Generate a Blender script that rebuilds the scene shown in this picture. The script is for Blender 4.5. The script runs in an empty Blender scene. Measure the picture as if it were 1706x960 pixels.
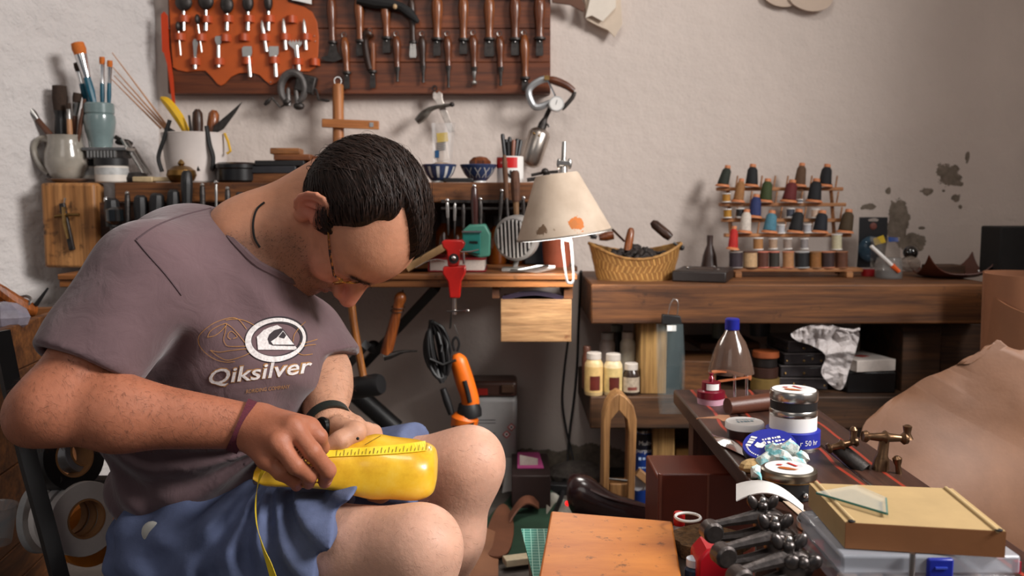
import bpy, bmesh, math, random
import numpy as np
from mathutils import Vector, Matrix, noise
from mathutils.bvhtree import BVHTree

random.seed(7); rng = np.random.default_rng(7)
scene = bpy.context.scene
COL = scene.collection

# ------------------------------------------------------------------ camera
W, HPX, F = 1706, 960, 1500.0
CAMZ = 0.80
PITCH = math.atan((480 - 330) / F)
cam_d = bpy.data.cameras.new('camera'); cam = bpy.data.objects.new('camera', cam_d); COL.objects.link(cam)
cam.location = (0, 0, CAMZ); cam.rotation_euler = (math.pi / 2 - PITCH, 0, 0)
cam_d.sensor_width = 36.0; cam_d.lens = 36.0 * F / W; cam_d.clip_start = 0.05
cam_d.dof.use_dof = True; cam_d.dof.focus_distance = 1.28; cam_d.dof.aperture_fstop = 5.6
scene.camera = cam
_fw = np.array([0, math.cos(PITCH), -math.sin(PITCH)]); _up = np.array([0, math.sin(PITCH), math.cos(PITCH)]); _rt = np.array([1., 0, 0])
def ray(px, py): return _fw * F + _rt * (px - 853) - _up * (py - 480)
def P(px, py, Y):
    """photo pixel -> world point at distance Y from the camera"""
    d = ray(px, py); return np.array([0, 0, CAMZ]) + d * (Y / d[1])
def G(px, py, z):
    """photo pixel -> world point on the horizontal plane z"""
    d = ray(px, py); return np.array([0, 0, CAMZ]) + d * ((z - CAMZ) / d[2])
def S(px, Y): return px * Y / F / math.cos(PITCH)        # pixel length -> metres at distance Y

# ------------------------------------------------------------------ light
scene.view_settings.view_transform = 'Standard'; scene.view_settings.look = 'None'
scene.view_settings.exposure = -0.12; scene.view_settings.gamma = 1.0
scene.view_settings.use_curve_mapping = False
world = bpy.data.worlds.new('world'); scene.world = world; world.use_nodes = True
world.node_tree.nodes['Background'].inputs[0].default_value = (0.80, 0.82, 0.90, 1)
world.node_tree.nodes['Background'].inputs[1].default_value = 0.15
def area(name, loc, target, sx, sy, power, color):
    l = bpy.data.lights.new(name, 'AREA'); l.shape = 'RECTANGLE'; l.size = sx; l.size_y = sy
    l.energy = power; l.color = color
    o = bpy.data.objects.new(name, l); COL.objects.link(o); o.location = loc
    o.rotation_euler = (Vector(target) - Vector(loc)).to_track_quat('-Z', 'Y').to_euler()
    return o
area('overhead_fill_light', (0.25, 1.0, 2.40), (0.05, 1.5, 0.3), 0.4, 0.4, 9, (1.0, 0.95, 0.90))  # weak fill added overhead for shading from above, no real lamp there
wl = area('window_light', (2.30, 0.40, 2.15), (-0.20, 1.75, 0.60), 1.0, 1.0, 82, (1.0, 0.965, 0.94)); wl.data.spread = math.radians(130)
area('rear_fill_light', (-0.7, -0.9, 2.0), (-0.4, 2.4, 1.2), 1.2, 1.2, 9, (1.0, 0.92, 0.85))  # soft fill added behind the camera, stands for no real opening

# ------------------------------------------------------------------ materials
def lin(c):
    return tuple(((v / 255) / 12.92 if v / 255 <= 0.04045 else ((v / 255 + 0.055) / 1.055) ** 2.4) for v in c)
_mc = {}
class NT:
    def __init__(s, name):
        s.m = bpy.data.materials.new(name); s.m.use_nodes = True
        s.t = s.m.node_tree; s.n = s.t.nodes; s.b = s.n['Principled BSDF']; s.out = s.n['Material Output']
    def new(s, typ, **kw):
        n = s.n.new(typ)
        for k, v in kw.items(): setattr(n, k, v)
        return n
    def link(s, a, b): s.t.links.new(a, b)
    def coord(s, scale=(1, 1, 1), kind='Object', rot=(0, 0, 0)):
        tc = s.new('ShaderNodeTexCoord'); mp = s.new('ShaderNodeMapping'); mp.inputs['Scale'].default_value = scale
        mp.inputs['Rotation'].default_value = rot
        s.link(tc.outputs[kind], mp.inputs[0]); return mp.outputs[0]
    def noise(s, co, scale, detail=4, rough=0.55, dist=0.0):
        n = s.new('ShaderNodeTexNoise'); n.inputs['Scale'].default_value = scale; n.inputs['Detail'].default_value = detail
        n.inputs['Roughness'].default_value = rough; n.inputs['Distortion'].default_value = dist
        s.link(co, n.inputs['Vector']); return n.outputs['Fac']
    def ramp(s, fac, stops):
        r = s.new('ShaderNodeValToRGB'); e = r.color_ramp.elements
        while len(e) < len(stops): e.new(0.5)
        for i, (p, c) in enumerate(stops):
            e[i].position = p; e[i].color = (*c, 1) if len(c) == 3 else c
        s.link(fac, r.inputs[0]); return r.outputs[0]
    def mix(s, fac, a, b, mode='MIX'):
        m = s.new('ShaderNodeMix', data_type='RGBA', blend_type=mode)
        if isinstance(fac, (int, float)): m.inputs[0].default_value = fac
        else: s.link(fac, m.inputs[0])
        for i, v in ((6, a), (7, b)):
            if isinstance(v, tuple): m.inputs[i].default_value = (*v, 1)
            else: s.link(v, m.inputs[i])
        return m.outputs[2]
    def bump(s, h, strength=0.3, dist=0.002, prev=None):
        b = s.new('ShaderNodeBump'); b.inputs['Strength'].default_value = strength; b.inputs['Distance'].default_value = dist
        s.link(h, b.inputs['Height'])
        if prev is not None: s.link(prev, b.inputs['Normal'])
        return b.outputs[0]
    def set(s, **kw):
        for k, v in kw.items():
            i = s.b.inputs[k.replace('_', ' ')]
            if hasattr(v, 'is_output'): s.link(v, i)
            else: i.default_value = (*v, 1) if isinstance(v, tuple) and len(v) == 3 else v
        return s
def mat(c, rough=0.6, metal=0.0, var=0.18, scale=30, bump=0.1, spec=0.5, coat=0.0, emit=0, alpha=1.0, trans=0.0, name=None):
    key = (c, rough, metal, var, scale, bump, spec, coat, emit, alpha, trans)
    if key in _mc: return _mc[key]
    t = NT(name or 'surface_%d' % len(_mc)); L = lin(c)
    if var > 0 or bump > 0:
        co = t.coord(); n = t.noise(co, scale, 5, 0.6)
        lo = tuple(max(0, v * (1 - var)) for v in L); hi = tuple(min(1, v * (1 + var)) for v in L)
        t.set(Base_Color=t.ramp(n, [(0.3, lo), (0.7, hi)]))
        if bump > 0: t.set(Normal=t.bump(t.noise(co, scale * 4, 3), bump, 0.002))
    else: t.set(Base_Color=L)
    t.set(Roughness=rough, Metallic=metal, Specular_IOR_Level=spec, Coat_Weight=coat, Alpha=alpha, Transmission_Weight=trans)
    if emit: t.set(Emission_Color=L, Emission_Strength=emit)
    _mc[key] = t.m; return t.m
def wood(c1, c2, axis=0, fine=60, rough=0.55, spots=0.0, name='wood', coat=0.0, spotcol=(40, 22, 10)):
    key = ('w', c1, c2, axis, fine, rough, spots, coat)
    if key in _mc: return _mc[key]
    t = NT(name); sc = [1, 1, 1]; sc[axis] = 0.07
    co = t.coord(tuple(sc)); n1 = t.noise(co, fine, 6, 0.65, 0.6); n2 = t.noise(t.coord(tuple(sc)), fine * 0.22, 3, 0.5, 1.5)
    a = t.ramp(n1, [(0.36, lin(c1)), (0.62, lin(c2))])
    n4 = t.noise(t.coord(tuple(x * (1 if x == 1 else 0.5) for x in sc)), fine * 5, 4, 0.7); a = t.mix(0.7, a, t.ramp(n4, [(0.36, (0.40, 0.36, 0.33)), (0.58, (1.08, 1.06, 1.04))]), 'MULTIPLY')
    b = t.ramp(n2, [(0.35, (0.45, 0.42, 0.40)), (0.65, (1, 1, 1))])
    c = t.mix(0.75, a, b, 'MULTIPLY')
    if spots > 0:
        n3 = t.noise(t.coord(), 22, 6, 0.7)
        f = t.ramp(n3, [(0.62 - spots * 0.1, (0, 0, 0)), (0.72, (1, 1, 1))])
        c = t.mix(f, c, lin(spotcol))
    t.set(Base_Color=c, Roughness=rough, Normal=t.bump(n1, 0.25, 0.0015), Coat_Weight=coat)
    _mc[key] = t.m; return t.m
def leather(c, rough=0.5, var=0.25, name='leather', stain=None):
    key = ('l', c, rough, var, stain)
    if key in _mc: return _mc[key]
    t = NT(name); L = lin(c); co = t.coord()
    n = t.noise(co, 7, 6, 0.62)
    col = t.ramp(n, [(0.3, tuple(v * (1 - var) for v in L)), (0.7, tuple(min(1, v * (1 + var)) for v in L))])
    if stain:
        f = t.ramp(t.noise(co, 11, 4, 0.7, 1.0), [(0.60, (0, 0, 0)), (0.70, (1, 1, 1))]); col = t.mix(f, col, lin(stain))
    v = t.new('ShaderNodeTexVoronoi'); v.inputs['Scale'].default_value = 420; t.link(co, v.inputs['Vector'])
    t.set(Base_Color=col, Roughness=rough, Normal=t.bump(v.outputs['Distance'], 0.12, 0.001))
    _mc[key] = t.m; return t.m
STEEL = mat((170, 168, 165), 0.32, 1.0, 0.15, 60, 0.05, name='steel')
IRON = mat((74, 70, 68), 0.5, 0.9, 0.4, 60, 0.25, name='dark_iron')
BRASS = mat((150, 120, 75), 0.38, 1.0, 0.3, 60, 0.1, name='brass')
CHROME = mat((215, 215, 215), 0.14, 1.0, 0, 1, 0, name='chrome')
BLACK = mat((22, 21, 22), 0.5, 0, 0.2, 40, 0.08, name='black_plastic')
MATTBLACK = mat((18, 17, 17), 0.8, 0, 0.2, 40, 0.1, name='matt_black')
WHITE = mat((232, 230, 226), 0.45, 0, 0.05, 40, 0.03, name='white_plastic')
PAPER = mat((236, 234, 230), 0.8, 0, 0.04, 40, 0.02, name='white_paper')
RED = mat((190, 26, 18), 0.35, 0, 0.12, 40, 0.03, name='red_enamel', coat=0.3)

# ------------------------------------------------------------------ geometry
def nrm(v):
    v = np.asarray(v, float); l = np.linalg.norm(v); return v / l if l > 1e-12 else v
def frame(d):
    d = nrm(d); a = np.array([0, 0, 1.]) if abs(d[2]) < 0.9 else np.array([0, 1., 0])
    u = nrm(np.cross(a, d)); return u, np.cross(d, u), d
def rotz(a): c, s = math.cos(a), math.sin(a); return np.array([[c, -s, 0], [s, c, 0], [0, 0, 1.]])
def rotx(a): c, s = math.cos(a), math.sin(a); return np.array([[1., 0, 0], [0, c, -s], [0, s, c]])
def roty(a): c, s = math.cos(a), math.sin(a); return np.array([[c, 0, s], [0, 1., 0], [-s, 0, c]])
class MB:
    def __init__(s): s.v = []; s.f = []; s.mi = []; s.cur = 0
    def add(s, vs, fs):
        o = len(s.v); s.v += [tuple(map(float, p)) for p in vs]; s.f += [tuple(i + o for i in q) for q in fs]; s.mi += [s.cur] * len(fs); return s
    def box(s, c, size, R=None):
        c = np.asarray(c, float); h = np.asarray(size, float) / 2
        vs = np.array([[x, y, z] for x in (-1, 1) for y in (-1, 1) for z in (-1, 1)]) * h
        if R is not None: vs = vs @ np.asarray(R).T
        return s.add(vs + c, [(0, 1, 3, 2), (4, 6, 7, 5), (0, 4, 5, 1), (2, 3, 7, 6), (0, 2, 6, 4), (1, 5, 7, 3)])
    def prism(s, poly, o, ux, uy, depth):
        """polygon in (ux, uy) pushed along -(ux x uy) by depth"""
        o = np.asarray(o, float); ux = np.asarray(ux, float); uy = np.asarray(uy, float); n = nrm(np.cross(ux, uy)); k = len(poly)
        a = [o + ux * p[0] + uy * p[1] for p in poly]; b = [q - n * depth for q in a]
        return s.add(a + b, [tuple(range(k)), tuple(range(2 * k - 1, k - 1, -1))] + [(i, i + k, (i + 1) % k + k, (i + 1) % k) for i in range(k)])
    def lathe(s, a, b, prof, n=20, cap=True):
        """prof: (fraction along a->b, radius)"""
        a = np.asarray(a, float); b = np.asarray(b, float); u, v, d = frame(b - a); vs = []; fs = []
        for t, r in prof:
            c = a + (b - a) * t
            vs += [c + (u * math.cos(2 * math.pi * i / n) + v * math.sin(2 * math.pi * i / n)) * r for i in range(n)]
        for k in range(len(prof) - 1):
            fs += [(k * n + i, k * n + (i + 1) % n, (k + 1) * n + (i + 1) % n, (k + 1) * n + i) for i in range(n)]
        if cap:
            fs.append(tuple(range(n - 1, -1, -1))); m = (len(prof) - 1) * n; fs.append(tuple(range(m, m + n)))
        return s.add(vs, fs)
    def cyl(s, a, b, r, r2=None, n=16): return s.lathe(a, b, [(0, r), (1, r if r2 is None else r2)], n)
    def tube(s, pts, r, n=8, closed=False, flat=1.0, up=None):
        pts = [np.asarray(p, float) for p in pts]; k = len(pts); rs = [r] * k if isinstance(r, (int, float)) else list(r)
        vs = []; fs = []; pu = None
        for i in range(k):
            if closed: d = pts[(i + 1) % k] - pts[i - 1]
            else: d = pts[min(i + 1, k - 1)] - pts[max(i - 1, 0)]
            d = nrm(d)
            if pu is None:
                u = frame(d)[0] if up is None else nrm(np.asarray(up, float) - d * np.dot(up, d))
            else: u = nrm(pu - d * np.dot(pu, d))
            pu = u; w = np.cross(d, u)
            vs += [pts[i] + (u * math.cos(2 * math.pi * j / n) * flat + w * math.sin(2 * math.pi * j / n)) * rs[i] for j in range(n)]
        m = k if closed else k - 1
        for i in range(m):
            a = i * n; b = ((i + 1) % k) * n
            fs += [(a + j, a + (j + 1) % n, b + (j + 1) % n, b + j) for j in range(n)]
        if not closed: fs += [tuple(range(n - 1, -1, -1)), tuple(range((k - 1) * n, k * n))]
        return s.add(vs, fs)
    def ell(s, c, r, R=None, n=14, m=9):
        c = np.asarray(c, float); r = np.asarray([r] * 3 if isinstance(r, (int, float)) else r, float); vs = []; fs = []
        for i in range(m + 1):
            th = math.pi * i / m
            for j in range(n):
                ph = 2 * math.pi * j / n; p = np.array([math.sin(th) * math.cos(ph), math.sin(th) * math.sin(ph), math.cos(th)]) * r
                vs.append(c + (np.asarray(R) @ p if R is not None else p))
        for i in range(m):
            fs += [(i * n + j, (i + 1) * n + j, (i + 1) * n + (j + 1) % n, i * n + (j + 1) % n) for j in range(n)]
        return s.add(vs, fs)
    def grid(s, fn, nu, nv, thick=0.0):
        vs = [np.asarray(fn(i / (nu - 1), j / (nv - 1)), float) for i in range(nu) for j in range(nv)]
        fs = [(i * nv + j, (i + 1) * nv + j, (i + 1) * nv + j + 1, i * nv + j + 1) for i in range(nu - 1) for j in range(nv - 1)]
        if thick:
            A = np.array(vs).reshape(nu, nv, 3); N = np.cross(np.gradient(A, axis=0), np.gradient(A, axis=1))
            N /= np.linalg.norm(N, axis=2, keepdims=True) + 1e-12; B = (A - N * thick).reshape(-1, 3); k = nu * nv
            fs = fs + [tuple(i + k for i in reversed(f)) for f in fs]
            rim = [i * nv for i in range(nu)] + [(nu - 1) * nv + j for j in range(1, nv)] + [i * nv + nv - 1 for i in range(nu - 2, -1, -1)] + [j for j in range(nv - 2, 0, -1)]
            for a, b in zip(rim, rim[1:] + rim[:1]): fs.append((a, a + k, b + k, b))
            vs = vs + list(B)
        return s.add(vs, fs)
def base(v):
    v = np.asarray(v); return np.array([(v[:, 0].min() + v[:, 0].max()) / 2, (v[:, 1].min() + v[:, 1].max()) / 2, v[:, 2].min()])
def obj(name, mb, m, parent=None, bevel=0.0, smooth=35, label=None, group=None, seg=2, loc=None):
    v = np.array(mb.v)
    me = bpy.data.meshes.new(name)
    if parent is not None:
        p = parent; o = np.zeros(3)
        while p is not None: o = o + np.array(p.location); p = p.parent
    else: o = base(v) if loc is None else np.asarray(loc, float)
    me.from_pydata((v - o).tolist(), [], mb.f)
    bm = bmesh.new(); bm.from_mesh(me); bmesh.ops.recalc_face_normals(bm, faces=bm.faces); bm.to_mesh(me); bm.free()
    for x in (m if isinstance(m, (list, tuple)) else [m]): me.materials.append(x)
    if max(mb.mi) > 0: me.polygons.foreach_set('material_index', mb.mi)
    if smooth:
        me.shade_smooth(); me.set_sharp_from_angle(angle=math.radians(smooth))
    ob = bpy.data.objects.new(name, me); COL.objects.link(ob)
    if parent is not None: ob.parent = parent
    else: ob.location = o
    if bevel:
        bv = ob.modifiers.new('bevel', 'BEVEL'); bv.width = bevel; bv.segments = seg; bv.limit_method = 'ANGLE'; bv.angle_limit = math.radians(40)
    if label: ob['label'] = label
    if group: ob['group'] = group
    return ob
def tag(o, label, cat, group=None):
    o['label'] = label; o['category'] = cat
    if group: o['group'] = group
    return o
def thing(name, label, cat, loc, group=None):
    o = bpy.data.objects.new(name, None); COL.objects.link(o); o.location = tuple(map(float, loc)); o.empty_display_size = 0.05
    return tag(o, label, cat, group)
def struct(o): o['kind'] = 'structure'; return o
def one(name, mb, m, label, cat, group=None, **kw): return tag(obj(name, mb, m, **kw), label, cat, group)
def text_mesh(body, size, shear=0.0, offset=0.0, align='CENTER', bold=0.0):
    """flat text as vertices (x, y) and faces"""
    cu = bpy.data.curves.new('txt', 'FONT'); cu.body = body; cu.size = size; cu.shear = shear; cu.offset = bold; cu.align_x = align; cu.align_y = 'CENTER'
    cu.resolution_u = 3
    o = bpy.data.objects.new('txt', cu); COL.objects.link(o)
    dg = bpy.context.evaluated_depsgraph_get(); me = o.evaluated_get(dg).to_mesh()
    vs = np.array([v.co[:] for v in me.vertices]); fs = [tuple(p.vertices) for p in me.polygons]
    o.evaluated_get(dg).to_mesh_clear(); bpy.data.objects.remove(o); bpy.data.curves.remove(cu)
    return vs[:, :2] if len(vs) else np.zeros((0, 2)), fs
def add_text(mb, body, size, o, ux, uy, **kw):
    vs, fs = text_mesh(body, size, **kw); ux = nrm(ux); uy = nrm(uy)
    mb.add([np.asarray(o) + ux * a + uy * b for a, b in vs], fs); return mb
def smudge(mb, o, ux, uy, wd, h, seed=0):
    """a line of print too small to read in the photograph: short blurred strokes"""
    rr = random.Random(seed); x = -wd / 2; ux = nrm(ux); uy = nrm(uy); o = np.asarray(o, float)
    while x < wd / 2:
        l = h * rr.uniform(.35, .8); g = h * rr.uniform(.6, 1.0)
        mb.add([o + ux * x - uy * g / 2, o + ux * (x + l) - uy * g / 2, o + ux * (x + l) + uy * g / 2, o + ux * x + uy * g / 2], [(0, 1, 2, 3)]); x += l + h * rr.uniform(.15, .45)
    return mb
X, Y_, Z = np.array([1., 0, 0]), np.array([0, 1., 0]), np.array([0, 0, 1.])

# ------------------------------------------------------------------ implicit surfaces (bodies, cloth)
def rcone(p, a, b, ra, rb):
    ab = b - a; t = np.clip(((p - a) @ ab) / (ab @ ab), 0, 1)
    return np.linalg.norm(p - a - t[:, None] * ab, axis=1) - (ra + (rb - ra) * t)
def ellip(p, c, r, R=None):
    q = p - c
    if R is not None: q = q @ R
    r = np.asarray(r, float); k0 = np.linalg.norm(q / r, axis=1); k1 = np.linalg.norm(q / (r * r), axis=1) + 1e-9
    return k0 * (k0 - 1) / k1
def smin(a, b, k):
    h = np.clip(0.5 + 0.5 * (b - a) / k, 0, 1); return b + (a - b) * h - k * h * (1 - h)
def smax(a, b, k): return -smin(-a, -b, k)
def mesh_sdf(f, lo, hi, h):
    lo = np.asarray(lo, float); n4 = np.ceil((np.asarray(hi) - lo) / (4 * h)).astype(int); n = n4 * 4
    cc = np.stack(np.meshgrid(*[(np.arange(m) * 4 + 1.5) * h for m in n4], indexing='ij'), -1).reshape(-1, 3) + lo
    d = f(cc).reshape(n4); m = np.abs(d) < 7.5 * h
    V = d.repeat(4, 0).repeat(4, 1).repeat(4, 2); M = m.repeat(4, 0).repeat(4, 1).repeat(4, 2)
    idx = np.argwhere(M); V[M] = f(idx * h + lo)
    ins = V < 0
    c = np.zeros(tuple(n - 1), np.int8)
    for a in (0, 1):
        for b in (0, 1):
            for e in (0, 1): c += ins[a:n[0] - 1 + a, b:n[1] - 1 + b, e:n[2] - 1 + e]
    act = np.argwhere((c > 0) & (c < 8)); ids = -np.ones(tuple(n - 1), int); ids[tuple(act.T)] = np.arange(len(act))
    s = np.zeros((len(act), 3)); w = np.zeros(len(act))
    off = [(a, b, e) for a in (0, 1) for b in (0, 1) for e in (0, 1)]
    for i, p in enumerate(off):
        for q in off[i + 1:]:
            if sum(abs(x - y) for x, y in zip(p, q)) != 1: continue
            va = V[tuple((act + p).T)]; vb = V[tuple((act + q).T)]; k = (va < 0) != (vb < 0)
            t = va[k] / (va[k] - vb[k]); s[k] += np.array(p) + t[:, None] * (np.array(q) - np.array(p)); w[k] += 1
    verts = (act + s / w[:, None]) * h + lo; faces = []
    for ax in range(3):
        b_, c_ = (ax + 1) % 3, (ax + 2) % 3
        sl0 = [slice(None)] * 3; sl1 = [slice(None)] * 3; sl0[ax] = slice(0, -1); sl1[ax] = slice(1, None)
        A = ins[tuple(sl0)]; B = ins[tuple(sl1)]; e = np.argwhere(A != B)
        e = e[(e[:, b_] > 0) & (e[:, c_] > 0) & (e[:, b_] < n[b_] - 1) & (e[:, c_] < n[c_] - 1)]
        sg = A[tuple(e.T)]; eb = np.zeros(3, int); eb[b_] = 1; ec = np.zeros(3, int); ec[c_] = 1
        q = np.stack([ids[tuple((e - eb - ec).T)], ids[tuple((e - ec).T)], ids[tuple(e.T)], ids[tuple((e - eb).T)]], 1)
        q[~sg] = q[~sg][:, ::-1]; faces.append(q[(q >= 0).all(1)])
    return verts, np.concatenate(faces)
def np_obj(name, v, f, m, parent=None, loc=None, smooth=True):
    me = bpy.data.meshes.new(name); o = np.zeros(3)
    if parent is not None:
        p = parent
        while p is not None: o = o + np.array(p.location); p = p.parent
    elif loc is not None: o = np.asarray(loc, float)
    me.from_pydata((v - o).tolist(), [], f.tolist() if hasattr(f, 'tolist') else f)
    for x in (m if isinstance(m, (list, tuple)) else [m]): me.materials.append(x)
    if smooth: me.shade_smooth()
    ob = bpy.data.objects.new(name, me); COL.objects.link(ob)
    if parent is not None: ob.parent = parent
    else: ob.location = o
    return ob
def normals(v, f):
    t = np.cross(v[f[:, 2]] - v[f[:, 0]], v[f[:, 3]] - v[f[:, 1]]); N = np.zeros_like(v)
    for i in range(4): np.add.at(N, f[:, i], t)
    return N / (np.linalg.norm(N, axis=1, keepdims=True) + 1e-12)
def vnoise(v, s, seed=0): return np.array([noise.noise(Vector((p[0] * s + seed, p[1] * s, p[2] * s))) for p in v])
def vcolor(ob, c):
    a = ob.data.color_attributes.new('col', 'FLOAT_COLOR', 'POINT')
    a.data.foreach_set('color', np.concatenate([c, np.ones((len(c), 1))], 1).astype(np.float32).ravel())
# ------------------------------------------------------------------ the room
WALLY = 2.62
def plaster(name, peel, rough_bump, tint=(222, 209, 200)):
    t = NT(name); co = t.coord(kind='Object'); L = lin(tint)
    n = t.noise(co, 2.2, 6, 0.6); col = t.ramp(n, [(0.3, tuple(v * 0.86 for v in L)), (0.7, L)])
    h1 = t.noise(co, 26, 5, 0.6); h2 = t.noise(co, 110, 3, 0.6)
    nb = t.bump(h1, rough_bump, 0.012); nb = t.bump(h2, rough_bump * 0.6, 0.003, nb)
    dist = t.noise(co, 14, 6, 0.72)
    geo = t.new('ShaderNodeNewGeometry'); mask = None
    for (c, r, amp) in peel:
        v = t.new('ShaderNodeVectorMath', operation='SUBTRACT'); t.link(geo.outputs['Position'], v.inputs[0]); v.inputs[1].default_value = tuple(c)
        v2 = t.new('ShaderNodeVectorMath', operation='MULTIPLY'); t.link(v.outputs[0], v2.inputs[0]); v2.inputs[1].default_value = (1 / r[0], 0.3, 1 / r[1])
        ln = t.new('ShaderNodeVectorMath', operation='LENGTH'); t.link(v2.outputs[0], ln.inputs[0])
        m = t.new('ShaderNodeMath', operation='MULTIPLY_ADD'); t.link(dist, m.inputs[0]); m.inputs[1].default_value = amp; t.link(ln.outputs['Value'], m.inputs[2])
        k = t.new('ShaderNodeMath', operation='LESS_THAN'); t.link(m.outputs[0], k.inputs[0]); k.inputs[1].default_value = 1.0 + amp * 0.42
        if mask is None: mask = k.outputs[0]
        else:
            mm = t.new('ShaderNodeMath', operation='MAXIMUM'); t.link(mask, mm.inputs[0]); t.link(k.outputs[0], mm.inputs[1]); mask = mm.outputs[0]
    if mask is not None:
        g = t.ramp(t.noise(co, 40, 4), [(0.3, lin((108, 98, 87))), (0.7, lin((146, 134, 121)))])
        col = t.mix(mask, col, g)
        inv = t.new('ShaderNodeMath', operation='SUBTRACT'); inv.inputs[0].default_value = 1.0; t.link(mask, inv.inputs[1])
        nb = t.bump(inv.outputs[0], 0.8, 0.004, nb)
    t.set(Base_Color=col, Roughness=0.92, Specular_IOR_Level=0.2, Normal=nb); return t.m
def w(px, py): return P(px, py, WALLY)
PEEL = [(w(1582, 290), (0.045, 0.045), 2.2), (w(1497, 372), (0.035, 0.085), 1.6), (w(1518, 405), (0.05, 0.035), 1.6), (w(1448, 345), (0.03, 0.012), 2.0),
        (w(1592, 330), (0.02, 0.02), 2.6), (w(1545, 320), (0.02, 0.015), 3.0), (w(990, 775), (0.22, 0.07), 1.4), (w(900, 762), (0.16, 0.03), 1.6), (w(935, 545), (0.012, 0.03), 1.4),
        (w(1536, 380), (0.012, 0.006), 2.0), (w(1600, 345), (0.008, 0.008), 2.0), (w(1572, 318), (0.006, 0.005), 1.5), (w(1612, 262), (0.008, 0.02), 2.4), (w(1480, 318), (0.01, 0.012), 3.0)]
cornx = w(256, 100)[0]
obw = MB(); obw.box(((cornx + 1.9) / 2, WALLY + 0.05, 1.25), (1.9 - cornx + 0.3, 0.10, 2.7))
struct(obj('wall_back', obw, plaster('plaster_back', PEEL, 0.35)))
a = np.array([cornx, WALLY, 0]); b = np.array([-2.3, 1.05, 0]); d = nrm(b - a); nn = np.array([-d[1], d[0], 0]); nn = nn if nn[0] < 0 else -nn
mb = MB(); nseg = 60
def lw(u, v):
    p = a + (b - a) * u + Z * (-0.1 + 2.7 * v) - nn * 0.012 * max(0, 1 - u * 12)
    q = p * 6; return p + nn * (0.010 * noise.noise(Vector(q)) + 0.005 * noise.noise(Vector(q * 3.1)))
mb.grid(lw, 110, 150); struct(obj('wall_left', mb, plaster('plaster_left', [], 1.0, (212, 206, 203))))
# unseen right wall, added to shade the back wall; daylight enters its window
wr = MB()
for (y0, y1, z0, z1) in ((-0.8, -0.25, -0.1, 2.6), (1.38, 2.72, -0.1, 2.6), (-0.25, 1.38, -0.1, 0.85), (-0.25, 1.38, 2.35, 2.6)): wr.box((1.72, (y0 + y1) / 2, (z0 + z1) / 2), (0.24, y1 - y0, z1 - z0))
struct(obj('added_wall_right', wr, plaster('plaster_right', [], 0.5)))
t = NT('floor_concrete'); co = t.coord(); n = t.noise(co, 5, 8, 0.65)
t.set(Base_Color=t.ramp(n, [(0.3, lin((52, 46, 42))), (0.7, lin((104, 96, 90)))]), Roughness=0.85, Normal=t.bump(t.noise(co, 60, 4), 0.4, 0.004))
struct(obj('floor', MB().box((-0.1, 1.0, -0.05), (5.0, 3.6, 0.10)), t.m))
t = NT('ceiling_plaster'); t.set(Base_Color=lin((200, 194, 188)), Roughness=0.95, Normal=t.bump(t.noise(t.coord(), 20, 4), 0.3, 0.006))
struct(obj('ceiling', MB().box((-0.1, 1.0, 2.55), (5.0, 3.6, 0.10)), t.m))
# ------------------------------------------------------------------ the shoemaker
SEAT = P(300, 985, 1.42)
man = thing('person', 'man in faded brown t-shirt and blue shorts bent over a yellow shoe last', 'person', (SEAT[0], SEAT[1], SEAT[2] - 0.02))
_a = math.radians(84); hF = np.array([math.cos(_a), 0.0, -math.sin(_a)]); hU0 = nrm(0.84 * np.array([math.sin(_a), 0, math.cos(_a)]) + 0.54 * np.array([0, -1.0, 0])); hU = hU0; hL = np.cross(hU, hF)
HR = np.stack([hF, hL, hU], 1); HS = 1.0
HC = P(521, 350, 1.265) - HR @ (np.array([-0.012, -0.078, -0.010]) * HS)     # the visible ear fixes the head
def hp(x, y, z): return HC + HR @ (np.array([x, y, z]) * HS)
NB = P(418, 405, 1.35)                                                    # base of the neck
def sym(f): return np.minimum(f(1), f(-1))
def chain(p, pts, rs, k):
    d = None
    for a, b, ra, rb in zip(pts[:-1], pts[1:], rs[:-1], rs[1:]):
        e = rcone(p, a, b, ra, rb); d = e if d is None else smin(d, e, k)
    return d
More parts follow.
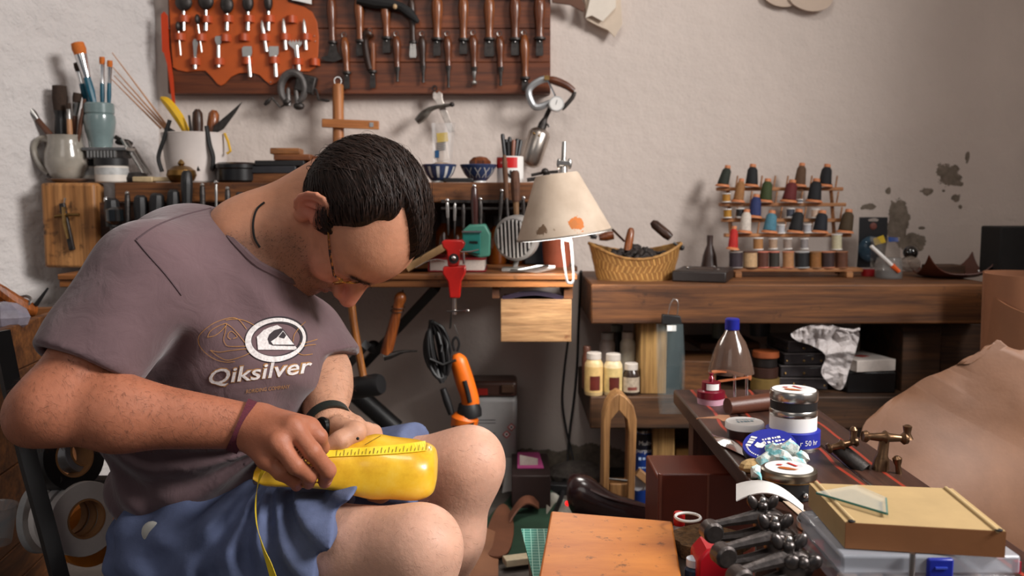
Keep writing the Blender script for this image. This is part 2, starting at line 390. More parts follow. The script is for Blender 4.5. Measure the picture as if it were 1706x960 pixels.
def head_core(q, ears=True):
    A = lambda *v: np.array(v, float)
    d = ellip(q, A(-0.006, 0, 0.022), (0.094, 0.077, 0.086))
    d = smin(d, ellip(q, A(0.040, 0, 0.018), (0.060, 0.066, 0.062)), 0.03)
    d = smin(d, ellip(q, A(0.040, 0, -0.052), (0.062, 0.056, 0.074)), 0.03)
    ay = q * np.array([1, 0, 1]) + np.abs(q) * np.array([0, 1, 0])
    d = smin(d, rcone(ay, A(0.000, 0.054, -0.058), A(0.084, 0.016, -0.114), 0.017, 0.020), 0.022)
    d = smin(d, ellip(q, A(0.096, 0, -0.112), (0.021, 0.022, 0.019)), 0.018)
    d = smin(d, rcone(ay, A(0.082, 0.004, 0.016), A(0.070, 0.044, 0.016), 0.016, 0.012), 0.016)
    d = smin(d, ellip(ay, A(0.068, 0.040, -0.034), (0.022, 0.024, 0.022)), 0.02)
    d = smax(d, -ellip(ay, A(0.100, 0.033, -0.008), (0.020, 0.018, 0.013)), 0.012)
    d = smin(d, ellip(ay, A(0.078, 0.032, -0.008), (0.0135, 0.0145, 0.0125)), 0.003)
    d = smin(d, rcone(q, A(0.092, 0, 0.006), A(0.124, 0, -0.038), 0.0095, 0.0140), 0.010)
    d = smin(d, ellip(ay, A(0.109, 0.013, -0.044), (0.014, 0.0095, 0.009)), 0.006)
    d = smin(d, ellip(q, A(0.092, 0, -0.074), (0.018, 0.030, 0.028)), 0.014)
    d = smin(d, rcone(ay, A(0.108, 0.000, -0.068), A(0.096, 0.022, -0.072), 0.0055, 0.003), 0.004)
    d = smin(d, rcone(ay, A(0.108, 0.000, -0.083), A(0.096, 0.020, -0.080), 0.0065, 0.003), 0.004)
    d = smax(d, -rcone(ay, A(0.114, 0.000, -0.0755), A(0.100, 0.024, -0.0765), 0.0022, 0.0016), 0.003)
    if ears:
        tilt = roty(0.22) @ rotz(-0.30)
        e = ellip(ay, A(-0.016, 0.083, -0.004), (0.021, 0.0085, 0.033), tilt)
        e = smin(e, ellip(ay, A(-0.008, 0.079, -0.030), (0.011, 0.0075, 0.013)), 0.006)
        e = smax(e, -ellip(ay, A(-0.012, 0.0915, 0.000), (0.0140, 0.0100, 0.0235), tilt), 0.003)
        hx = [A(-0.016 + 0.019 * math.cos(t), 0.0865 - 0.006 * math.cos(t), -0.003 + 0.031 * math.sin(t)) for t in np.linspace(0.5, 4.6, 9)]
        e = smin(e, chain(ay, hx, [0.003, .0036, .0038, .0038, .0038, .0036, .0034, .0032, .003], 0.002), 0.002)
        e = smin(e, rcone(ay, A(-0.021, 0.084, -0.013), A(-0.010, 0.085, 0.016), 0.0035, 0.003), 0.003)
        e = smin(e, rcone(ay, A(0.004, 0.079, -0.012), A(0.003, 0.080, -0.004), 0.004, 0.004), 0.003)
        d = smin(d, e, 0.005)
    return d
def tolocal(p): return (p - HC) @ HR / HS
NK = hp(-0.036, 0.0, -0.050)
def neck(p): return smin(rcone(p, NK, NB, 0.054, 0.060), rcone(p, hp(0.022, -0.026, -0.085), NB + X * 0.05 - Z * 0.03, 0.028, 0.034), 0.04)
def f_head(p): return smin(head_core(tolocal(p)) * HS, smin(neck(p), rcone(p, NB, NB - Z * 0.10 - X * 0.04, 0.060, 0.10), 0.05), 0.028)
v1, f1 = mesh_sdf(f_head, HC - 0.30, HC + 0.20, 0.0024)
# arms -------------------------------------------------------------
SHN, SHF = P(246, 462, 1.24), P(506, 562, 1.46)
ELN, WRN = P(82, 682, 1.12), P(412, 712, 1.165)
ELF, WRF = P(534, 622, 1.405), P(546, 702, 1.30)
KI, KM, KR, KP = P(514, 716, 1.150), P(488, 712, 1.125), P(464, 738, 1.110), P(444, 764, 1.115)
def fingers_near(p):
    d = chain(p, [KI, P(531, 728, 1.150), P(536, 746, 1.165), P(528, 758, 1.175)], [.0125, .0112, .0098, .0078], .004)
    d = np.minimum(d, chain(p, [KM, P(520, 752, 1.108), P(546, 784, 1.122), P(541, 803, 1.138)], [.0132, .0115, .0105, .0088], .004))
    d = np.minimum(d, chain(p, [KR, P(492, 776, 1.100), P(516, 792, 1.118), P(514, 805, 1.135)], [.0130, .0110, .0100, .0085], .004))
    d = np.minimum(d, chain(p, [KP, P(468, 788, 1.108), P(489, 800, 1.122), P(494, 809, 1.136)], [.0118, .0098, .0090, .0078], .004))
    return d
def f_near(p):
    d = rcone(p, SHN, ELN, 0.056, 0.042)
    fm = ELN + (WRN - ELN) * 0.34
    d = smin(d, rcone(p, ELN, fm, 0.041, 0.041), 0.03); d = smin(d, rcone(p, fm, WRN, 0.041, 0.0245), 0.03)
    d = smin(d, rcone(p, fm + Z * 0.008, WRN + Z * 0.004, 0.036, 0.020), 0.03)
    d = smin(d, ellip(p, P(45, 700, 1.13), (0.022, 0.03, 0.03)), 0.03)
    # back of the hand
    for k, r in ((KI, .0165), (KM, .0165), (KR, .0155), (KP, .0140)):
        d = smin(d, rcone(p, WRN + (k - WRN) * 0.16, k, 0.022, r), 0.014)
    d = smin(d, rcone(p, WRN + (KM - WRN) * 0.3 + Y_ * 0.02, (KI + KR) / 2 + Y_ * 0.016, 0.022, 0.016), 0.02)
    # thumb, behind the index finger
    d = smin(d, chain(p, [WRN + (KI - WRN) * 0.35 + Y_ * 0.015, P(505, 742, 1.17), P(528, 766, 1.18)], [.016, .013, .009], .008), 0.010)
    for k in (KI, KM, KR, KP): d = smin(d, np.linalg.norm(p - (k - Y_ * 0.004), axis=1) - 0.0095, 0.008)
    return smin(d, fingers_near(p), 0.005)
v2, f2 = mesh_sdf(f_near, (min(ELN[0], SHN[0]) - 0.10, 0.98, 0.36), (P(575, 700, 1.17)[0], 1.40, 0.82), 0.0027)
TF = P(592, 716, 1.275)
def f_far(p):
    d = rcone(p, SHF, ELF, 0.052, 0.042); d = smin(d, chain(p, [ELF, ELF + (WRF - ELF) * 0.35, WRF], [.042, .041, .029], .02), .03)
    kn = P(588, 712, 1.30)
    d = smin(d, rcone(p, WRF, kn, 0.026, 0.019), 0.015)
    d = smin(d, chain(p, [P(562, 712, 1.265), P(592, 720, 1.240), P(566, 735, 1.222), P(541, 746, 1.216)], [.017, .0145, .0135, .0095], .006), 0.008)
    for i in range(4):          # fingers go round the far side of the last and under it
        a = kn + np.array([0.008 * i, 0.012 * i, -0.006 * i])
        d = smin(d, chain(p, [a, P(604 + i * 9, 742 + 4 * i, 1.325), P(614 + i * 9, 788, 1.335), P(618 + i * 8, 826 + (i == 2) * 4, 1.30)], [.014, .012, .0108, .0085], .004), 0.006)
    return d
v3, f3 = mesh_sdf(f_far, P(470, 800, 1.42) + np.array([-0.06, -0.40, -0.10]), (P(690, 700, 1.42)[0], 1.56, P(500, 440, 1.47)[2]), 0.0030)
# legs -------------------------------------------------------------
HPN, KNN, ANN = P(310, 925, 1.34), P(694, 918, 1.17), P(640, 1330, 1.20)
HPF, KNF, ANF = P(330, 860, 1.54), P(776, 776, 1.40), P(690, 1120, 1.42)
def leg(p, h, k, a):
    m = h + (k - h) * 0.55; c = k + (a - k) * 0.33
    d = rcone(p, h, m, 0.088, 0.074); d = smin(d, rcone(p, m, k, 0.073, 0.056), 0.03)
    d = smin(d, chain(p, [k, c, k + (a - k) * 0.62, a], [.052, .053, .043, .034], .03), 0.035)
    d = smin(d, ellip(p, k + nrm(k - h) * 0.014 + Z * 0.012, (0.040, 0.046, 0.042)), 0.02)
    return d
def foot(p, a, s):
    return chain(p, [a, a + np.array([0.02, 0, -0.03]), a + np.array([0.15 * s, -0.05, -0.045])], [.036, .036, .026], .02)
def f_legs(p):
    d = np.minimum(leg(p, HPN, KNN, ANN), leg(p, HPF, KNF, ANF))
    return d
lo = np.array([HPN[0] - 0.12, 1.04, 0.02]); hi = np.array([KNF[0] + 0.10, 1.68, 0.56])
v4, f4 = mesh_sdf(f_legs, lo, hi, 0.0045)
def f_core(p):      # trunk under the clothes
    d = rcone(p, P(320, 860, 1.44), P(335, 620, 1.41), 0.12, 0.12); d = smin(d, rcone(p, P(335, 620, 1.41), P(390, 440, 1.36), 0.12, 0.085), 0.05)
    return d
v5, f5 = mesh_sdf(f_core, P(320, 860, 1.44) - 0.16, P(390, 440, 1.36) + 0.16, 0.012)
# feet --------------------------------------------------------------
def f_feet(p): return np.minimum(foot(p, np.array([ANN[0], ANN[1], 0.075]), 1), foot(p, np.array([ANF[0], ANF[1], 0.075]), 1))
V, FF, o = [], [], 0; v6, f6 = mesh_sdf(f_feet, np.array([min(ANN[0], ANF[0]) - 0.08, 1.05, -0.02]), np.array([max(ANN[0], ANF[0]) + 0.24, 1.54, 0.16]), 0.008)
parts5 = [(v1, f1), (v2, f2), (v3, f3), (v4, f4), (v5, f5), (v6, f6)]
for v, f in parts5: V.append(v); FF.append(f + o); o += len(v)
V = np.concatenate(V); FF = np.concatenate(FF)
# skin pigment: arms tanned, legs pale, stubble on the jaw, red nose and ear
tone = np.tile(np.array(lin((196, 138, 108))), (len(V), 1)); n1, n2, n3, n4 = len(v1), len(v2), len(v3), len(v4)
tone[n1:n1 + n2] = lin((170, 106, 79)); tone[n1 + n2:n1 + n2 + n3] = lin((196, 146, 118)); tone[n1 + n2 + n3:n1 + n2 + n3 + n4] = lin((214, 166, 142))
q = tolocal(v1)
def bl(c, w, amount=1.0):
    w = np.clip(w, 0, 1)[:, None] * amount; tone[:n1] = tone[:n1] * (1 - w) + np.array(lin(c)) * w
ss = lambda a, b, x: np.clip((x - a) / (b - a), 0, 1)
red = np.exp(-(np.linalg.norm(q - np.array([0.118, 0, -0.036]), axis=1) / 0.020) ** 2); bl((214, 112, 100), red, 0.75)
ear = np.exp(-(np.linalg.norm((np.abs(q) * [0, 1, 0] + q * [1, 0, 1]) - np.array([-0.014, 0.088, -0.006]), axis=1) / 0.030) ** 2); bl((204, 112, 92), ear, 0.7)
cheek = np.exp(-(np.linalg.norm((np.abs(q) * [0, 1, 0] + q * [1, 0, 1]) - np.array([0.07, 0.05, -0.035]), axis=1) / 0.028) ** 2); bl((204, 122, 104), cheek, 0.5)
stub = ss(-0.035, -0.062, q[:, 2] + 0.25 * (0.03 - q[:, 0]).clip(0) ) * ss(0.0, 0.025, q[:, 0] + 0.3 * (q[:, 2] + 0.06).clip(0)) * ss(-0.150, -0.125, q[:, 2]); STUB = stub
bl((132, 100, 84), stub, 0.62)
lips = np.exp(-(((q[:, 2] + 0.073) / 0.007) ** 2 + (q[:, 1] / 0.022) ** 2)) * (q[:, 0] > 0.088); bl((176, 98, 88), lips, 0.7)
brow = np.exp(-(((q[:, 2] - 0.022 + 0.1 * np.abs(np.abs(q[:, 1]) - 0.03)) / 0.0045) ** 2)) * (np.abs(q[:, 1]) > 0.012) * (np.abs(q[:, 1]) < 0.05) * (q[:, 0] > 0.06); bl((52, 34, 26), brow, 0.85)
sk = vnoise(V[::1], 38, 3) * 0.09 + vnoise(V, 120, 9) * 0.07; tone *= (1 + sk)[:, None]
skin = NT('skin'); at = skin.new('ShaderNodeAttribute'); at.attribute_name = 'col'
co = skin.coord(); fine = skin.noise(co, 900, 3, 0.6); mid = skin.noise(co, 140, 4, 0.6)
skin.set(Base_Color=at.outputs['Color'], Roughness=0.50, Specular_IOR_Level=0.38, Normal=skin.bump(fine, 0.22, 0.0012, skin.bump(mid, 0.20, 0.003)))
skin.set(Subsurface_Weight=0.12, Subsurface_Scale=0.5); skin.b.inputs['Subsurface Radius'].default_value = (0.012, 0.005, 0.003)
body = np_obj('body', V, FF, skin.m, man); vcolor(body, np.clip(tone, 0, 1))
# fingernails
mb = MB()
for c, d_, s in ((P(545, 800, 1.128), (0.2, -0.85, -0.1), 0.0062), (P(540, 747, 1.2065), (-0.35, -0.9, 0.45), 0.0075), (P(515, 803, 1.126), (0.2, -0.9, -0.1), 0.0058)):
    u, v_, w_ = frame(np.array(d_)); mb = MB().ell(c, (s, s * 1.2, 0.0016), np.stack([u, v_, w_], 1), 10, 6)
    obj('fingernail', mb, mat((226, 178, 160), 0.3, 0, 0.05, 60, 0), man, label='pale fingernails')
# hair ---------------------------------------------------------------
def hairw(q):
    x, y, z = q[:, 0], np.abs(q[:, 1]), q[:, 2]
    line = np.interp(x, [-0.12, -0.06, -0.03, -0.014, 0.002, 0.018, 0.036], [-0.082, -0.074, -0.048, 0.020, 0.026, -0.012, 0.022])
    xm = np.interp(q[:, 1], [-0.08, -0.06, -0.042, -0.030, -0.020, -0.006, 0.012, 0.03, 0.05, 0.08], [0.016, 0.019, 0.020, 0.010, 0.004, 0.050, 0.074, 0.076, 0.060, 0.036]) + 0.004 * np.sin(q[:, 1] * 160)
    xm = np.where((z < 0.022), np.maximum(xm, 0.028), xm)
    thin = 0.6 * np.exp(-(((x + 0.010) / 0.022) ** 2 + ((q[:, 1] + 0.022) / 0.008) ** 2))
    return np.minimum(np.clip((z - line) / 0.010, 0, 1), np.clip((xm - x) / 0.010, 0, 1)) * (z > -0.085) - thin
def f_hair(p):
    q = tolocal(p); w_ = np.clip(hairw(q), 0, 1); d = head_core(q, False)
    th = 0.0105 * w_ + 0.003 * np.clip(-q[:, 0] / 0.08, 0, 1) * w_ - 0.004
    g = 0.0016 * np.sin(q[:, 1] * 520 + 9 * np.sin(q[:, 0] * 38) + 3 * np.sin(q[:, 2] * 60))
    return (d - th - g * w_) * HS
vh, fh = mesh_sdf(f_hair, HC - 0.19, HC + 0.19, 0.0030)
qh = tolocal(vh); keep = hairw(qh) > 0.05; fh = fh[keep[fh].all(1)]
nh = normals(vh, fh)
V2 = [vh]; F2 = [tuple(f) for f in fh.tolist()]; o = len(vh)
sel = np.argwhere((hairw(qh) > 0.35) & (np.linalg.norm(nh, axis=1) > 0.5)).ravel(); pick = rng.choice(sel, 5200)
for i in pick:          # locks combed back over the skull
    p = vh[i].copy(); n = nh[i]; ql = qh[i]
    L = rng.uniform(0.030, 0.062); k = 5; pts = []
    dirl = np.array([-1.0, (0.35 * np.sign(ql[1]) if ql[2] < 0.07 else 0.0) + rng.normal(0, 0.16), -0.30 if ql[0] < 0 else 0.20]); dw = HR @ dirl
    if ql[0] < -0.055: dw = HR @ np.array([-0.25, rng.normal(0, 0.25), -1.0])
    c = p.copy(); lift = rng.uniform(0.0005, 0.0042) * (2.2 if rng.random() < 0.05 else 1)
    for s in range(k):
        t_ = s / (k - 1); qq = tolocal(c[None])[0]; cen = HC + HR @ (np.array([-0.014, 0, 0.02]) * HS)
        nn_ = nrm((c - cen)); d_ = nrm(dw - nn_ * (dw @ nn_))
        pts.append(c + nn_ * lift * math.sin(t_ * 2.6 + 0.15)); c = c + d_ * L / k
        dd = head_core(tolocal(c[None]), False)[0] * HS; c = c + nn_ * (0.0100 - dd) * 0.8
    pts = np.array(pts); w_ = rng.uniform(0.0004, 0.0010)
    side = np.cross(pts[1] - pts[0], n); side = nrm(side) if np.linalg.norm(side) > 1e-9 else X
    for s in range(k):
        ww = w_ * (1 - 0.8 * (s / (k - 1)) ** 2); V2.append((pts[s] - side * ww)[None]); V2.append((pts[s] + side * ww)[None])
        if s: F2.append((o + 2 * s - 2, o + 2 * s - 1, o + 2 * s + 1, o + 2 * s))
    o += 2 * k
t = NT('hair'); co = t.coord(); t.set(Base_Color=t.ramp(t.noise(co, 160, 4), [(0.3, lin((20, 12, 9))), (0.7, lin((48, 29, 20)))]), Roughness=0.58, Specular_IOR_Level=0.3)
np_obj('hair', np.concatenate(V2), F2, t.m, man)['label'] = 'dark brown wet-looking hair combed back'
# short hairs on arms, legs and jaw ------------------------------------------------
Nb = normals(V, FF)
def fuzz(name, idx, count, L, wd, col, dirf, lab):
    vs, fs = [], []; o = 0
    for i in rng.choice(idx, count):
        p = V[i] + rng.normal(0, 0.0015, 3); n = Nb[i]; d_ = dirf(p) + rng.normal(0, 0.45, 3); d_ = nrm(d_ - n * (d_ @ n)); l = L * rng.uniform(0.5, 1.2)
        s = nrm(np.cross(d_, n)) * wd; a, b, c = p, p + d_ * l * 0.5 + n * l * 0.30, p + d_ * l + n * l * 0.32
        vs += [a - s, a + s, b - s * 0.8, b + s * 0.8, c]; fs += [(o, o + 1, o + 3, o + 2), (o + 2, o + 3, o + 4)]; o += 5
    ob = np_obj(name, np.array(vs), fs, mat(col, 0.6, 0, 0, 1, 0), man); ob['kind'] = 'stuff'; ob['label'] = lab
i2 = np.arange(n1, n1 + n2 + n3); xs = V[i2]
fa = i2[((xs[:, 0] < WRN[0] - 0.01) & (xs[:, 1] < 1.24)) | ((xs[:, 1] > 1.25) & (xs[:, 2] > WRF[2]))]
fuzz('arm_hair', fa, 5200, 0.011, 0.00015, (84, 50, 34), lambda p: np.array([0.5, -0.1, -0.8]), 'dark hair on the forearms')
i4 = np.arange(n1 + n2 + n3, n1 + n2 + n3 + n4); fuzz('leg_hair', i4[V[i4][:, 0] > P(540, 900, 1.2)[0]], 2200, 0.010, 0.00012, (120, 84, 64), lambda p: np.array([0.6, 0, -0.6]), 'fine hair on the legs')
ib = np.argwhere(brow > 0.4).ravel(); fuzz('eyebrows', ib, 500, 0.008, 0.0003, (40, 26, 20), lambda p: HR @ np.array([0.2, np.sign(((p - HC) @ HR)[1]), 0.25]), 'dark eyebrows')
ij = np.argwhere(STUB > 0.35).ravel(); fuzz('stubble', ij, 5200, 0.0032, 0.00024, (96, 74, 62), lambda p: -hU, 'short greying beard stubble')
# t-shirt -------------------------------------------------------------
HEMN = P(136, 612, 1.165); HEMF = P(546, 592, 1.40)
dN = nrm(HEMN - SHN + np.array([0.012, 0, -0.02])); dFv = nrm(np.array([0.22, -0.25, -1.0]))
def f_shirt(p):
    d = rcone(p, P(320, 470, 1.37), P(318, 620, 1.40), 0.120, 0.138); d = smin(d, rcone(p, P(318, 620, 1.40), P(340, 870, 1.44), 0.138, 0.136), 0.06)
    d = smin(d, rcone(p, SHN, NB + np.array([-0.02, 0, -0.055]), 0.070, 0.078), 0.05); d = smin(d, rcone(p, SHF, NB + np.array([0.0, 0, -0.06]), 0.058, 0.056), 0.05)
    d = smin(d, rcone(p, P(402, 560, 1.32), P(408, 615, 1.31), 0.074, 0.085), 0.07); d = smin(d, rcone(p, P(476, 585, 1.38), P(440, 640, 1.36), 0.058, 0.056), 0.05)
    d = smin(d, rcone(p, P(425, 610, 1.33), P(370, 700, 1.38), 0.080, 0.110), 0.05)
    s = rcone(p, SHN, HEMN + dN * 0.05, 0.076, 0.074); s = smax(s, (p - HEMN) @ dN, 0.006)
    s = smax(s, -np.maximum(rcone(p, SHN, HEMN + dN * 0.06, 0.058, 0.058), -((p - HEMN) @ dN + 0.025)), 0.003)
    d = smin(d, s, 0.022)
    s = rcone(p, SHF, HEMF + dFv * 0.04, 0.066, 0.066); s = smax(s, (p - HEMF) @ dFv, 0.006)
    d = smin(d, s, 0.020)
    nk = rcone(p, hp(-0.03, 0, -0.03), NB + np.array([0.012, 0, -0.010]), 0.060, 0.068)
    d = smax(d, -nk, 0.008)
    # folds: diagonal from the armpits, sideways over the belly
    a = p[:, 0] * 0.75 + p[:, 2] * 1.0 + 0.10 * p[:, 1]; wv = 0.0035 * np.sin(a * 62 + 4.0 * np.sin(p[:, 0] * 14 + p[:, 2] * 6)) * np.clip((0.72 - p[:, 2]) / 0.2, 0.15, 1)
    ca = P(445, 760, 1.25); an = np.arctan2(p[:, 2] - ca[2], ca[0] - p[:, 0]); rr_ = np.hypot(p[:, 2] - ca[2], p[:, 0] - ca[0])
    wv += 0.0060 * np.sin(an * 17 + 2.0 * np.sin(rr_ * 16)) * np.clip(rr_ / 0.05, 0, 1) * np.clip((0.52 - p[:, 2]) / 0.06, 0, 1)
    wv += 0.004 * np.sin((p[:, 0] * 1.0 - p[:, 2] * 0.55) * 75 + 2 * np.sin(p[:, 2] * 30)) * np.exp(-((p - P(285, 560, 1.22)) ** 2).sum(1) / 0.012)
    wv += 0.0045 * np.sin((p[:, 0] * 0.9 + p[:, 2] * 0.45) * 90) * np.exp(-((p - P(480, 560, 1.30)) ** 2).sum(1) / 0.006)
    return d + wv
vs_, fs_ = mesh_sdf(f_shirt, P(300, 960, 1.44) - np.array([0.45, 0.42, 0.08]), P(600, 320, 1.47) + np.array([0.04, 0.16, 0.02]), 0.0042)
t = NT('shirt_cotton'); co = t.coord(); L = lin((106, 85, 88))
c_ = t.ramp(t.noise(co, 5, 5, 0.65), [(0.3, tuple(v * 0.80 for v in L)), (0.7, tuple(v * 1.16 for v in L))])
t.set(Base_Color=c_, Roughness=0.95, Specular_IOR_Level=0.1, Sheen_Weight=0.25, Normal=t.bump(t.noise(co, 500, 2), 0.15, 0.001, t.bump(t.noise(co, 24, 4, 0.5, 1.2), 0.35, 0.008)))
SHIRTM = t.m
shirt = np_obj('tshirt', vs_, fs_, SHIRTM, man); shirt['label'] = 'faded brown cotton t-shirt with a surf logo'
SB = BVHTree.FromPolygons(vs_.tolist(), fs_.tolist())
def onto(bvh, px, py, lift=0.0012):
    """point of the surface seen at a photo pixel, lifted off along its normal"""
    d = Vector(ray(px, py)).normalized(); h = bvh.ray_cast(Vector((0, 0, CAMZ)), d)
    return None if h[0] is None else np.array(h[0]) + np.array(h[1]) * lift * (1 if h[1].dot(d) < 0 else -1)
def decal(name, m, vs, fs, parent, bvh=SB, lift=0.0012, lab=None):
    pts = [onto(bvh, x, y, lift) for x, y in vs]; good = [f for f in fs if all(pts[i] is not None for i in f)]
    good = [f for f in good if max(np.linalg.norm(pts[f[0]] - pts[i]) for i in f) < 0.05]
    pts = [p if p is not None else np.zeros(3) for p in pts]
    used = sorted({i for f in good for i in f}); mp = {i: j for j, i in enumerate(used)}
    ob = np_obj(name, np.array([pts[i] for i in used]), [tuple(mp[i] for i in f) for f in good], m, parent, smooth=False)
    if lab: ob['label'] = lab
    return ob
def band(pts, wd, closed=False):
    """strip of given width along a photo polyline: 2D verts and quads"""
    pts = np.array(pts, float); k = len(pts); vs = []; fs = []
    for i in range(k):
        a = pts[i - 1] if (closed or i) else pts[0]; b = pts[(i + 1) % k] if (closed or i < k - 1) else pts[-1]
        d = nrm(np.append(b - a, 0))[:2]; n = np.array([-d[1], d[0]]); ww = wd[i] if hasattr(wd, '__len__') else wd
        vs += [pts[i] - n * ww / 2, pts[i] + n * ww / 2]
    for i in range(k if closed else k - 1): j = (i + 1) % k; fs.append((2 * i, 2 * i + 1, 2 * j + 1, 2 * j))
    return vs, fs
def smoothpts(pts, n=6, closed=False):
    pts = [np.array(p, float) for p in pts]; k = len(pts); out = []
    for i in range(k if closed else k - 1):
        g = lambda j: pts[j % k] if closed else pts[min(max(j, 0), k - 1)]
        p0, p1, p2, p3 = g(i - 1), g(i), g(i + 1), g(i + 2)
        for s in range(n):
            u = s / n; out.append(0.5 * ((2 * p1) + (-p0 + p2) * u + (2 * p0 - 5 * p1 + 4 * p2 - p3) * u * u + (-p0 + 3 * p1 - 3 * p2 + p3) * u ** 3))
    if not closed: out.append(pts[-1])
    return out
PRINTW = mat((214, 208, 206), 0.9, 0, 0.25, 260, 0); PRINTG = mat((168, 120, 70), 0.9, 0, 0.2, 200, 0); PRINTD = mat((52, 44, 48), 0.9, 0, 0.1, 100, 0)
EC, ERX, ERY = (459.5, 566), 46, 33
el = [(EC[0] + ERX * math.cos(a) + 4 * math.sin(a), EC[1] - ERY * math.sin(a)) for a in np.linspace(0, 2 * math.pi, 60, endpoint=False)]
vv, ff = band(el, 12, True); decal('logo_outline', PRINTD, vv, ff, shirt, lift=0.0010)
wdt = [7.5 + 2.6 * math.cos(a - 3.7) for a in np.linspace(0, 2 * math.pi, 60, endpoint=False)]
vv, ff = band(el, wdt, True); decal('logo_ring', PRINTW, vv, ff, shirt, lift=0.0016, lab='worn white oval ring of the logo')
def poly_decal(name, m, poly, parent, lift=0.0018, lab=None):
    bm = bmesh.new(); vs = [bm.verts.new((x, y, 0)) for x, y in poly]; bm.faces.new(vs); bmesh.ops.triangulate(bm, faces=bm.faces)
    bmesh.ops.subdivide_edges(bm, edges=bm.edges, cuts=2, use_grid_fill=True)
    bm.verts.ensure_lookup_table(); v2 = [(v.co.x, v.co.y) for v in bm.verts]; f2 = [tuple(v.index for v in f.verts) for f in bm.faces]; bm.free()
    return decal(name, m, v2, f2, parent, lift=lift, lab=lab)
def cr(x, y): return (300 + x / 5.331, 500 + y / 5.331)      # close-up coordinates of the chest print
wave = [(690, 445), (680, 330), (740, 270), (800, 240), (860, 222), (900, 250), (880, 262), (830, 275), (790, 310), (776, 350), (790, 390), (820, 405), (1015, 410), (1030, 430), (1010, 445)]
poly_decal('logo_wave', PRINTW, [cr(*p) for p in wave], shirt, lab='white wave of the logo')
poly_decal('logo_gap', PRINTD, [cr(*p) for p in [(884, 254), (830, 272), (790, 308), (774, 350), (788, 392), (820, 408), (1012, 412), (960, 330), (905, 258)]], shirt, lift=0.0024)
mount = [(800, 375), (850, 340), (905, 275), (940, 320), (1000, 400), (820, 402)]
poly_decal('logo_mountain', PRINTW, [cr(*p) for p in mount], shirt, lift=0.0031, lab='white mountain of the logo')
snow = [(905, 283), (930, 318), (915, 345), (905, 325), (885, 340), (868, 330)]
poly_decal('logo_snow_line', PRINTD, [cr(*p) for p in snow], shirt, lift=0.0038)
GL = [([(590, 260), (520, 175), (440, 160), (300, 205), (190, 290), (165, 360), (200, 440), (300, 520), (400, 550), (490, 548)], 0),
      ([(405, 180), (480, 170), (560, 180), (640, 215), (690, 250)], 0), ([(245, 330), (270, 275), (340, 230), (415, 210), (370, 270), (310, 315), (245, 330)], 0),
      ([(410, 210), (460, 245), (520, 310), (585, 390), (600, 410), (440, 412), (400, 385), (388, 345), (400, 290), (410, 210)], 0),
      ([(450, 350), (425, 330), (430, 295), (460, 280), (508, 325), (470, 345)], 0), ([(270, 445), (350, 462), (440, 450), (590, 435)], 0), ([(270, 445), (340, 500), (430, 535), (560, 500), (620, 470)], 0),
      ([(1110, 195), (1060, 240), (1010, 310), (1000, 370)], 0), ([(1060, 385), (1130, 375), (1215, 350)], 0), ([(1040, 430), (1120, 405), (1200, 395)], 0), ([(1040, 470), (1090, 490), (1170, 480)], 0)]
for pl, c in GL:
    vv, ff = band(smoothpts([cr(*p) for p in pl], 5), 1.1); decal('logo_line', PRINTG, vv, ff, shirt, lab='ochre outline drawing beside the logo')
def text_decal(name, body, x0, y0, x1, y1, hgt, m, lift, shear=0.25, bold=0.0):
    vs, fs = text_mesh(body, 1.0, shear=shear, align='LEFT', bold=bold); w_ = vs[:, 0].max() - vs[:, 0].min(); vs[:, 0] = (vs[:, 0] - vs[:, 0].min()) / w_
    d = np.array([x1 - x0, y1 - y0]); u = d / np.linalg.norm(d); n = np.array([u[1], -u[0]]); lo_ = vs[:, 1].min()
    pts = [np.array([x0, y0]) + d * a + n * (b - lo_) * hgt for a, b in vs]
    bm = bmesh.new(); bvs = [bm.verts.new((p[0], p[1], 0)) for p in pts]
    for f in fs:
        try: bm.faces.new([bvs[i] for i in f])
        except ValueError: pass
    bm.verts.ensure_lookup_table(); v2 = [(v.co.x, v.co.y) for v in bm.verts]; bm.verts.index_update(); f2 = [tuple(v.index for v in f.verts) for f in bm.faces]; bm.free()
    return decal(name, m, v2, f2, shirt, lift=lift)
text_decal('logo_lettering_shadow', 'Qiksilver', 350, 648, 522, 626, 36, PRINTG, 0.0008, bold=0.035)
text_decal('logo_lettering', 'Qiksilver', 351, 646, 521, 625, 34, PRINTW, 0.0018, bold=0.012)['label'] = 'white italic wordmark across the chest'
text_decal('logo_small_lettering', 'RDRIDING COMPANY', 410, 655, 483, 646, 8.5, PRINTG, 0.0015)['label'] = 'small ochre lettering under the wordmark'
# seams of the shirt
def seam(name, pts, r=0.0012, sub=shirt, m=None):
    mbx = MB(); q = [onto(SB, x, y, 0.0004) for x, y in smoothpts(pts, 6)]; q = [p for p in q if p is not None]; mbx.tube(q, r, 5); return obj(name, mbx, m or mat((84, 66, 70), 0.95, 0, 0.1, 60, 0), sub)
seam('shoulder_seam', [(228, 399), (262, 376), (310, 358), (366, 344)]); seam('sleeve_seam', [(226, 400), (246, 424), (276, 458), (302, 492)])
seam('hem_stitch', [(72, 582), (104, 600), (150, 620), (200, 637), (218, 640)], 0.0009)
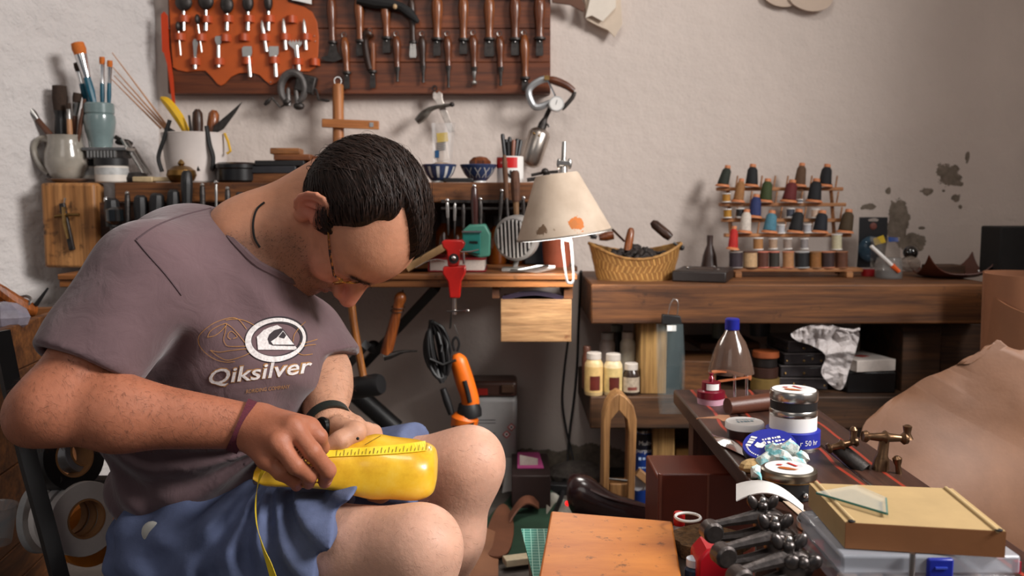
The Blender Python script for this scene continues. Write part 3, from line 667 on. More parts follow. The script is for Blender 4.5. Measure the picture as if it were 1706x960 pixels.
# the collar follows the rim where the neck opening cuts the shirt
rim = []
cen = NB + np.array([0.012, 0, -0.010]); ax = nrm(hp(-0.03, 0, -0.03) - cen); u, v_, _ = frame(ax)
for a in np.linspace(0, 2 * math.pi, 48, endpoint=False):
    o_ = u * math.cos(a) + v_ * math.sin(a); best = None
    for t_ in np.arange(0.12, -0.05, -0.002):
        p = cen + ax * t_ + o_ * (0.0675 - 0.02 * max(0, t_)+0.004)
        if f_shirt(p[None])[0] < 0: best = p; break
    if best is not None: rim.append(best)
if len(rim) > 10:
    rim = np.array(rim); rim = (np.roll(rim, 1, 0) + rim + np.roll(rim, -1, 0)) / 3
    obj('collar', MB().tube(list(rim), 0.0075, 8, closed=True), SHIRTM, shirt)
# shorts ----------------------------------------------------------------
HN0, HN1 = P(598, 812, 1.14), P(522, 985, 1.16); dl = nrm(KNN - HPN); dlf = nrm(KNF - HPF)
HNc = P(556, 890, 1.20); HFc = P(700, 745, 1.44)
nN = nrm(np.array([1.0, 0.0, -0.42])); nF = nrm(dlf + np.array([0, 0, 0.10]))
def f_shorts(p):
    m = HPN + (KNN - HPN) * 0.62
    s = rcone(p, HPN, HPN + (KNN - HPN) * 1.0, 0.104, 0.088); s = smax(s, (p - HNc) @ nN, 0.005)
    s2 = rcone(p, HPF, HPF + (KNF - HPF) * 1.1, 0.102, 0.078); s2 = smax(s2, (p - HFc) @ nF, 0.005)
    s = smax(s, -np.maximum(rcone(p, HPN, KNN, 0.086, 0.066), -((p - HNc) @ nN + 0.02)), 0.003)
    d = smin(s, s2, 0.02); d = smin(d, rcone(p, P(318, 905, 1.38), P(330, 880, 1.52), 0.108, 0.115), 0.05)
    a = p[:, 0] * 70 + p[:, 2] * 55 + 3 * np.sin(p[:, 1] * 25 + p[:, 0] * 9); wv = 0.0045 * np.sin(a) * np.clip((P(560, 800, 1.2)[0] - p[:, 0]) / 0.10, 0.0, 1) + 0.0030 * np.sin(p[:, 0] * 38 - p[:, 2] * 120 + 2 * np.sin(p[:, 0] * 30)) * np.clip((P(520, 800, 1.2)[0] - p[:, 0]) / 0.12, 0.1, 1)
    ca = P(440, 770, 1.25); an = np.arctan2(p[:, 2] - ca[2], p[:, 0] - ca[0]); rr_ = np.hypot(p[:, 2] - ca[2], p[:, 0] - ca[0])
    wv += 0.0065 * np.sin(an * 15 + 1.5 * np.sin(rr_ * 20)) * np.clip(rr_ / 0.06, 0, 1) * np.clip((0.26 - rr_) / 0.08, 0, 1) * (an < 0.3)
    return d + wv
vq, fq = mesh_sdf(f_shorts, P(200, 1060, 1.42) - np.array([0.12, 0.42, 0.06]), P(745, 640, 1.5) + np.array([0.05, 0.22, 0.05]), 0.0045)
t = NT('denim'); co = t.coord(); L = lin((96, 106, 138)); c_ = t.ramp(t.noise(co, 9, 6, 0.65), [(0.3, tuple(v * 0.72 for v in L)), (0.7, tuple(v * 1.12 for v in L))])
t.set(Base_Color=c_, Roughness=0.92, Specular_IOR_Level=0.15, Normal=t.bump(t.noise(co, 420, 2), 0.25, 0.001, t.bump(t.noise(co, 30, 4), 0.3, 0.006)))
np_obj('shorts', vq, fq, t.m, man)['label'] = 'washed blue denim shorts'
obj('pocket_lining', MB().ell(P(252, 886, 1.255), (0.014, 0.006, 0.016), roty(0.4)), mat((190, 188, 180), 0.9, 0, 0.1, 40, 0.1), man)
# glasses ----------------------------------------------------------------
GT = NT('tortoiseshell'); co = GT.coord(); GT.set(Base_Color=GT.ramp(GT.noise(co, 120, 3), [(0.42, lin((28, 14, 10))), (0.62, lin((150, 84, 34)))]), Roughness=0.2)
gp_ = lambda x, y, z: hp(x - 0.010 * min(1, max(0, x / 0.09)), y, z + 0.013 * min(1, max(0, x / 0.09)))
gl = obj('glasses_frame', MB().tube([gp_(0.110, -0.010, -0.004), gp_(0.113, 0, 0.000), gp_(0.110, 0.010, -0.004)], 0.0013, 6), BRASS, man, label='thin gold and tortoiseshell glasses')
GOLD = mat((196, 150, 80), 0.25, 1.0, 0.1, 40, 0)
for s in (-1, 1):
    rimp = [gp_(0.1075 - 0.0045 * (abs(math.cos(a)) ** 2 if s * math.cos(a) > 0 else 0), s * 0.033 + 0.0255 * math.copysign(abs(math.cos(a)) ** 0.7, math.cos(a)), -0.012 + 0.018 * math.copysign(abs(math.sin(a)) ** 0.7, math.sin(a))) for a in np.linspace(0, 2 * math.pi, 28, endpoint=False)]
    obj('rim', MB().tube(rimp, 0.0012, 6, closed=True), GOLD, gl)
    c = np.mean(rimp, axis=0); lm = MB(); lm.add([c] + rimp, [(0, i + 1, (i + 1) % 28 + 1) for i in range(28)])
    obj('lens', lm, mat((225, 230, 232), 0.03, 0, 0, 1, 0, alpha=0.14), gl)
    obj('temple', MB().tube([gp_(0.100, s * 0.060, -0.004), gp_(0.092, s * 0.074, -0.002), gp_(0.060, s * 0.078, 0.004), gp_(0.034, s * 0.0795, 0.010)], [.0016, .0017, .0019, .0019], 6), GT.m, gl)
    obj('temple_tip', MB().tube([gp_(0.034, s * 0.0795, 0.010), gp_(0.008, s * 0.082, 0.018), gp_(-0.010, s * 0.084, 0.024), gp_(-0.026, s * 0.085, 0.012)], 0.0014, 6), GOLD, gl)
    obj('hinge', MB().box(gp_(0.101, s * 0.060, -0.004), (0.005, 0.005, 0.004), HR), GOLD, gl)
# cord round the neck, bracelet and watch
HBV = BVHTree.FromPolygons(V.tolist(), FF.tolist())
cp = [onto(HBV, *p, 0.0015) for p in smoothpts([(441, 338), (428, 350), (422, 372), (424, 396), (433, 412)], 5)]
obj('neck_cord', MB().tube([p for p in cp if p is not None], 0.0015, 6), MATTBLACK, man, label='thin black cord round the neck')
def wrap(name, c, axis, r, wd, th, m, sc=1.0, lab=None, n=36, up=None):
    u, v_, d_ = frame(axis); prof = [(-wd / 2, r), (-wd / 2, r + th), (wd / 2, r + th), (wd / 2, r)]; vs = []; fs = []
    for i in range(n):
        a = 2 * math.pi * i / n; o_ = u * math.cos(a) + v_ * math.sin(a) * sc
        vs += [c + d_ * z + o_ * rr for z, rr in prof]
        j = (i + 1) % n; fs += [(4 * i + k, 4 * i + (k + 1) % 4, 4 * j + (k + 1) % 4, 4 * j + k) for k in range(4)]
    return obj(name, MB().add(vs, fs), m, man, label=lab)
axn = nrm(WRN - ELN)
wrap('bracelet', WRN - axn * 0.006 + Z * 0.001, nrm(axn + Z * -0.30), 0.0335, 0.015, 0.0026, mat((84, 24, 40), 0.85, 0, 0.3, 300, 0.4), 1.0, 'dark red braided bracelet')
axf = nrm(WRF - ELF)
wt = wrap('watch_strap', WRF + axf * 0.004, nrm(axf + X * 0.25), 0.0325, 0.014, 0.003, mat((26, 34, 30), 0.5, 0, 0.2, 60, 0.1), 1.0, 'dark green watch strap')
wc = P(541, 712, 1.262)
obj('watch_case', MB().lathe(wc, wc + np.array([-0.55, -0.75, 0.2]) * 0.010, [(0, .014), (.6, .015), (1, .013)], 20), mat((30, 32, 32), 0.3, 0.6, 0.1, 40, 0), wt)
# ------------------------------------------------------------------ shoe last and tape measure in his hands
st = [(428, 785, 9, 0.016, 1.19), (445, 783, 20, 0.024, 1.20), (470, 778, 27, 0.030, 1.205), (510, 775, 31, 0.033, 1.215), (560, 774, 37, 0.035, 1.225), (600, 776, 45, 0.038, 1.235), (625, 776, 50, 0.041, 1.24), (655, 778, 47, 0.044, 1.245), (690, 782, 45, 0.045, 1.25), (708, 783, 41, 0.042, 1.252), (719, 783, 36, 0.036, 1.253), (725, 783, 29, 0.027, 1.254), (728, 783, 16, 0.014, 1.254)]
rows = []; n = 36
for x, y, hh, hw, yy in st:
    c = P(x, y, yy); hz = S(hh, yy); row = []
    for i in range(n):
        a = 2 * math.pi * i / n; ca, sa = math.cos(a), math.sin(a); e = 0.72
        zz = math.copysign(abs(sa) ** e, sa); xx = math.copysign(abs(ca) ** e, ca); top = max(0, sa)
        row.append(c + np.array([0.0, hw * xx * (1 - 0.35 * top ** 2 * (1 if x < 660 else 0.3)), hz * zz]) + np.array([0, 0.010 * sa, 0]))
    rows.append(row)
rows = np.array(rows); fine = []
tt = np.linspace(0, len(st) - 1, 60)
for u in tt:
    i = int(min(u, len(st) - 2)); fr = u - i; p0, p1, p2, p3 = rows[max(i - 1, 0)], rows[i], rows[i + 1], rows[min(i + 2, len(st) - 1)]
    fine.append(0.5 * (2 * p1 + (p2 - p0) * fr + (2 * p0 - 5 * p1 + 4 * p2 - p3) * fr ** 2 + (-p0 + 3 * p1 - 3 * p2 + p3) * fr ** 3))
fine = np.array(fine); k = len(fine); vs = list(fine.reshape(-1, 3)); fs = [(i * n + j, i * n + (j + 1) % n, (i + 1) * n + (j + 1) % n, (i + 1) * n + j) for i in range(k - 1) for j in range(n)]
fs += [tuple(range(n)), tuple(range((k - 1) * n, k * n))]
t = NT('yellow_last'); co = t.coord(); c = t.ramp(t.noise(co, 16, 6, 0.7), [(0.3, lin((205, 148, 22))), (0.55, lin((232, 184, 44))), (0.8, lin((236, 200, 84)))])
t.set(Base_Color=c, Roughness=0.33, Coat_Weight=0.2, Normal=t.bump(t.noise(co, 90, 4), 0.08, 0.001))
lroot = thing('shoe_last', 'glossy yellow plastic shoe last held in both hands over the lap', 'shoe last', P(600, 826, 1.24))
lm = MB().add(vs, fs); lasto = obj('last_body', lm, t.m, lroot, smooth=60)
LB = BVHTree.FromPolygons([tuple(v) for v in lm.v], lm.f)
PEN = mat((60, 40, 10), 0.8, 0, 0, 1, 0)
def dec2(name, pts, wd, m, parent, lift=0.0008, lab=None):
    vv, ff = band(smoothpts(pts, 6), wd); return decal(name, m, vv, ff, parent, LB, lift, lab)
dec2('pencil_curve', [(552, 752), (570, 746), (577, 737), (577, 732)], 1.1, PEN, lroot)
dec2('pencil_line', [(608, 742), (634, 727)], 0.8, PEN, lroot)
obj('thimble_hole', MB().ell(P(596, 731, 1.205), (0.0022, 0.0022, 0.0022)), MATTBLACK, lroot)
t = NT('worn_patch'); t.set(Base_Color=lin((214, 182, 120)), Roughness=0.8)
TAPEC = mat((238, 206, 40), 0.5, 0, 0.06, 80, 0.02, name='tape_yellow')
tm = thing('tape_measure', 'yellow tailor tape measure laid along the shoe last and hanging down', 'tape measure', P(530, 770, 1.19))
path = smoothpts([(532, 758), (575, 755), (630, 752), (680, 748), (712, 744), (722, 743)], 8)
vv, ff = band(path, [11 + 7 * i / len(path) for i in range(len(path))]); decal('tape_along_last', TAPEC, vv, ff, tm, LB, 0.0016)
tv, tf = [], []
for i, x in enumerate(np.arange(560, 718, 6.2)):
    yb = np.interp(x, [532, 722], [763, 751]); L = 9 if i % 2 == 0 else 5
    a, b = band([(x, yb), (x + 0.8, yb - L * 0.5), (x + 1.6, yb - L)], 0.8); tf += [tuple(q + len(tv) for q in f) for f in b]; tv += a
decal('tape_graduations', PEN, tv, tf, tm, LB, 0.0022, 'black measuring marks')
hp_ = smoothpts([P(440, 782, 1.150), P(431, 800, 1.128), P(426, 832, 1.118), P(427, 870, 1.112), P(437, 910, 1.105), (P(448, 940, 1.10)), P(462, 985, 1.10)], 6)
mb = MB(); L = []
for i, p in enumerate(hp_):
    tw = 0.9 + 0.5 * math.sin(i * 0.12); u = np.array([math.cos(tw), -math.sin(tw), 0]); L.append((p - u * 0.0065, p + u * 0.0065))
mb.grid(lambda a, b: L[int(round(a * (len(L) - 1)))][int(round(b))], len(L), 2, 0.0006); obj('tape_hanging_end', mb, TAPEC, tm)
# ------------------------------------------------------------------ helpers for things placed from the photograph
def A(px, Y, z):
    dep = Y * math.cos(PITCH) - (z - CAMZ) * math.sin(PITCH); return np.array([(px - 853) / F * dep, Y, z])
def sc(Y): return Y / F / math.cos(PITCH)
def LP(mb, px, Y, z, prof, n=20):
    """standing turned shape: prof = (height px, radius px) above the support plane z"""
    o = A(px, Y, z); k = sc(Y); h = prof[-1][0] - prof[0][0]
    return mb.lathe(o + Z * prof[0][0] * k, o + Z * prof[-1][0] * k, [((a - prof[0][0]) / h, r * k) for a, r in prof], n)
def PP(mb, pts, Y, depth):
    """flat plate cut to a photo outline, front at Y, given thickness"""
    q = [P(x, y, Y) for x, y in pts]; o = q[0]; return mb.prism([((p - o)[0], (p - o)[2]) for p in q], o, X, Z, depth)
def PT(pts, Y): return [P(x, y, Y) for x, y in pts]
ORD = ['first', 'second', 'third', 'fourth', 'fifth', 'sixth', 'seventh', 'eighth', 'ninth', 'tenth', 'eleventh', 'twelfth']
# ------------------------------------------------------------------ tool board on the back wall
WD = wood((96, 46, 20), (138, 72, 34), 0, 26, 0.5, name='board_mahogany', coat=0.1)
br = thing('tool_board', 'long red-brown wooden tool board fixed high on the white wall', 'tool board', P(600, 156, 2.6))
yb = 2.575
pl = [(278, 917, 104, 156), (278, 917, 47.6, 103.4), (278, 917, -40, 47)]
for x0, x1, y0, y1 in pl:
    p0, p1 = P(x0, y0, yb), P(x1, y1, yb); obj('plank', MB().box(((p0[0] + p1[0]) / 2, yb + 0.0225, (p0[2] + p1[2]) / 2), (p1[0] - p0[0], 0.045, p0[2] - p1[2] - 0.0004)), WD, br, bevel=0.0012)
obj('rail', MB().box(((P(278, 0, yb)[0] + P(917, 0, yb)[0]) / 2, yb - 0.008, P(600, -8, yb)[2]), (P(917, 0, yb)[0] - P(278, 0, yb)[0], 0.016, 0.014)), wood((70, 34, 16), (96, 50, 26), 0, 26), br)
HW = [wood((120, 62, 24), (172, 98, 44), 2, 60, 0.35, name='handle_oak', coat=0.3), wood((92, 44, 18), (140, 74, 32), 2, 60, 0.35, name='handle_chestnut', coat=0.3), wood((48, 28, 18), (78, 46, 28), 2, 60, 0.4, name='handle_dark')]
yt = 2.562
def knife(i, row, x, y0, yf, y1, hw, bw, kind='flat', hm=0, ring=True, lean=0, bm=IRON):
    side = 'upper' if row == 0 else 'lower'
    extra = {'flat': 'flat blade', 'moon': 'half-moon blade', 'point': 'thin pointed tip', 'ball': 'ball tip', 'bright': 'bright steel blade', 'dark': 'curved black handle'}[kind]
    lab = '%s wooden-handled tool from the left in the %s row of the board, %s' % (ORD[i], side, extra)
    r = thing('leather_tool', lab, 'tool', P(x, y1, yt), 'wooden-handled tools hung on the board')
    a, b = P(x - lean, y0, yt), P(x, yf, yt); k = sc(yt)
    if kind == 'dark':
        obj('handle', MB().tube(smoothpts([P(617, 53, yt), P(609, 66, yt), P(612, 95, yt), P(617, 116, yt)], 6), [.013, .015, .016, .0155, .0135, .012, .0108, .010, .010, .010, .0105, .011, .011, .0108, .0105, .0102, .010, .010, .010][:19], 10), HW[2], r)
        obj('handle_grip', MB().lathe(P(621, 72, yt - .006), b, [(0, .006), (.5, .0075), (1, .0065)], 10), HW[0], r)
    else:
        obj('handle', MB().lathe(a, b, [(0, hw * .35 * k), (.03, hw * .62 * k), (.18, hw * .95 * k), (.36, hw * k), (.62, hw * .78 * k), (.85, hw * .66 * k), (1, hw * .74 * k)], 12), HW[hm], r)
    f = P(x, yf + 4, yt)
    if kind in ('flat', 'moon', 'bright', 'dark'):
        obj('ferrule', MB().lathe(b, f, [(0, hw * .80 * k), (.15, hw * 1.0 * k), (1, hw * 1.0 * k)], 12), IRON, r)
        if kind == 'moon':
            PPm = [(x - 5, yf + 3), (x + 5, yf + 3), (x + 8, y1 - 14), (x + 16, y1 - 2), (x + 4, y1 + 3), (x - 10, y1 + 2), (x - 20, y1 - 4), (x - 8, y1 - 8), (x - 5, y1 - 20)]
            obj('blade', PP(MB(), PPm, yt, 0.003), bm, r)
        else: obj('blade', PP(MB(), [(x - bw * .75, yf + 4), (x + bw * .75, yf + 4), (x + bw, y1 - 4), (x + bw * .8, y1), (x - bw * .8, y1), (x - bw, y1 - 4)], yt, 0.003), bm, r)
        obj('rivet', MB().ell(P(x, yf + 7, yt - 0.003), 0.0025, None, 8, 5), STEEL, r)
    else:
        obj('ferrule', MB().lathe(b, P(x, yf + 7, yt), [(0, hw * .7 * k), (1, hw * .55 * k)], 10), IRON, r)
        prof = [(0, 3.2 * k), (.7, 2.0 * k), (1, 2.6 * k)]
        if kind == 'ball': prof = [(0, 3.5 * k), (.45, 3.0 * k), (.6, 2.0 * k), (.72, 4.2 * k), (.86, 4.6 * k), (1, 2.5 * k)]
        obj('tip', MB().lathe(P(x, yf + 6, yt), P(x, y1, yt), prof, 10), STEEL if kind == 'ball' else IRON, r)
    if ring:
        c = P(x - lean, y0 - 4, yt); obj('ring', MB().tube([c + X * .0062 * math.cos(t_) + Z * .0068 * math.sin(t_) for t_ in np.linspace(0, 6.283, 14, endpoint=False)], .0012, 5, True), STEEL, r)
        obj('hook', MB().tube([P(x - lean, y0 - 8, yt - .003), P(x - lean, y0 - 8, 2.58)], .0012, 5), STEEL, r)
R0 = [(554, -8, 68, 100, 7.5, 6, 'moon', 1), (600, -6, 66, 93, 8, 7, 'flat', 0), (644, 0, 61, 88, 8, 7, 'flat', 0), (688, -6, 68, 96, 6.5, 6, 'bright', 2), (728, -8, 63, 93, 9.5, 6.5, 'flat', 0), (772, -8, 64, 90, 8.5, 7, 'flat', 0), (815, -8, 63, 94, 9, 8.5, 'flat', 0), (858, -8, 63, 92, 9.5, 7, 'flat', 1), (899, -8, 62, 93, 10, 6.5, 'flat', 1)]
for i, (x, y0, yf, y1, hw, bw, kd, hm) in enumerate(R0): knife(i, 0, x, y0, yf, y1, hw, bw, kd, hm, False, 3 if i < 4 else 0, STEEL if kd == 'bright' else IRON)
R1 = [(578, 62, 119, 148, 7, 5, 'flat', 0), (621, 55, 117, 147, 7, 5, 'dark', 2), (662, 60, 112, 136, 7, 4, 'point', 1), (705, 60, 110, 138, 6.5, 4, 'point', 2), (747, 60, 110, 146, 7, 4, 'point', 1), (790, 58, 112, 142, 7.5, 4, 'ball', 1), (834, 60, 112, 143, 7.5, 4, 'point', 1), (875, 58, 128, 151, 8, 6, 'flat', 0)]
for i, (x, y0, yf, y1, hw, bw, kd, hm) in enumerate(R1): knife(i, 1, x, y0, yf, y1, hw, bw, kd, hm, True, 5 if i < 2 else 2)
# black tassel brush across the top of the board
tb = thing('horsehair_brush', 'black horsehair brush hung across the top of the tool board', 'brush', P(650, 38, 2.555))
obj('bristle_bundle', MB().tube(PT([(596, -2), (625, 4), (650, 7), (668, 12), (682, 22), (697, 37)], 2.553), [.016, .018, .014, .013, .015, .006], 10), MATTBLACK, tb)
obj('cord_knot', MB().ell(P(658, 11, 2.536), (.006, .005, .007)), mat((190, 160, 120), 0.7), tb)
for i in range(9): obj('bristle', MB().tube([P(672 + i, 14, 2.55), P(682 + i * 1.2, 26 + i % 3, 2.548), P(688 + i * 1.5, 38 + (i * 5) % 7, 2.55)], [.0014, .0012, .0004], 4), MATTBLACK, tb)
# ------------------------------------------------------------------ leather tool holder with the punches and irons
OL = leather((186, 84, 28), 0.5, 0.16, 'orange_leather'); OL2 = leather((176, 70, 22), 0.5, 0.12, 'orange_leather_loop')
lh = thing('leather_tool_holder', 'orange leather tool holder with scalloped lower edge pinned on the board', 'tool holder', P(400, 142, 2.57))
ol = [(280, -30), (284, 60), (288, 112), (296, 117), (312, 120), (328, 118), (342, 118), (352, 128), (362, 140), (368, 143), (375, 139), (385, 128), (398, 122), (418, 121), (432, 125), (442, 135), (451, 142), (460, 138), (470, 126), (482, 119), (515, 119), (526, 112), (530, 90), (531, 60), (528, 36), (520, 20), (506, 11), (480, 3), (470, -30)]
obj('leather_panel', PP(MB(), ol, 2.570, 0.003), OL, lh, bevel=0.001)
obj('side_strap', PP(MB(), [(268, 24), (273, 19), (279, 26), (281, 80), (288, 130), (292, 186), (288, 180), (279, 110), (273, 88), (270, 86)], 2.560, 0.004), leather((196, 60, 16), 0.45, 0.12), lh)
loops = [(308, 32), (345, 33), (380, 32), (415, 32), (449, 32), (486, 33), (300, 62), (335, 63), (376, 64), (407, 63), (441, 63), (475, 62), (510, 62), (325, 103), (365, 103), (412, 102), (457, 101), (496, 103), (524, 104)]
for x, y in loops:
    o = P(x, y, 2.569); k = sc(2.569)
    obj('loop', MB().grid(lambda u, v: o + X * (u - .5) * 18 * k - Y_ * (.0168 * math.sin(math.pi * u) ** .7) + Z * (v - .5) * 11 * k, 9, 2, 0.0015), OL2, lh)
for x, y in ((524, 60), (525, 69), (451, 137)): obj('pin', MB().ell(P(x, y, 2.5685), .002, None, 8, 5), CHROME, lh)
yl = 2.561; k = sc(yl)
def iron(lab, prof, x, y0, y1, m, lean=0, head=None, name='leather_iron'):
    r = thing(name, lab, 'tool', P(x + lean, y1, yl), 'punches and irons in the leather holder')
    obj('shank', MB().lathe(P(x, y0, yl), P(x + lean, y1, yl), [(t_, q * k) for t_, q in prof], 10), m, r)
    if head is not None:
        mb_ = MB()
        if head[0] == 'round': mb_.ell(P(x, head[1], yl - .003), (head[2] * k, .012, head[3] * k)); obj('head', mb_, IRON, r)
        else: obj('blade', PP(mb_, head[1], yl - .002, .0025), head[2], r)
POL = mat((200, 198, 194), 0.35, 0.85, 0.08, 60, 0.02)
for i, (x, w_, yy) in enumerate(((306, 14, 4), (343, 13, 2), (378, 11, 8), (413, 9.5, 5), (447, 7, 4))):
    iron('%s black round-headed punch from the left along the top of the leather holder' % ORD[i], [(0, 2.6), (.4, 2.6), (.5, 3.2), (1, 3.2)], x, 14, 51, STEEL, 0, ('round', yy, w_, 14))
for i, (x, y0, y1, ln) in enumerate(((297, 48, 92, 4), (329, 36, 87, 7))):
    iron('%s black-headed awl from the left in the leather holder' % ORD[i], [(0, 1.6), (1, 1.3)], x, y0, y1, STEEL, ln, ('round', y0 - 4, 4, 8))
for i, (x, y0, y1, ln) in enumerate(((436, 34, 86, 8), (472, 31, 83, 4), (506, 32, 83, 4))):
    iron('%s slim polished pricking iron from the left in the middle row of loops' % ORD[i], [(0, .8), (.1, 2.6), (.35, 3), (.5, 2.2), (.55, 2.8), (1, 2.8)], x, y0, y1, POL, ln)
hd = [('narrow spoon-shaped iron at the left of the bottom row of loops', 325, [(321, 70), (323, 65), (328, 65), (330, 72), (328, 80), (327, 96), (323, 96), (322, 80)], 115, 0), ('forked iron second in the bottom row of loops', 364, [(358, 62), (360, 60), (368, 60), (370, 66), (366, 76), (366, 96), (361, 96), (362, 76), (358, 68)], 112, 0),
      ('wide flat chisel iron in the middle of the bottom row of loops', 412, [(403, 80), (406, 77), (419, 77), (420, 88), (418, 94), (404, 94)], 128, 3), ('wide flat chisel iron second from right in the bottom row', 456, [(447, 80), (449, 77), (464, 77), (464, 89), (461, 94), (449, 94)], 128, 2), ('comb-toothed iron at the right of the bottom row of loops', 492, [(479, 66), (481, 71), (483, 66), (486, 71), (488, 66), (491, 71), (493, 66), (496, 71), (498, 66), (501, 71), (503, 66), (503, 73), (499, 78), (496, 83), (496, 95), (492, 95), (490, 82), (483, 76), (480, 72)], 117, 4)]
for lab, x, poly, y1, ln in hd: iron(lab, [(0, 2.8), (1, 3.0)], x + (2 if ln else 0), poly[-2][1], y1, POL, ln, ('flat', poly, POL))
one('paper_note', PP(MB(), [(484, -12), (519, -12), (519, 7), (497, 2), (486, 0)], 2.558, .0006), PAPER, 'white paper scrap tucked behind the top of the leather holder', 'paper', smooth=0)
# ------------------------------------------------------------------ things hung on the wall below the board
yh = 2.555
sm_ = thing('cast_iron_skiver', 'old cast-iron hand-cranked leather machine hanging below the tool board', 'hand machine', P(488, 183, yh))
ringp = [P(488 + 20 * math.cos(t_), 147 - 26 * math.sin(t_), yh) for t_ in np.linspace(-1.05, math.pi + 1.05, 22)]
CAST = mat((104, 100, 98), 0.45, 0.7, 0.3, 60, 0.15)
obj('frame_ring', MB().tube(ringp, [.0085 + .003 * math.sin(i / 21 * 3.14) for i in range(22)], 10), CAST, sm_)
for x in (480, 493): obj('jaw', MB().lathe(P(x, 146, yh), P(x + (1 if x < 488 else 3), 176, yh), [(0, .003), (.1, .006), (1, .0075)], 10), CAST, sm_)
obj('body', MB().box(P(510, 140, yh + .008), (.055, .03, .050), roty(.25)).ell(P(498, 177, yh), (.016, .012, .011)).ell(P(478, 170, yh), (.012, .011, .012)), IRON, sm_, bevel=.004)
obj('crank', MB().tube(PT([(475, 174), (467, 179), (453, 163), (450, 165)], yh), .0032, 7), IRON, sm_); obj('crank_knob', MB().lathe(P(451, 164, yh), P(441, 175, yh), [(0, .003), (.5, .007), (1, .004)], 10), IRON, sm_)
obj('crank', MB().tube(PT([(522, 146), (527, 150), (531, 166), (546, 168)], yh), .0035, 7), IRON, sm_); obj('crank_knob', MB().lathe(P(536, 166, yh), P(549, 168, yh), [(0, .003), (.6, .0055), (1, .003)], 10), IRON, sm_)
obj('hanging_wire', MB().tube(PT([(488, 121), (489, 105)], yh + .01), .0012, 5), STEEL, sm_)
SW = wood((176, 108, 56), (206, 138, 80), 2, 40, .5, name='stick_beech'); SWX = wood((176, 108, 56), (206, 138, 80), 0, 40, .5)
cs = thing('wooden_foot_gauge', 'wooden cross-shaped foot gauge hanging behind the man\'s head', 'gauge', P(565, 250, 2.54))
obj('upright', MB().lathe(P(563, 140, 2.55), P(564, 258, 2.55), [(0, .012), (.03, .0155), (1, .0165)], 14), SW, cs)
obj('crossbar', MB().box(P(584, 207, 2.532), (S(93, 2.532), .014, S(14, 2.532)), roty(.04)), SWX, cs, bevel=.002)
obj('ring', MB().tube([P(563, 135, 2.55) + X * .010 * math.cos(t_) + Z * .011 * math.sin(t_) for t_ in np.linspace(0, 6.28, 16, endpoint=False)], .0016, 6, True), CHROME, cs)
obj('rivet_plate', MB().box(P(619, 208, 2.524), (.011, .002, .012)), CHROME, cs)
obj('nail', MB().tube([P(563, 131, 2.545), P(563, 131, WALLY)], .0018, 6), IRON, cs)
mg = thing('steel_lever_gauge', 'small chromed lever tool hanging on the wall left of the dial gauge', 'gauge', P(725, 220, 2.56))
obj('blade', PP(MB(), [(721, 156), (724, 152), (728, 156), (731, 152), (737, 156), (737, 165), (758, 219), (748, 221), (727, 172), (721, 163)], 2.57, .006), mat((206, 196, 188), .35, .8, .2, 60, .05), mg, bevel=.001)
obj('lever', MB().tube(smoothpts(PT([(694, 203), (704, 194), (716, 183), (730, 178), (744, 176), (757, 174)], 2.555), 5), [.007 + .006 * math.exp(-((i - 5) / 5) ** 2) - .0001 * i for i in range(26)], 8), mat((120, 116, 110), .3, .9, .3, 40, .05), mg)
obj('knob', MB().ell(P(753, 174, 2.552), .007), IRON, mg)
obj('hook_ring', MB().tube([P(724, 147, 2.565) + X * .006 * math.cos(t_) + Z * .007 * math.sin(t_) for t_ in np.linspace(0, 6.28, 14, endpoint=False)], .0018, 6, True), IRON, mg)
obj('nail', MB().tube([P(724, 145, 2.56), P(724, 145, WALLY)], .0018, 6), IRON, mg)
yd = 2.53
dg = thing('dial_gauge', 'grey dial thickness gauge with wooden grip hanging at the board corner', 'gauge', P(915, 190, yd))
obj('frame', MB().tube(smoothpts(PT([(914, 131), (900, 134), (884, 145), (881, 158), (889, 176), (900, 178), (916, 172), (925, 172)], yd), 5), .0095, 8, flat=.8), mat((160, 162, 164), .4, .6, .1, 40, .05), dg)
obj('grip', MB().tube(smoothpts(PT([(914, 132), (928, 136), (944, 143), (956, 152)], yd), 4), [.008, .0095, .011, .0115, .0115, .0115, .011, .011, .0105, .010, .0095, .009, .0085], 10), wood((84, 42, 22), (116, 62, 34), 0, 50, .4), dg)
obj('grip_frame', MB().tube(smoothpts(PT([(957, 153), (954, 162), (944, 174), (936, 182)], yd), 4), .006, 8), IRON, dg)
dc = P(927, 173, yd - .016)
dl_ = obj('dial', MB().lathe(dc, dc + Y_ * .016, [(0, .0195), (.1, .0215), (1, .0215)], 28), mat((214, 214, 212), .3, .5, .03, 40, 0), dg)
obj('dial_face', MB().lathe(dc - Y_ * .0006, dc, [(0, .0175), (1, .0175)], 28), PAPER, dl_); obj('needle', MB().box(dc - Y_ * .0012 + Z * .004, (.0012, .0006, .013), roty(.3)), MATTBLACK, dl_)
obj('plunger', MB().tube(PT([(911, 131), (925, 160)], yd - .006), .0025, 7), CHROME, dg); obj('clip', MB().box(P(911, 130, yd - .004), (.014, .014, .012)), BRASS, dg)
obj('nail', MB().tube([P(911, 128, yd), P(911, 128, WALLY)], .002, 6), IRON, dg)
ca = thing('steel_hand_pump', 'brushed steel cylinder tool hanging below the dial gauge', 'hand tool', P(880, 280, yd))
obj('cylinder', MB().lathe(P(902, 214, yd + .03), P(881, 278, yd + .03), [(0, .014), (.06, .026), (.14, .031), (.84, .031), (.93, .027), (1, .014)], 22), mat((190, 182, 174), .3, 1, .1, 40, .03), ca)
obj('neck', MB().lathe(P(908, 198, yd + .03), P(900, 219, yd + .03), [(0, .007), (.4, .012), (1, .013)], 12), IRON, ca); obj('stem', MB().tube(PT([(921, 170), (905, 205)], yd + .03), .0065, 8), IRON, ca)
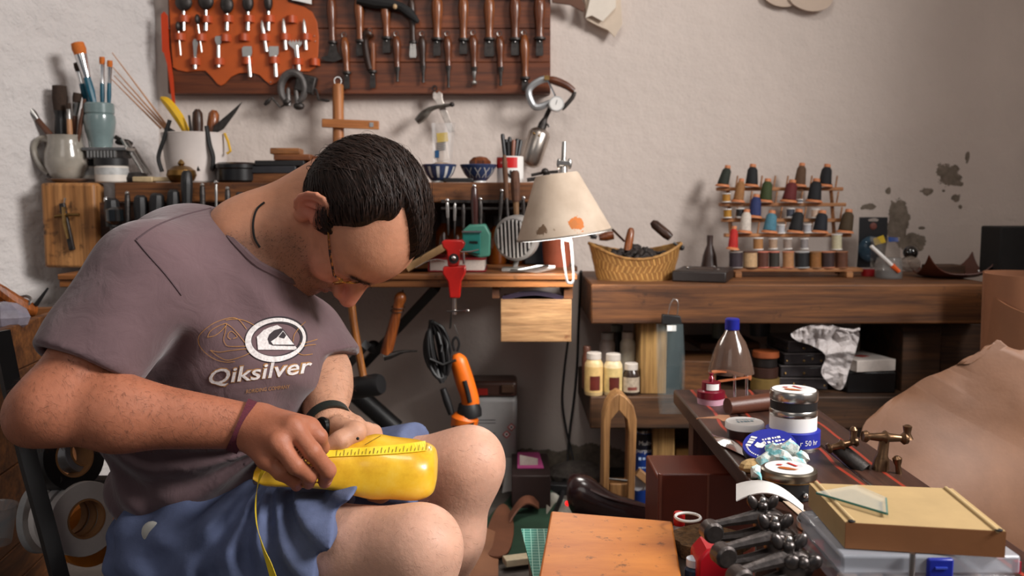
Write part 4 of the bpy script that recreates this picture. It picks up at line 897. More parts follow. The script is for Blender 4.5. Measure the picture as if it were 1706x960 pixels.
obj('trigger', MB().tube(PT([(906, 203), (913, 208), (914, 212)], yd + .025), .003, 6), IRON, ca)
for x, y in ((889, 222), (898, 226)): obj('rivet', MB().ell(P(x, y, yd), .0035), BRASS, ca)
obj('shelf_foot', MB().tube([P(886, 260, yd + .055), P(886, 262, WALLY)], .004, 6), IRON, ca)
# leather scraps at the top of the picture
sp = thing('leather_pattern_bundle', 'bundle of pale leather patterns hanging at the top right of the board', 'leather pieces', P(1000, 60, 2.57))
obj('pattern_piece', PP(MB(), [(972, -30), (1032, -30), (1037, 40), (1024, 62), (1012, 50), (994, 42), (977, 33)], 2.585, .004), mat((214, 196, 176), .8, 0, .08, 12, .05), sp, bevel=.001)
obj('pattern_piece', PP(MB(), [(990, -30), (1026, -30), (1026, 12), (1004, 36), (986, 26), (975, 30)], 2.572, .003), mat((224, 214, 200), .8, 0, .08, 12, .05), sp, bevel=.001)
obj('brown_strip', PP(MB(), [(918, -12), (965, -12), (975, 12), (972, 20), (950, 8), (920, 4)], 2.565, .008), leather((96, 60, 40), .6), sp, bevel=.001)
obj('nail', MB().tube([P(990, -14, 2.56), P(990, -14, WALLY)], .002, 6), IRON, sp)
for i, (cx, cy, rx, ry) in enumerate(((1304, -10, 31, 20), (1352, -6, 36, 23))):
    c = P(cx, cy, 2.6 - .008 * i); k = sc(2.6)
    one('paper_sole_pattern', MB().prism([(rx * k * math.cos(t_), ry * k * math.sin(t_) * (1 + .15 * math.cos(t_))) for t_ in np.linspace(0, 6.283, 30, endpoint=False)], c, X, Z, .004), mat((206, 186, 168), .85, 0, .05, 20, .02), ('left' if i == 0 else 'right') + ' of two rounded card patterns hung at the top edge of the wall', 'pattern', 'card patterns at the top of the wall')
# ------------------------------------------------------------------ shelf over the work table
YS = 2.28; ZS = P(500, 304, YS)[2]; DW = wood((82, 46, 22), (150, 94, 48), 0, 22, .6, name='shelf_timber', spots=.4); LW = wood((150, 98, 50), (196, 140, 84), 2, 22, .55, name='pale_end_block', spots=.3)
sh = thing('wall_shelf', 'long timber shelf against the wall behind the man', 'shelf', (P(470, 460, YS)[0], YS + .12, P(470, 460, YS)[2]))
def slab(px0, px1, py0, py1, Y, depth):
    a_, b_ = P(px0, py0, Y), P(px1, py1, Y); return MB().box(((a_[0] + b_[0]) / 2, Y + depth / 2, (a_[2] + b_[2]) / 2), (b_[0] - a_[0], depth, a_[2] - b_[2]))
obj('top_plank', slab(190, 905, 304, 337, YS, .31), DW, sh, bevel=.003)
obj('end_block', slab(66, 163.5, 304.5, 446.5, YS - .004, .06), LW, sh, bevel=.008)
obj('front_panel', slab(164, 470, 337.5, 445, YS + .02, .03), wood((60, 34, 18), (96, 58, 32), 0, 22, .65), sh)
obj('tool_rail', slab(735, 872, 333, 338, YS - .012, .012), IRON, sh); obj('tool_rail', slab(735, 872, 345, 349, YS - .012, .012), IRON, sh)
for x in (745, 870): obj('rail_bracket', slab(x - 2, x + 2, 333, 349, YS - .0, .012), IRON, sh)
obj('back_panel', slab(470, 905, 337.5, 434, 2.56, .02), wood((44, 27, 18), (70, 44, 28), 0, 22, .7), sh)
# crucifix on the end block
cx = thing('crucifix', 'small dark metal crucifix on the pale wooden end block', 'crucifix', P(112, 418, YS - .02), None)
obj('upright', MB().box(P(112, 378, YS - .012), (.014, .010, .120), roty(-.17)), IRON, cx, bevel=.002); obj('crossbar', MB().tube(PT([(91, 361), (112, 358), (132, 358)], YS - .019), .0042, 8), BRASS, cx)
obj('figure', MB().tube(PT([(106, 345), (107, 370), (113, 398)], YS - .021), [.005, .0045, .003], 8), BRASS, cx); obj('hook', MB().tube(PT([(107, 340), (108, 330), (110, 332)], YS - .01), .0015, 5), STEEL, cx)
# things on the shelf ------------------------------------------------------
def on(px, Y=2.38): return A(px, Y, ZS)
GLZ = mat((150, 143, 132), .18, 0, .25, 18, .05, coat=.5, name='grey_glaze'); SAU = mat((120, 100, 88), .2, 0, .4, 25, .05, coat=.5)
ym = 2.36
one('saucer', LP(MB(), 118, ym, ZS, [(0, 26), (3, 34), (6, 38), (7, 36), (6, 20)], 28), SAU, 'glazed saucer under the grey brush mug', 'saucer')
zm = ZS + .012
mg2 = thing('stoneware_mug', 'glazed grey stoneware mug holding old brushes at the left end of the shelf', 'mug', A(112, ym, zm))
obj('cup', LP(MB(), 112, ym, zm, [(0, 22), (4, 26), (20, 33), (38, 33), (56, 28), (66, 27), (70, 28), (68, 25.5), (50, 26), (20, 29)], 28), GLZ, mg2)
k = sc(ym); o = A(112, ym, zm)
obj('handle', MB().tube(smoothpts([o + np.array([x * k, -.012, z * k]) for x, z in ((-24, 62), (-38, 64), (-48, 50), (-44, 30), (-34, 14), (-26, 8))], 5), .0075, 8), GLZ, mg2)
def brush(lab, pts, Y, wid, bw, ferr, bris, hand, group, bl=.22, fl=.2, flat=.5):
    a_, b_ = P(*pts[0], Y), P(*pts[1], Y); k = sc(Y); d_ = b_ - a_; r = thing('paint_brush', lab, 'brush', b_ if b_[2] < a_[2] else a_, group)
    t1 = a_ + d_ * bl; t2 = a_ + d_ * (bl + fl); up = np.array([1., 0, 0])
    obj('bristles', MB().tube([a_, a_ + d_ * bl * .5, t1], [bw * .9 * k, bw * k, bw * .85 * k], 12, flat=1.0), bris, r)
    obj('ferrule', MB().tube([t1, t1 + d_ * fl * .6, t2], [bw * .88 * k, bw * .7 * k, wid * k], 12), ferr, r)
    obj('handle', MB().tube([t2, t2 + (b_ - t2) * .4, b_], [wid * k, wid * 1.15 * k, wid * .6 * k], 10), hand, r); return r
DKB = mat((52, 36, 26), .9, 0, .3, 200, .4); AMB = mat((196, 104, 34), .8, 0, .15, 300, .4); OLDW = mat((84, 50, 32), .4, 0, .2, 40, .05); TEAL = mat((22, 84, 104), .3, 0, .08, 40, 0, coat=.4)
gb = 'old brushes standing in the stoneware mug'
brush('round brush leaning far left out of the stoneware mug', [(22, 150), (108, 255)], ym, 4.5, 10, STEEL, DKB, OLDW, gb, .27, .20)
brush('thick dark stiff brush upright in the stoneware mug', [(99, 143), (104, 258)], ym + .01, 9, 12, BLACK, DKB, BLACK, gb, .36, .12)
brush('slim pale-handled brush in the stoneware mug', [(114, 172), (118, 255)], ym - .01, 4, 4, STEEL, DKB, mat((176, 128, 90), .5), gb, .12, .2)
brush('short brush with brown bristles at the right of the stoneware mug', [(129, 155), (120, 255)], ym + .005, 4, 7, STEEL, DKB, OLDW, gb, .16, .22)
brush('thin dark-handled brush leaning right in the stoneware mug', [(141, 165), (127, 255)], ym - .012, 3, 2.5, OLDW, OLDW, OLDW, gb, .1, .1)
# jars, metal block and blue beaker
yj = 2.36
for x, r_, nm, yy in ((148, 17, 'small', 2.40), (187, 26, 'wide', 2.34)):
    j = thing('cream_jar', '%s white cream jar with black lid under the blue-grey beaker' % nm, 'jar', A(x, yy, ZS), 'cream jars on the shelf')
    obj('pot', LP(MB(), x, yy, ZS, [(0, r_ - 2), (2, r_), (26, r_), (28, r_ - 2)], 24), mat((214, 206, 196), .25, 0, .06, 30, .02), j); obj('lid', LP(MB(), x, yy, ZS, [(28, r_ + .5), (39, r_ + .5), (40, r_ - 1)], 24), BLACK, j)
    obj('label_band', LP(MB(), x, yy, ZS, [(13, r_ + .3), (24, r_ + .3)], 24), mat((176, 176, 174), .4, 0, .2, 60, 0), j)
zb = ZS + 40.5 * sc(2.36)
blk = thing('grooved_metal_block', 'grooved aluminium block lying on the cream jars', 'metal block', A(182, 2.37, zb))
o = A(182, 2.37, zb); obj('plate', MB().box(o + Z * .023, (.115, .06, .008)), STEEL, blk, bevel=.001); obj('core', MB().box(o + Z * .0095, (.095, .05, .019)), IRON, blk)
for i in range(9): obj('fin', MB().box(A(156 + i * 5.5, 2.37, zb) + np.array([0, -.028, .0095]), (.0045, .008, .017)), POL, blk)
zc = zb + .027
bk = thing('ceramic_beaker', 'blue-grey ceramic beaker holding teal artist brushes', 'beaker', A(168, 2.37, zc))
obj('beaker', LP(MB(), 168, 2.37, zc, [(0, 18), (12, 19), (28, 23), (42, 25), (52, 24), (54, 22), (56, 23.5), (70, 23.5), (72, 22), (70, 20), (40, 20)], 28), mat((112, 130, 130), .22, 0, .12, 20, .04, coat=.5), bk)
gt = 'teal artist brushes in the blue-grey beaker'
tbm = brush('widest flat teal brush with orange bristles in the blue-grey beaker', [(129, 72), (160, 185)], 2.36, 6, 11, CHROME, AMB, TEAL, gt, .17, .34)
brush('dark-bristled teal brush leaning behind the widest brush', [(128, 105), (150, 190)], 2.385, 5, 6, CHROME, DKB, TEAL, gt, .17, .24)
brush('middle narrow teal brush with orange bristles in the beaker', [(170, 95), (171, 190)], 2.37, 3.5, 4.5, CHROME, AMB, TEAL, gt, .13, .33)
brush('right narrow teal brush with orange bristles in the beaker', [(183, 101), (181, 190)], 2.365, 3.2, 4.5, CHROME, AMB, TEAL, gt, .12, .30)
for i, (a_, b_) in enumerate((((187, 88), (282, 215)), ((188, 112), (278, 214)), ((190, 126), (274, 214)), ((186, 132), (268, 214)))):
    one('bamboo_skewer', MB().tube([P(*a_, 2.45), P(*b_, 2.38)], [.0012, .0028], 6), mat((190, 140, 104), .6, 0, .1, 60, .02), ORD[i] + ' thin wooden skewer from the top leaning out of the white pot', 'skewer', 'wooden skewers in the white pot')
# metal parts leaning by the jars
for i, (a_, b_) in enumerate((((203, 232), (240, 292)), ((212, 236), (246, 290)), ((222, 246), (252, 290)))):
    one('steel_divider_leg', MB().tube([P(*a_, 2.39 + .01 * i), P(*b_, 2.37)], [.0045, .0022], 7), STEEL, ORD[i] + ' thin steel tool from the left leaning behind the cream jars', 'tool', 'steel tools leaning behind the jars')
one('iron_wing_nut_tool', MB().ell(P(205, 237, 2.42), (.022, .012, .009)).tube(PT([(192, 228), (206, 236), (220, 240)], 2.42), .006, 7), IRON, 'dark iron tool head lying behind the blue-grey beaker', 'tool')
one('wooden_scraper', MB().box(A(241, 2.31, ZS) + Z * .008, (.052, .03, .014)).box(A(275, 2.31, ZS) + Z * .008, (.054, .026, .012)), [mat((190, 168, 130), .5), ], 'pale scraper lying in front of the white pot', 'scraper', bevel=.003)
one('iron_weight', LP(MB(), 228, 2.36, ZS, [(0, 18), (8, 20), (16, 14), (18, 6)], 16), IRON, 'dark lump of iron on the shelf between jars and white pot', 'weight')
ypot = 2.40
wp = thing('white_pot', 'plain white tapered pot crammed with hand tools', 'pot', A(328, ypot, ZS))
obj('pot_wall', LP(MB(), 328, ypot, ZS, [(0, 40), (3, 43), (40, 49), (78, 53), (80, 54), (81, 52), (78, 50), (10, 40)], 30), mat((214, 204, 198), .4, 0, .05, 20, .02), wp)
gp = 'hand tools in the white pot'
one('yellow_handled_pliers', MB().tube(smoothpts(PT([(268, 163), (280, 172), (298, 196), (312, 222), (322, 240)], 2.35), 4), [.004, .006, .009, .011, .012, .0125, .013, .013, .013, .012, .011, .010, .009, .008, .007, .006, .006], 8), mat((208, 164, 30), .35, 0, .1, 30, .02), 'yellow-handled pliers leaning left out of the white pot', 'pliers', gp)
one('black_handled_pliers', MB().tube(smoothpts(PT([(283, 200), (273, 232), (264, 262), (270, 286)], 2.33), 5), .0055, 8).tube(smoothpts(PT([(276, 214), (290, 222), (304, 232), (313, 238)], 2.345), 5), .007, 8), BLACK, 'black curved pliers hooked over the left rim of the white pot', 'pliers', gp)
one('slim_file', MB().tube(PT([(315, 192), (320, 235), (331, 285)], 2.335), [.003, .0055, .005], 6), IRON, 'thin black file hanging down the front of the white pot', 'file', gp)
one('curved_black_tool', MB().tube(smoothpts(PT([(344, 210), (349, 240), (355, 262), (353, 285)], 2.335), 4), [.006] * 12 + [.004], 8), BLACK, 'black curved tool over the front rim of the white pot', 'tool', gp)
one('dark_wooden_handle_tool', MB().lathe(P(329, 182, 2.40), P(330, 260, 2.40), [(0, .006), (.08, .013), (.3, .0145), (.7, .012), (1, .012)], 12), HW[2], 'dark rounded wooden handle standing in the white pot', 'tool', gp)
one('pale_wooden_handle_tool', MB().lathe(P(357, 184, 2.41), P(349, 260, 2.40), [(0, .007), (.08, .014), (.3, .0155), (.7, .011), (1, .010)], 12), HW[0], 'light brown rounded handle standing in the white pot', 'tool', gp)
one('pointed_blade', PP(MB(), [(403, 170), (392, 188), (372, 215), (352, 226), (356, 210), (380, 190)], 2.38, .004), IRON, 'pointed dark blade sticking out right of the white pot', 'knife', gp)
one('yellow_clip', MB().tube(PT([(374, 222), (380, 236), (384, 252), (378, 256)], 2.37), .0035, 6), mat((214, 168, 50), .4), 'yellow wire clip on the right rim of the white pot', 'clip', gp)
bb = thing('brass_desk_bell', 'round brass pot with lid knob in front of the white pot', 'pot', A(303, 2.31, ZS))
obj('bowl', LP(MB(), 303, 2.31, ZS, [(0, 14), (4, 20), (12, 24), (20, 22), (26, 14), (28, 5)], 22), mat((120, 88, 44), .35, .8, .3, 30, .05), bb); obj('knob', LP(MB(), 303, 2.31, ZS, [(27, 3), (31, 6), (35, 4), (38, 1)], 12), BRASS, bb)
one('black_oval_tin', LP(MB(), 396, 2.36, ZS, [(0, 30), (4, 34), (22, 34), (24, 36), (30, 36), (33, 30)], 30), mat((20, 19, 20), .3, 0, .2, 30, .03), 'black round lidded tin right of the white pot', 'tin')
for i, (x0, x1, h0, h1, c) in enumerate(((425, 505, 0, 15, (150, 96, 54)), (420, 500, 15, 27, (40, 40, 44)), (432, 512, 27, 36, (24, 23, 24)), (462, 520, 36, 46, (150, 90, 46)), (455, 502, 46, 56, (176, 116, 62)))):
    a_ = A((x0 + x1) / 2, 2.37, ZS + h0 * sc(2.37)); mm = (wood((c[0] - 30, c[1] - 24, c[2] - 16), c, 0, 40) if c[0] > 100 else mat(c, .5, 0, .3, 30, .1))
    one('sole_block' if c[0] > 100 else 'rubber_block', MB().box(a_ + Z * (h1 - h0) / 2 * sc(2.37), ((x1 - x0) * sc(2.37), .08, (h1 - h0 - .3) * sc(2.37)), rotz(.05 * (i - 2))), mm, '%s block from the bottom of the stack beside the black tin' % ORD[i], 'block', 'stacked blocks on the shelf', bevel=.002)
one('shoe_horn_block', MB().box(A(527, 2.40, ZS) + Z * .035, (.06, .07, .07), rotz(.3)), HW[1], 'brown wooden lump behind the man\'s head on the shelf', 'block', bevel=.012)
# bowls, bag, mug with pens
BC = mat((48, 62, 96), .2, 0, .2, 30, .02, coat=.4); CRM = mat((196, 194, 190), .3, 0, .1, 30, .02)
for x, r_, yy, lab, wpat in ((732, 29, 2.33, 'blue and white porcelain bowl nearest the man\'s head', 0), (797, 31, 2.35, 'dark blue bowl with white crosses next to the pen mug', 1)):
    b = thing('porcelain_bowl', lab, 'bowl', A(x, yy, ZS), 'small blue bowls on the shelf')
    obj('bowl_wall', LP(MB(), x, yy, ZS, [(0, 12), (3, 12), (4, 14), (14, 23), (29, r_), (30, r_ - 1), (14, 20), (6, 10)], 30), BC, b); obj('foot_ring', LP(MB(), x, yy, ZS, [(-0.0, 13), (3, 12.5)], 24), CRM, b)
    k = sc(yy)
    for j in range(5):
        an = -math.pi / 2 + (j - 2) * .55; cc = A(x, yy, ZS)
        def bp(u, v, an=an, w_=.19 if wpat == 0 else .05):
            rr = np.interp(8 + 18 * v, [4, 14, 29], [14, 23, r_]) + .6; return cc + np.array([math.cos(an + (u - .5) * w_) * rr * k, math.sin(an + (u - .5) * w_) * rr * k, (8 + 18 * v) * k])
        if wpat == 0: obj('white_panel', MB().grid(bp, 4, 5), CRM, b)
        else:
            for sgn in (-1, 1):
                def bx_(u, v, an=an, sgn=sgn):
                    rr = np.interp(8 + 16 * v, [4, 14, 29], [14, 23, r_]) + .6; aa = an + sgn * (v - .5) * .34 + (u - .5) * .05; return cc + np.array([math.cos(aa) * rr * k, math.sin(aa) * rr * k, (8 + 16 * v) * k])
                obj('white_cross_stroke', MB().grid(bx_, 3, 7), CRM, b)
one('cork_lump', MB().ell(A(800, 2.37, ZS) + Z * .05, (.032, .028, .020), rotz(.4), 8, 5), HW[1], 'brown lump of wood lying in the blue bowl with crosses', 'lump', smooth=10)
one('scraps_in_bowl', MB().ell(A(735, 2.35, ZS) + Z * .044, (.028, .026, .010), None, 9, 5), mat((150, 130, 110), .8, 0, .5, 90, .3), 'pale scraps filling the blue and white bowl', 'scraps')
pbag = thing('plastic_tube_bag', 'clear plastic bag with yellow tube standing in the blue bowl', 'bag', A(738, 2.36, ZS + .05))
obj('yellow_tag', MB().box(P(737, 229, 2.37), (S(18, 2.37), .006, S(15, 2.37)), roty(-.1)), mat((206, 172, 20), .5, 0, .1, 60, 0), pbag); obj('white_sachet', MB().box(P(736, 248, 2.372), (S(20, 2.37), .008, S(40, 2.37)), roty(-.12)), mat((214, 196, 182), .5, 0, .1, 40, .1), pbag, bevel=.002)
obj('blue_tag', MB().box(P(728, 257, 2.362), (S(7, 2.37), .006, S(12, 2.37))), mat((20, 70, 110), .5), pbag)
for i in range(5): obj('printed_line', MB().box(P(735, 238 + i * 3, 2.366), (S(15, 2.37), .001, S(1.2, 2.37)), roty(-.12)), MATTBLACK, pbag)
obj('clear_sleeve', MB().grid(lambda u, v: P(722 + 30 * u + 10 * v * (u - .3), 275 - 70 * v, 2.36 + .008 * math.sin(u * 9)), 8, 8), mat((226, 226, 226), .15, 0, 0, 1, 0, alpha=.25), pbag)
pm = thing('pen_mug', 'white mug with red band and black letters full of black pens', 'mug', A(850, 2.36, ZS))
k = sc(2.36); obj('mug_wall', LP(MB(), 850, 2.36, ZS, [(0, 22), (42, 22), (43, 21), (42, 20), (5, 19)], 28), mat((226, 224, 220), .25, 0, .02, 20, 0), pm)
mc = A(850, 2.36, ZS)
def cyl_patch(a0, a1, h0, h1, rr=22.4): return MB().grid(lambda u, v: mc + np.array([math.sin(a0 + (a1 - a0) * u) * rr * k, -math.cos(a0 + (a1 - a0) * u) * rr * k, (h0 + (h1 - h0) * v) * k]), 12, 2)
obj('red_band', cyl_patch(-1.6, .55, 24, 41), mat((196, 30, 30), .35, 0, .03, 20, 0), pm)
def cyl_text(body, size, ang, hz, rr=22.9, **kw):
    vs, fs = text_mesh(body, size, **kw); m_ = MB(); m_.add([mc + np.array([math.sin(ang + a / (rr * k)) * rr * k, -math.cos(ang + a / (rr * k)) * rr * k, hz * k + b]) for a, b in vs], fs); return m_
obj('lettering', cyl_text('NO', .026, .15, 13, bold=.001), MATTBLACK, pm, smooth=0); obj('band_print', cyl_patch(-.75, -.2, 31, 34, 22.9), mat((214, 150, 140), .5), pm, smooth=0)
for i, (x, y) in enumerate(((837, 223), (843, 232), (849, 228), (856, 233), (862, 231), (868, 233), (846, 236))):
    one('black_pen', MB().lathe(P(x, y, 2.35 + .006 * (i % 3)), P(850 + (x - 850) * .5, 282, 2.36), [(0, .003), (.04, .0052), (1, .0052)], 8), BLACK if i != 3 else mat((130, 80, 60), .5), '%s dark pen from the left standing in the red-banded mug' % ORD[i], 'pen', 'pens in the red-banded mug')
one('iron_wing_clamp', MB().tube(PT([(885, 292), (905, 288), (930, 286)], 2.32), .004, 7).ell(P(908, 286, 2.315), (.010, .010, .009)).tube(PT([(878, 300), (900, 297), (916, 290)], 2.31), .005, 7), IRON, 'rusty clamp lying at the right end of the shelf', 'clamp')
one('flat_file_tray', MB().box(A(764, 2.30, ZS) + Z * .006, (.075, .03, .010)), BLACK, 'flat black strip between the two blue bowls', 'strip', bevel=.002)
# tools hanging in front of the shelf ---------------------------------------------
gh = 'hand tools racked on the front of the shelf'
def hang(lab, x, y0, y1, w0, w1, m, lean=0, Y=YS - .035, top=None, name='racked_tool', ym=None, m2=None):
    r = thing(name, lab, 'tool', P(x + lean, y1, Y), gh); k = sc(Y); ym = y0 + (y1 - y0) * .5 if ym is None else ym; xm_ = x + lean * (ym - y0) / (y1 - y0)
    obj('handle', MB().lathe(P(x, y0, Y), P(xm_, ym, Y), [(0, w0 * .5 * k), (.08, w0 * .85 * k), (.4, w0 * k), (1, w0 * .8 * k)], 10), m, r)
    obj('shaft', MB().lathe(P(xm_, ym, Y), P(x + lean, y1, Y), [(0, w1 * k), (.8, w1 * .8 * k), (1, w1 * .4 * k)], 8), m2 or IRON, r)
    if top is not None: obj('cap', MB().ell(P(x, y0, Y - .002), .0055, None, 8, 6), top, r)
    return r
hang('dark red handled tool with silver cap hanging over the tape dispenser', 790, 310, 420, 6.5, 3, mat((56, 24, 20), .3, 0, .1, 30, .02, coat=.4), 2, top=CHROME, ym=378)
hang('thin steel tool with bright cap left of the rusty files', 836, 318, 400, 3.5, 2.5, IRON, -6, top=CHROME)
hang('long rusty file with tip above the shelf', 840, 258, 400, 4.5, 3, mat((98, 66, 46), .7, .3, .4, 40, .2), 8, ym=330)
hang('broad brown rasp in front of the shelf', 858, 284, 388, 8, 5, mat((84, 54, 38), .7, .2, .4, 40, .2), 3, m2=mat((130, 96, 64), .6))
hang('short silver-topped scraper at the left of the rail', 745, 334, 392, 3, 2.5, STEEL, 2, top=CHROME); hang('small steel awl in the middle of the rail', 758, 338, 398, 2.6, 2, STEEL, -1)
hang('steel tool with pale head right of the dark red handle', 800, 332, 396, 4, 3, IRON, 1, top=CHROME); hang('slim iron spike next to the broad rasp', 872, 330, 398, 3, 2, IRON, 0, top=CHROME); hang('dark spike on the rail between silver tools', 772, 340, 404, 3.2, 2.6, IRON, 0)
hang('black wide-bladed scissors handle at the left of the rack', 186, 330, 425, 13, 5, BLACK, 4); hang('black lever tool second in the left rack', 212, 322, 410, 5, 4, IRON, 2, top=STEEL); hang('round black pincers in the left rack', 234, 325, 420, 12, 6, BLACK, 3); hang('dark pincers beside the round black ones', 262, 322, 410, 13, 6, BLACK, -3)
hang('tall black handle standing above the shelf edge at the left rack', 311, 284, 400, 10, 7, BLACK, 1); hang('steel-edged tool right of the tall black handle', 337, 308, 400, 5, 4, IRON, 2, top=STEEL); hang('thin silver spike in the left rack', 360, 304, 395, 2.6, 2.4, STEEL, 1, top=CHROME); hang('short pale-topped tool beside the silver spike', 379, 314, 385, 5, 4, IRON, 2, top=STEEL)
hang('dark flat tool at the middle of the left rack', 289, 316, 410, 11, 7, BLACK, 0); hang('grey oval tool head right of the left rack', 400, 320, 380, 8, 5, IRON, 0); hang('pale grey disc tool above the man\'s collar', 443, 310, 372, 13, 6, mat((92, 92, 96), .5, .4), 0)
cb = thing('round_black_jar', 'glossy black jar hung low at the left rack beside the crucifix', 'jar', P(192, 395, YS - .04)); obj('jar_body', MB().lathe(P(190, 345, YS - .04), P(192, 374, YS - .04), [(0, .014), (.15, .022), (.8, .022), (1, .012)], 18), mat((16, 20, 22), .15, 0, .1, 20, 0, coat=.6), cb)
obj('jar_cap', MB().lathe(P(176, 329, YS - .04), P(178, 341, YS - .04), [(0, .004), (.4, .006), (1, .004)], 12), CHROME, cb)
# amber bottles at the back of the table
AMBER = mat((120, 60, 14), .12, 0, .2, 20, 0, coat=.5, trans=.3); YD = 2.12; ZD = P(600, 457, YD)[2]
for i, (x, y_) in enumerate(((742, 2.47), (765, 2.44), (800, 2.47), (828, 2.45), (862, 2.47))):
    b = thing('amber_bottle', '%s amber glass bottle from the left at the back of the work table' % ORD[i], 'bottle', A(x, y_, ZD), 'amber bottles behind the tape dispenser'); h = 84 - 5 * (i % 2)
    obj('glass', LP(MB(), x, y_, ZD, [(0, 14), (3, 16), (h * .62, 16), (h * .78, 8), (h * .8, 7)], 16), AMBER, b); obj('cap', LP(MB(), x, y_, ZD, [(h * .8, 8), (h, 8)], 14), BLACK, b)
# ------------------------------------------------------------------ work table
TW = wood((104, 60, 28), (164, 104, 54), 0, 24, .5, name='table_wood', spots=.3)
wt_ = thing('work_table', 'narrow wooden work table along the back wall carrying the desk lamp', 'table', (P(530, 457, YD)[0], 2.36, ZD - .05))
def plank(px0, px1, Y0, Y1, zt, th, m, parent, name='plank'):
    a_, b_ = A(px0, Y0, zt), A(px1, Y0, zt); return obj(name, MB().box(((a_[0] + b_[0]) / 2, (Y0 + Y1) / 2, zt - th / 2), (b_[0] - a_[0], Y1 - Y0, th)), m, parent, bevel=.0025)
plank(95, 962, YD, 2.36, ZD, .014, TW, wt_); plank(222, 962, 2.362, 2.60, ZD, .014, TW, wt_)
obj('front_edge', slab(98, 955, 463, 479, YD + .006, .03), TW, wt_, bevel=.002)
for a_, b_ in (((728, 478), (608, 606)), ((610, 575), (570, 620))): obj('diagonal_brace', MB().tube([P(*a_, 2.2), P(*b_, 2.45)], .014, 4), BLACK, wt_)
obj('brace_knob', MB().ell(P(622, 578, 2.40), (.020, .016, .018)), BLACK, wt_)
obj('leg', MB().tube([A(480, 2.56, ZD - .02), A(480, 2.58, 0)], .016, 6), BLACK, wt_); obj('leg', MB().tube([A(130, 2.2, ZD - .02), A(130, 2.2, 0)], .016, 6), BLACK, wt_)
# books, dispenser, vise, speaker
one('leaning_book', MB().box(P(711, 428, 2.22), (.100, .12, .017), roty(-.52)), [mat((186, 150, 104), .7)], 'pale book leaning on the red book behind the man\'s forehead', 'book', bevel=.001)
rb = thing('red_book', 'thick red-covered book lying flat under the tape dispenser', 'book', A(765, 2.26, ZD))
o = A(765, 2.26, ZD); obj('cover', MB().box(o + Z * .003, (.14, .17, .003)).box(o + Z * .032, (.14, .17, .003)).box(o + np.array([-.069, 0, .0175]), (.003, .17, .03)), mat((140, 22, 30), .45, 0, .1, 30, .03), rb); obj('page_block', MB().box(o + Z * .0175, (.132, .162, .026)), mat((216, 206, 198), .85, 0, .08, 200, .1), rb)
one('folded_paper_strip', MB().grid(lambda u, v: P(692 + 50 * u, 446 - 14 * math.sin(u * 2.2), 2.16 + .03 * v), 12, 2, .0008), PAPER, 'curled white paper strip on the table below the leaning book', 'paper')
zt = ZD + .0345; td = thing('tape_dispenser', 'teal green desk tape dispenser on the red book', 'tape dispenser', A(793, 2.24, zt)); TG = mat((36, 132, 122), .4, 0, .1, 30, .03); TG2 = mat((74, 138, 120), .45, 0, .1, 30, .03)
obj('front_face', PP(MB(), [(771, 386), (801, 386), (800, 424), (770, 418)], 2.205, .010), TG, td, bevel=.002); obj('slot', PP(MB(), [(782, 402), (796, 402), (796, 406), (782, 405)], 2.203, .002), MATTBLACK, td)
obj('body', MB().prism([(S(x - 793, 2.24), S(427 - y, 2.24)) for x, y in ((770, 420), (771, 386), (782, 377), (808, 376), (817, 392), (816, 428), (800, 432))], A(793, 2.215, zt + .004), X, Z, .075), TG2, td, bevel=.004)
obj('cutter', MB().box(P(786, 386, 2.202), (.048, .006, .004)), CHROME, td); obj('lever', MB().tube(PT([(768, 420), (785, 419), (798, 416)], 2.195), .002, 6), CHROME, td)
yv = 2.085
vz = thing('red_table_vise', 'red enamelled clamp-on vise at the edge of the work table', 'vise', P(757, 530, yv))
obj('upper_jaw', PP(MB(), [(735, 404), (740, 400), (770, 400), (775, 406), (772, 413), (766, 418), (764, 444), (746, 444), (744, 418), (738, 413)], yv, .035), RED, vz, bevel=.003)
obj('jaw_recess', MB().lathe(P(756, 431, yv - .006), P(756, 431, yv + .002), [(0, .011), (1, .012)], 16), MATTBLACK, vz); obj('screw_end', MB().ell(P(756, 430, yv - .008), .006), CHROME, vz)
obj('body', PP(MB(), [(738, 445), (775, 443), (776, 455), (768, 470), (766, 497), (749, 497), (746, 470), (737, 456)], yv, .04), RED, vz, bevel=.003); obj('clamp_screw', MB().cyl(P(757, 497, yv + .02), P(757, 524, yv + .02), .0055), CHROME, vz)
obj('screw_handle', MB().tube([P(745, 519, yv + .02), P(779, 518, yv + .005)], .0022, 7), STEEL, vz); obj('handle_ball', MB().ell(P(779, 518, yv + .005), .0045), STEEL, vz); obj('side_lever', MB().tube(PT([(772, 421), (773, 440)], yv - .006), .003, 7), CHROME, vz)
spk = thing('round_grille_speaker', 'round ribbed white heater disc standing behind the desk lamp', 'heater', A(856, 2.22, ZD)); sc0 = P(856, 398, 2.20); ax_ = nrm(np.array([.45, 1, .12]))
obj('rim', MB().lathe(sc0, sc0 + ax_ * .06, [(0, .050), (.1, .056), (.5, .056), (1, .045)], 32), mat((150, 146, 142), .45, 0, .1, 30, .03), spk)
u_, v__, d__ = frame(ax_)
for i in range(9):
    t_ = (i - 4) / 4.6; hh = .047 * math.sqrt(1 - t_ * t_); c = sc0 - ax_ * .002 + u_ * t_ * .047; obj('rib', MB().tube([c - v__ * hh, c + v__ * hh], .0026, 6), mat((176, 172, 168), .4), spk)
obj('dark_back', MB().lathe(sc0 - ax_ * .0005, sc0 + ax_ * .004, [(0, .047), (1, .047)], 28), MATTBLACK, spk); obj('stand', MB().box(A(860, 2.23, ZD) + Z * .004, (.07, .06, .007)).tube([A(858, 2.25, ZD + .006), sc0 + ax_ * .05], .006, 6), mat((120, 116, 112), .5), spk)
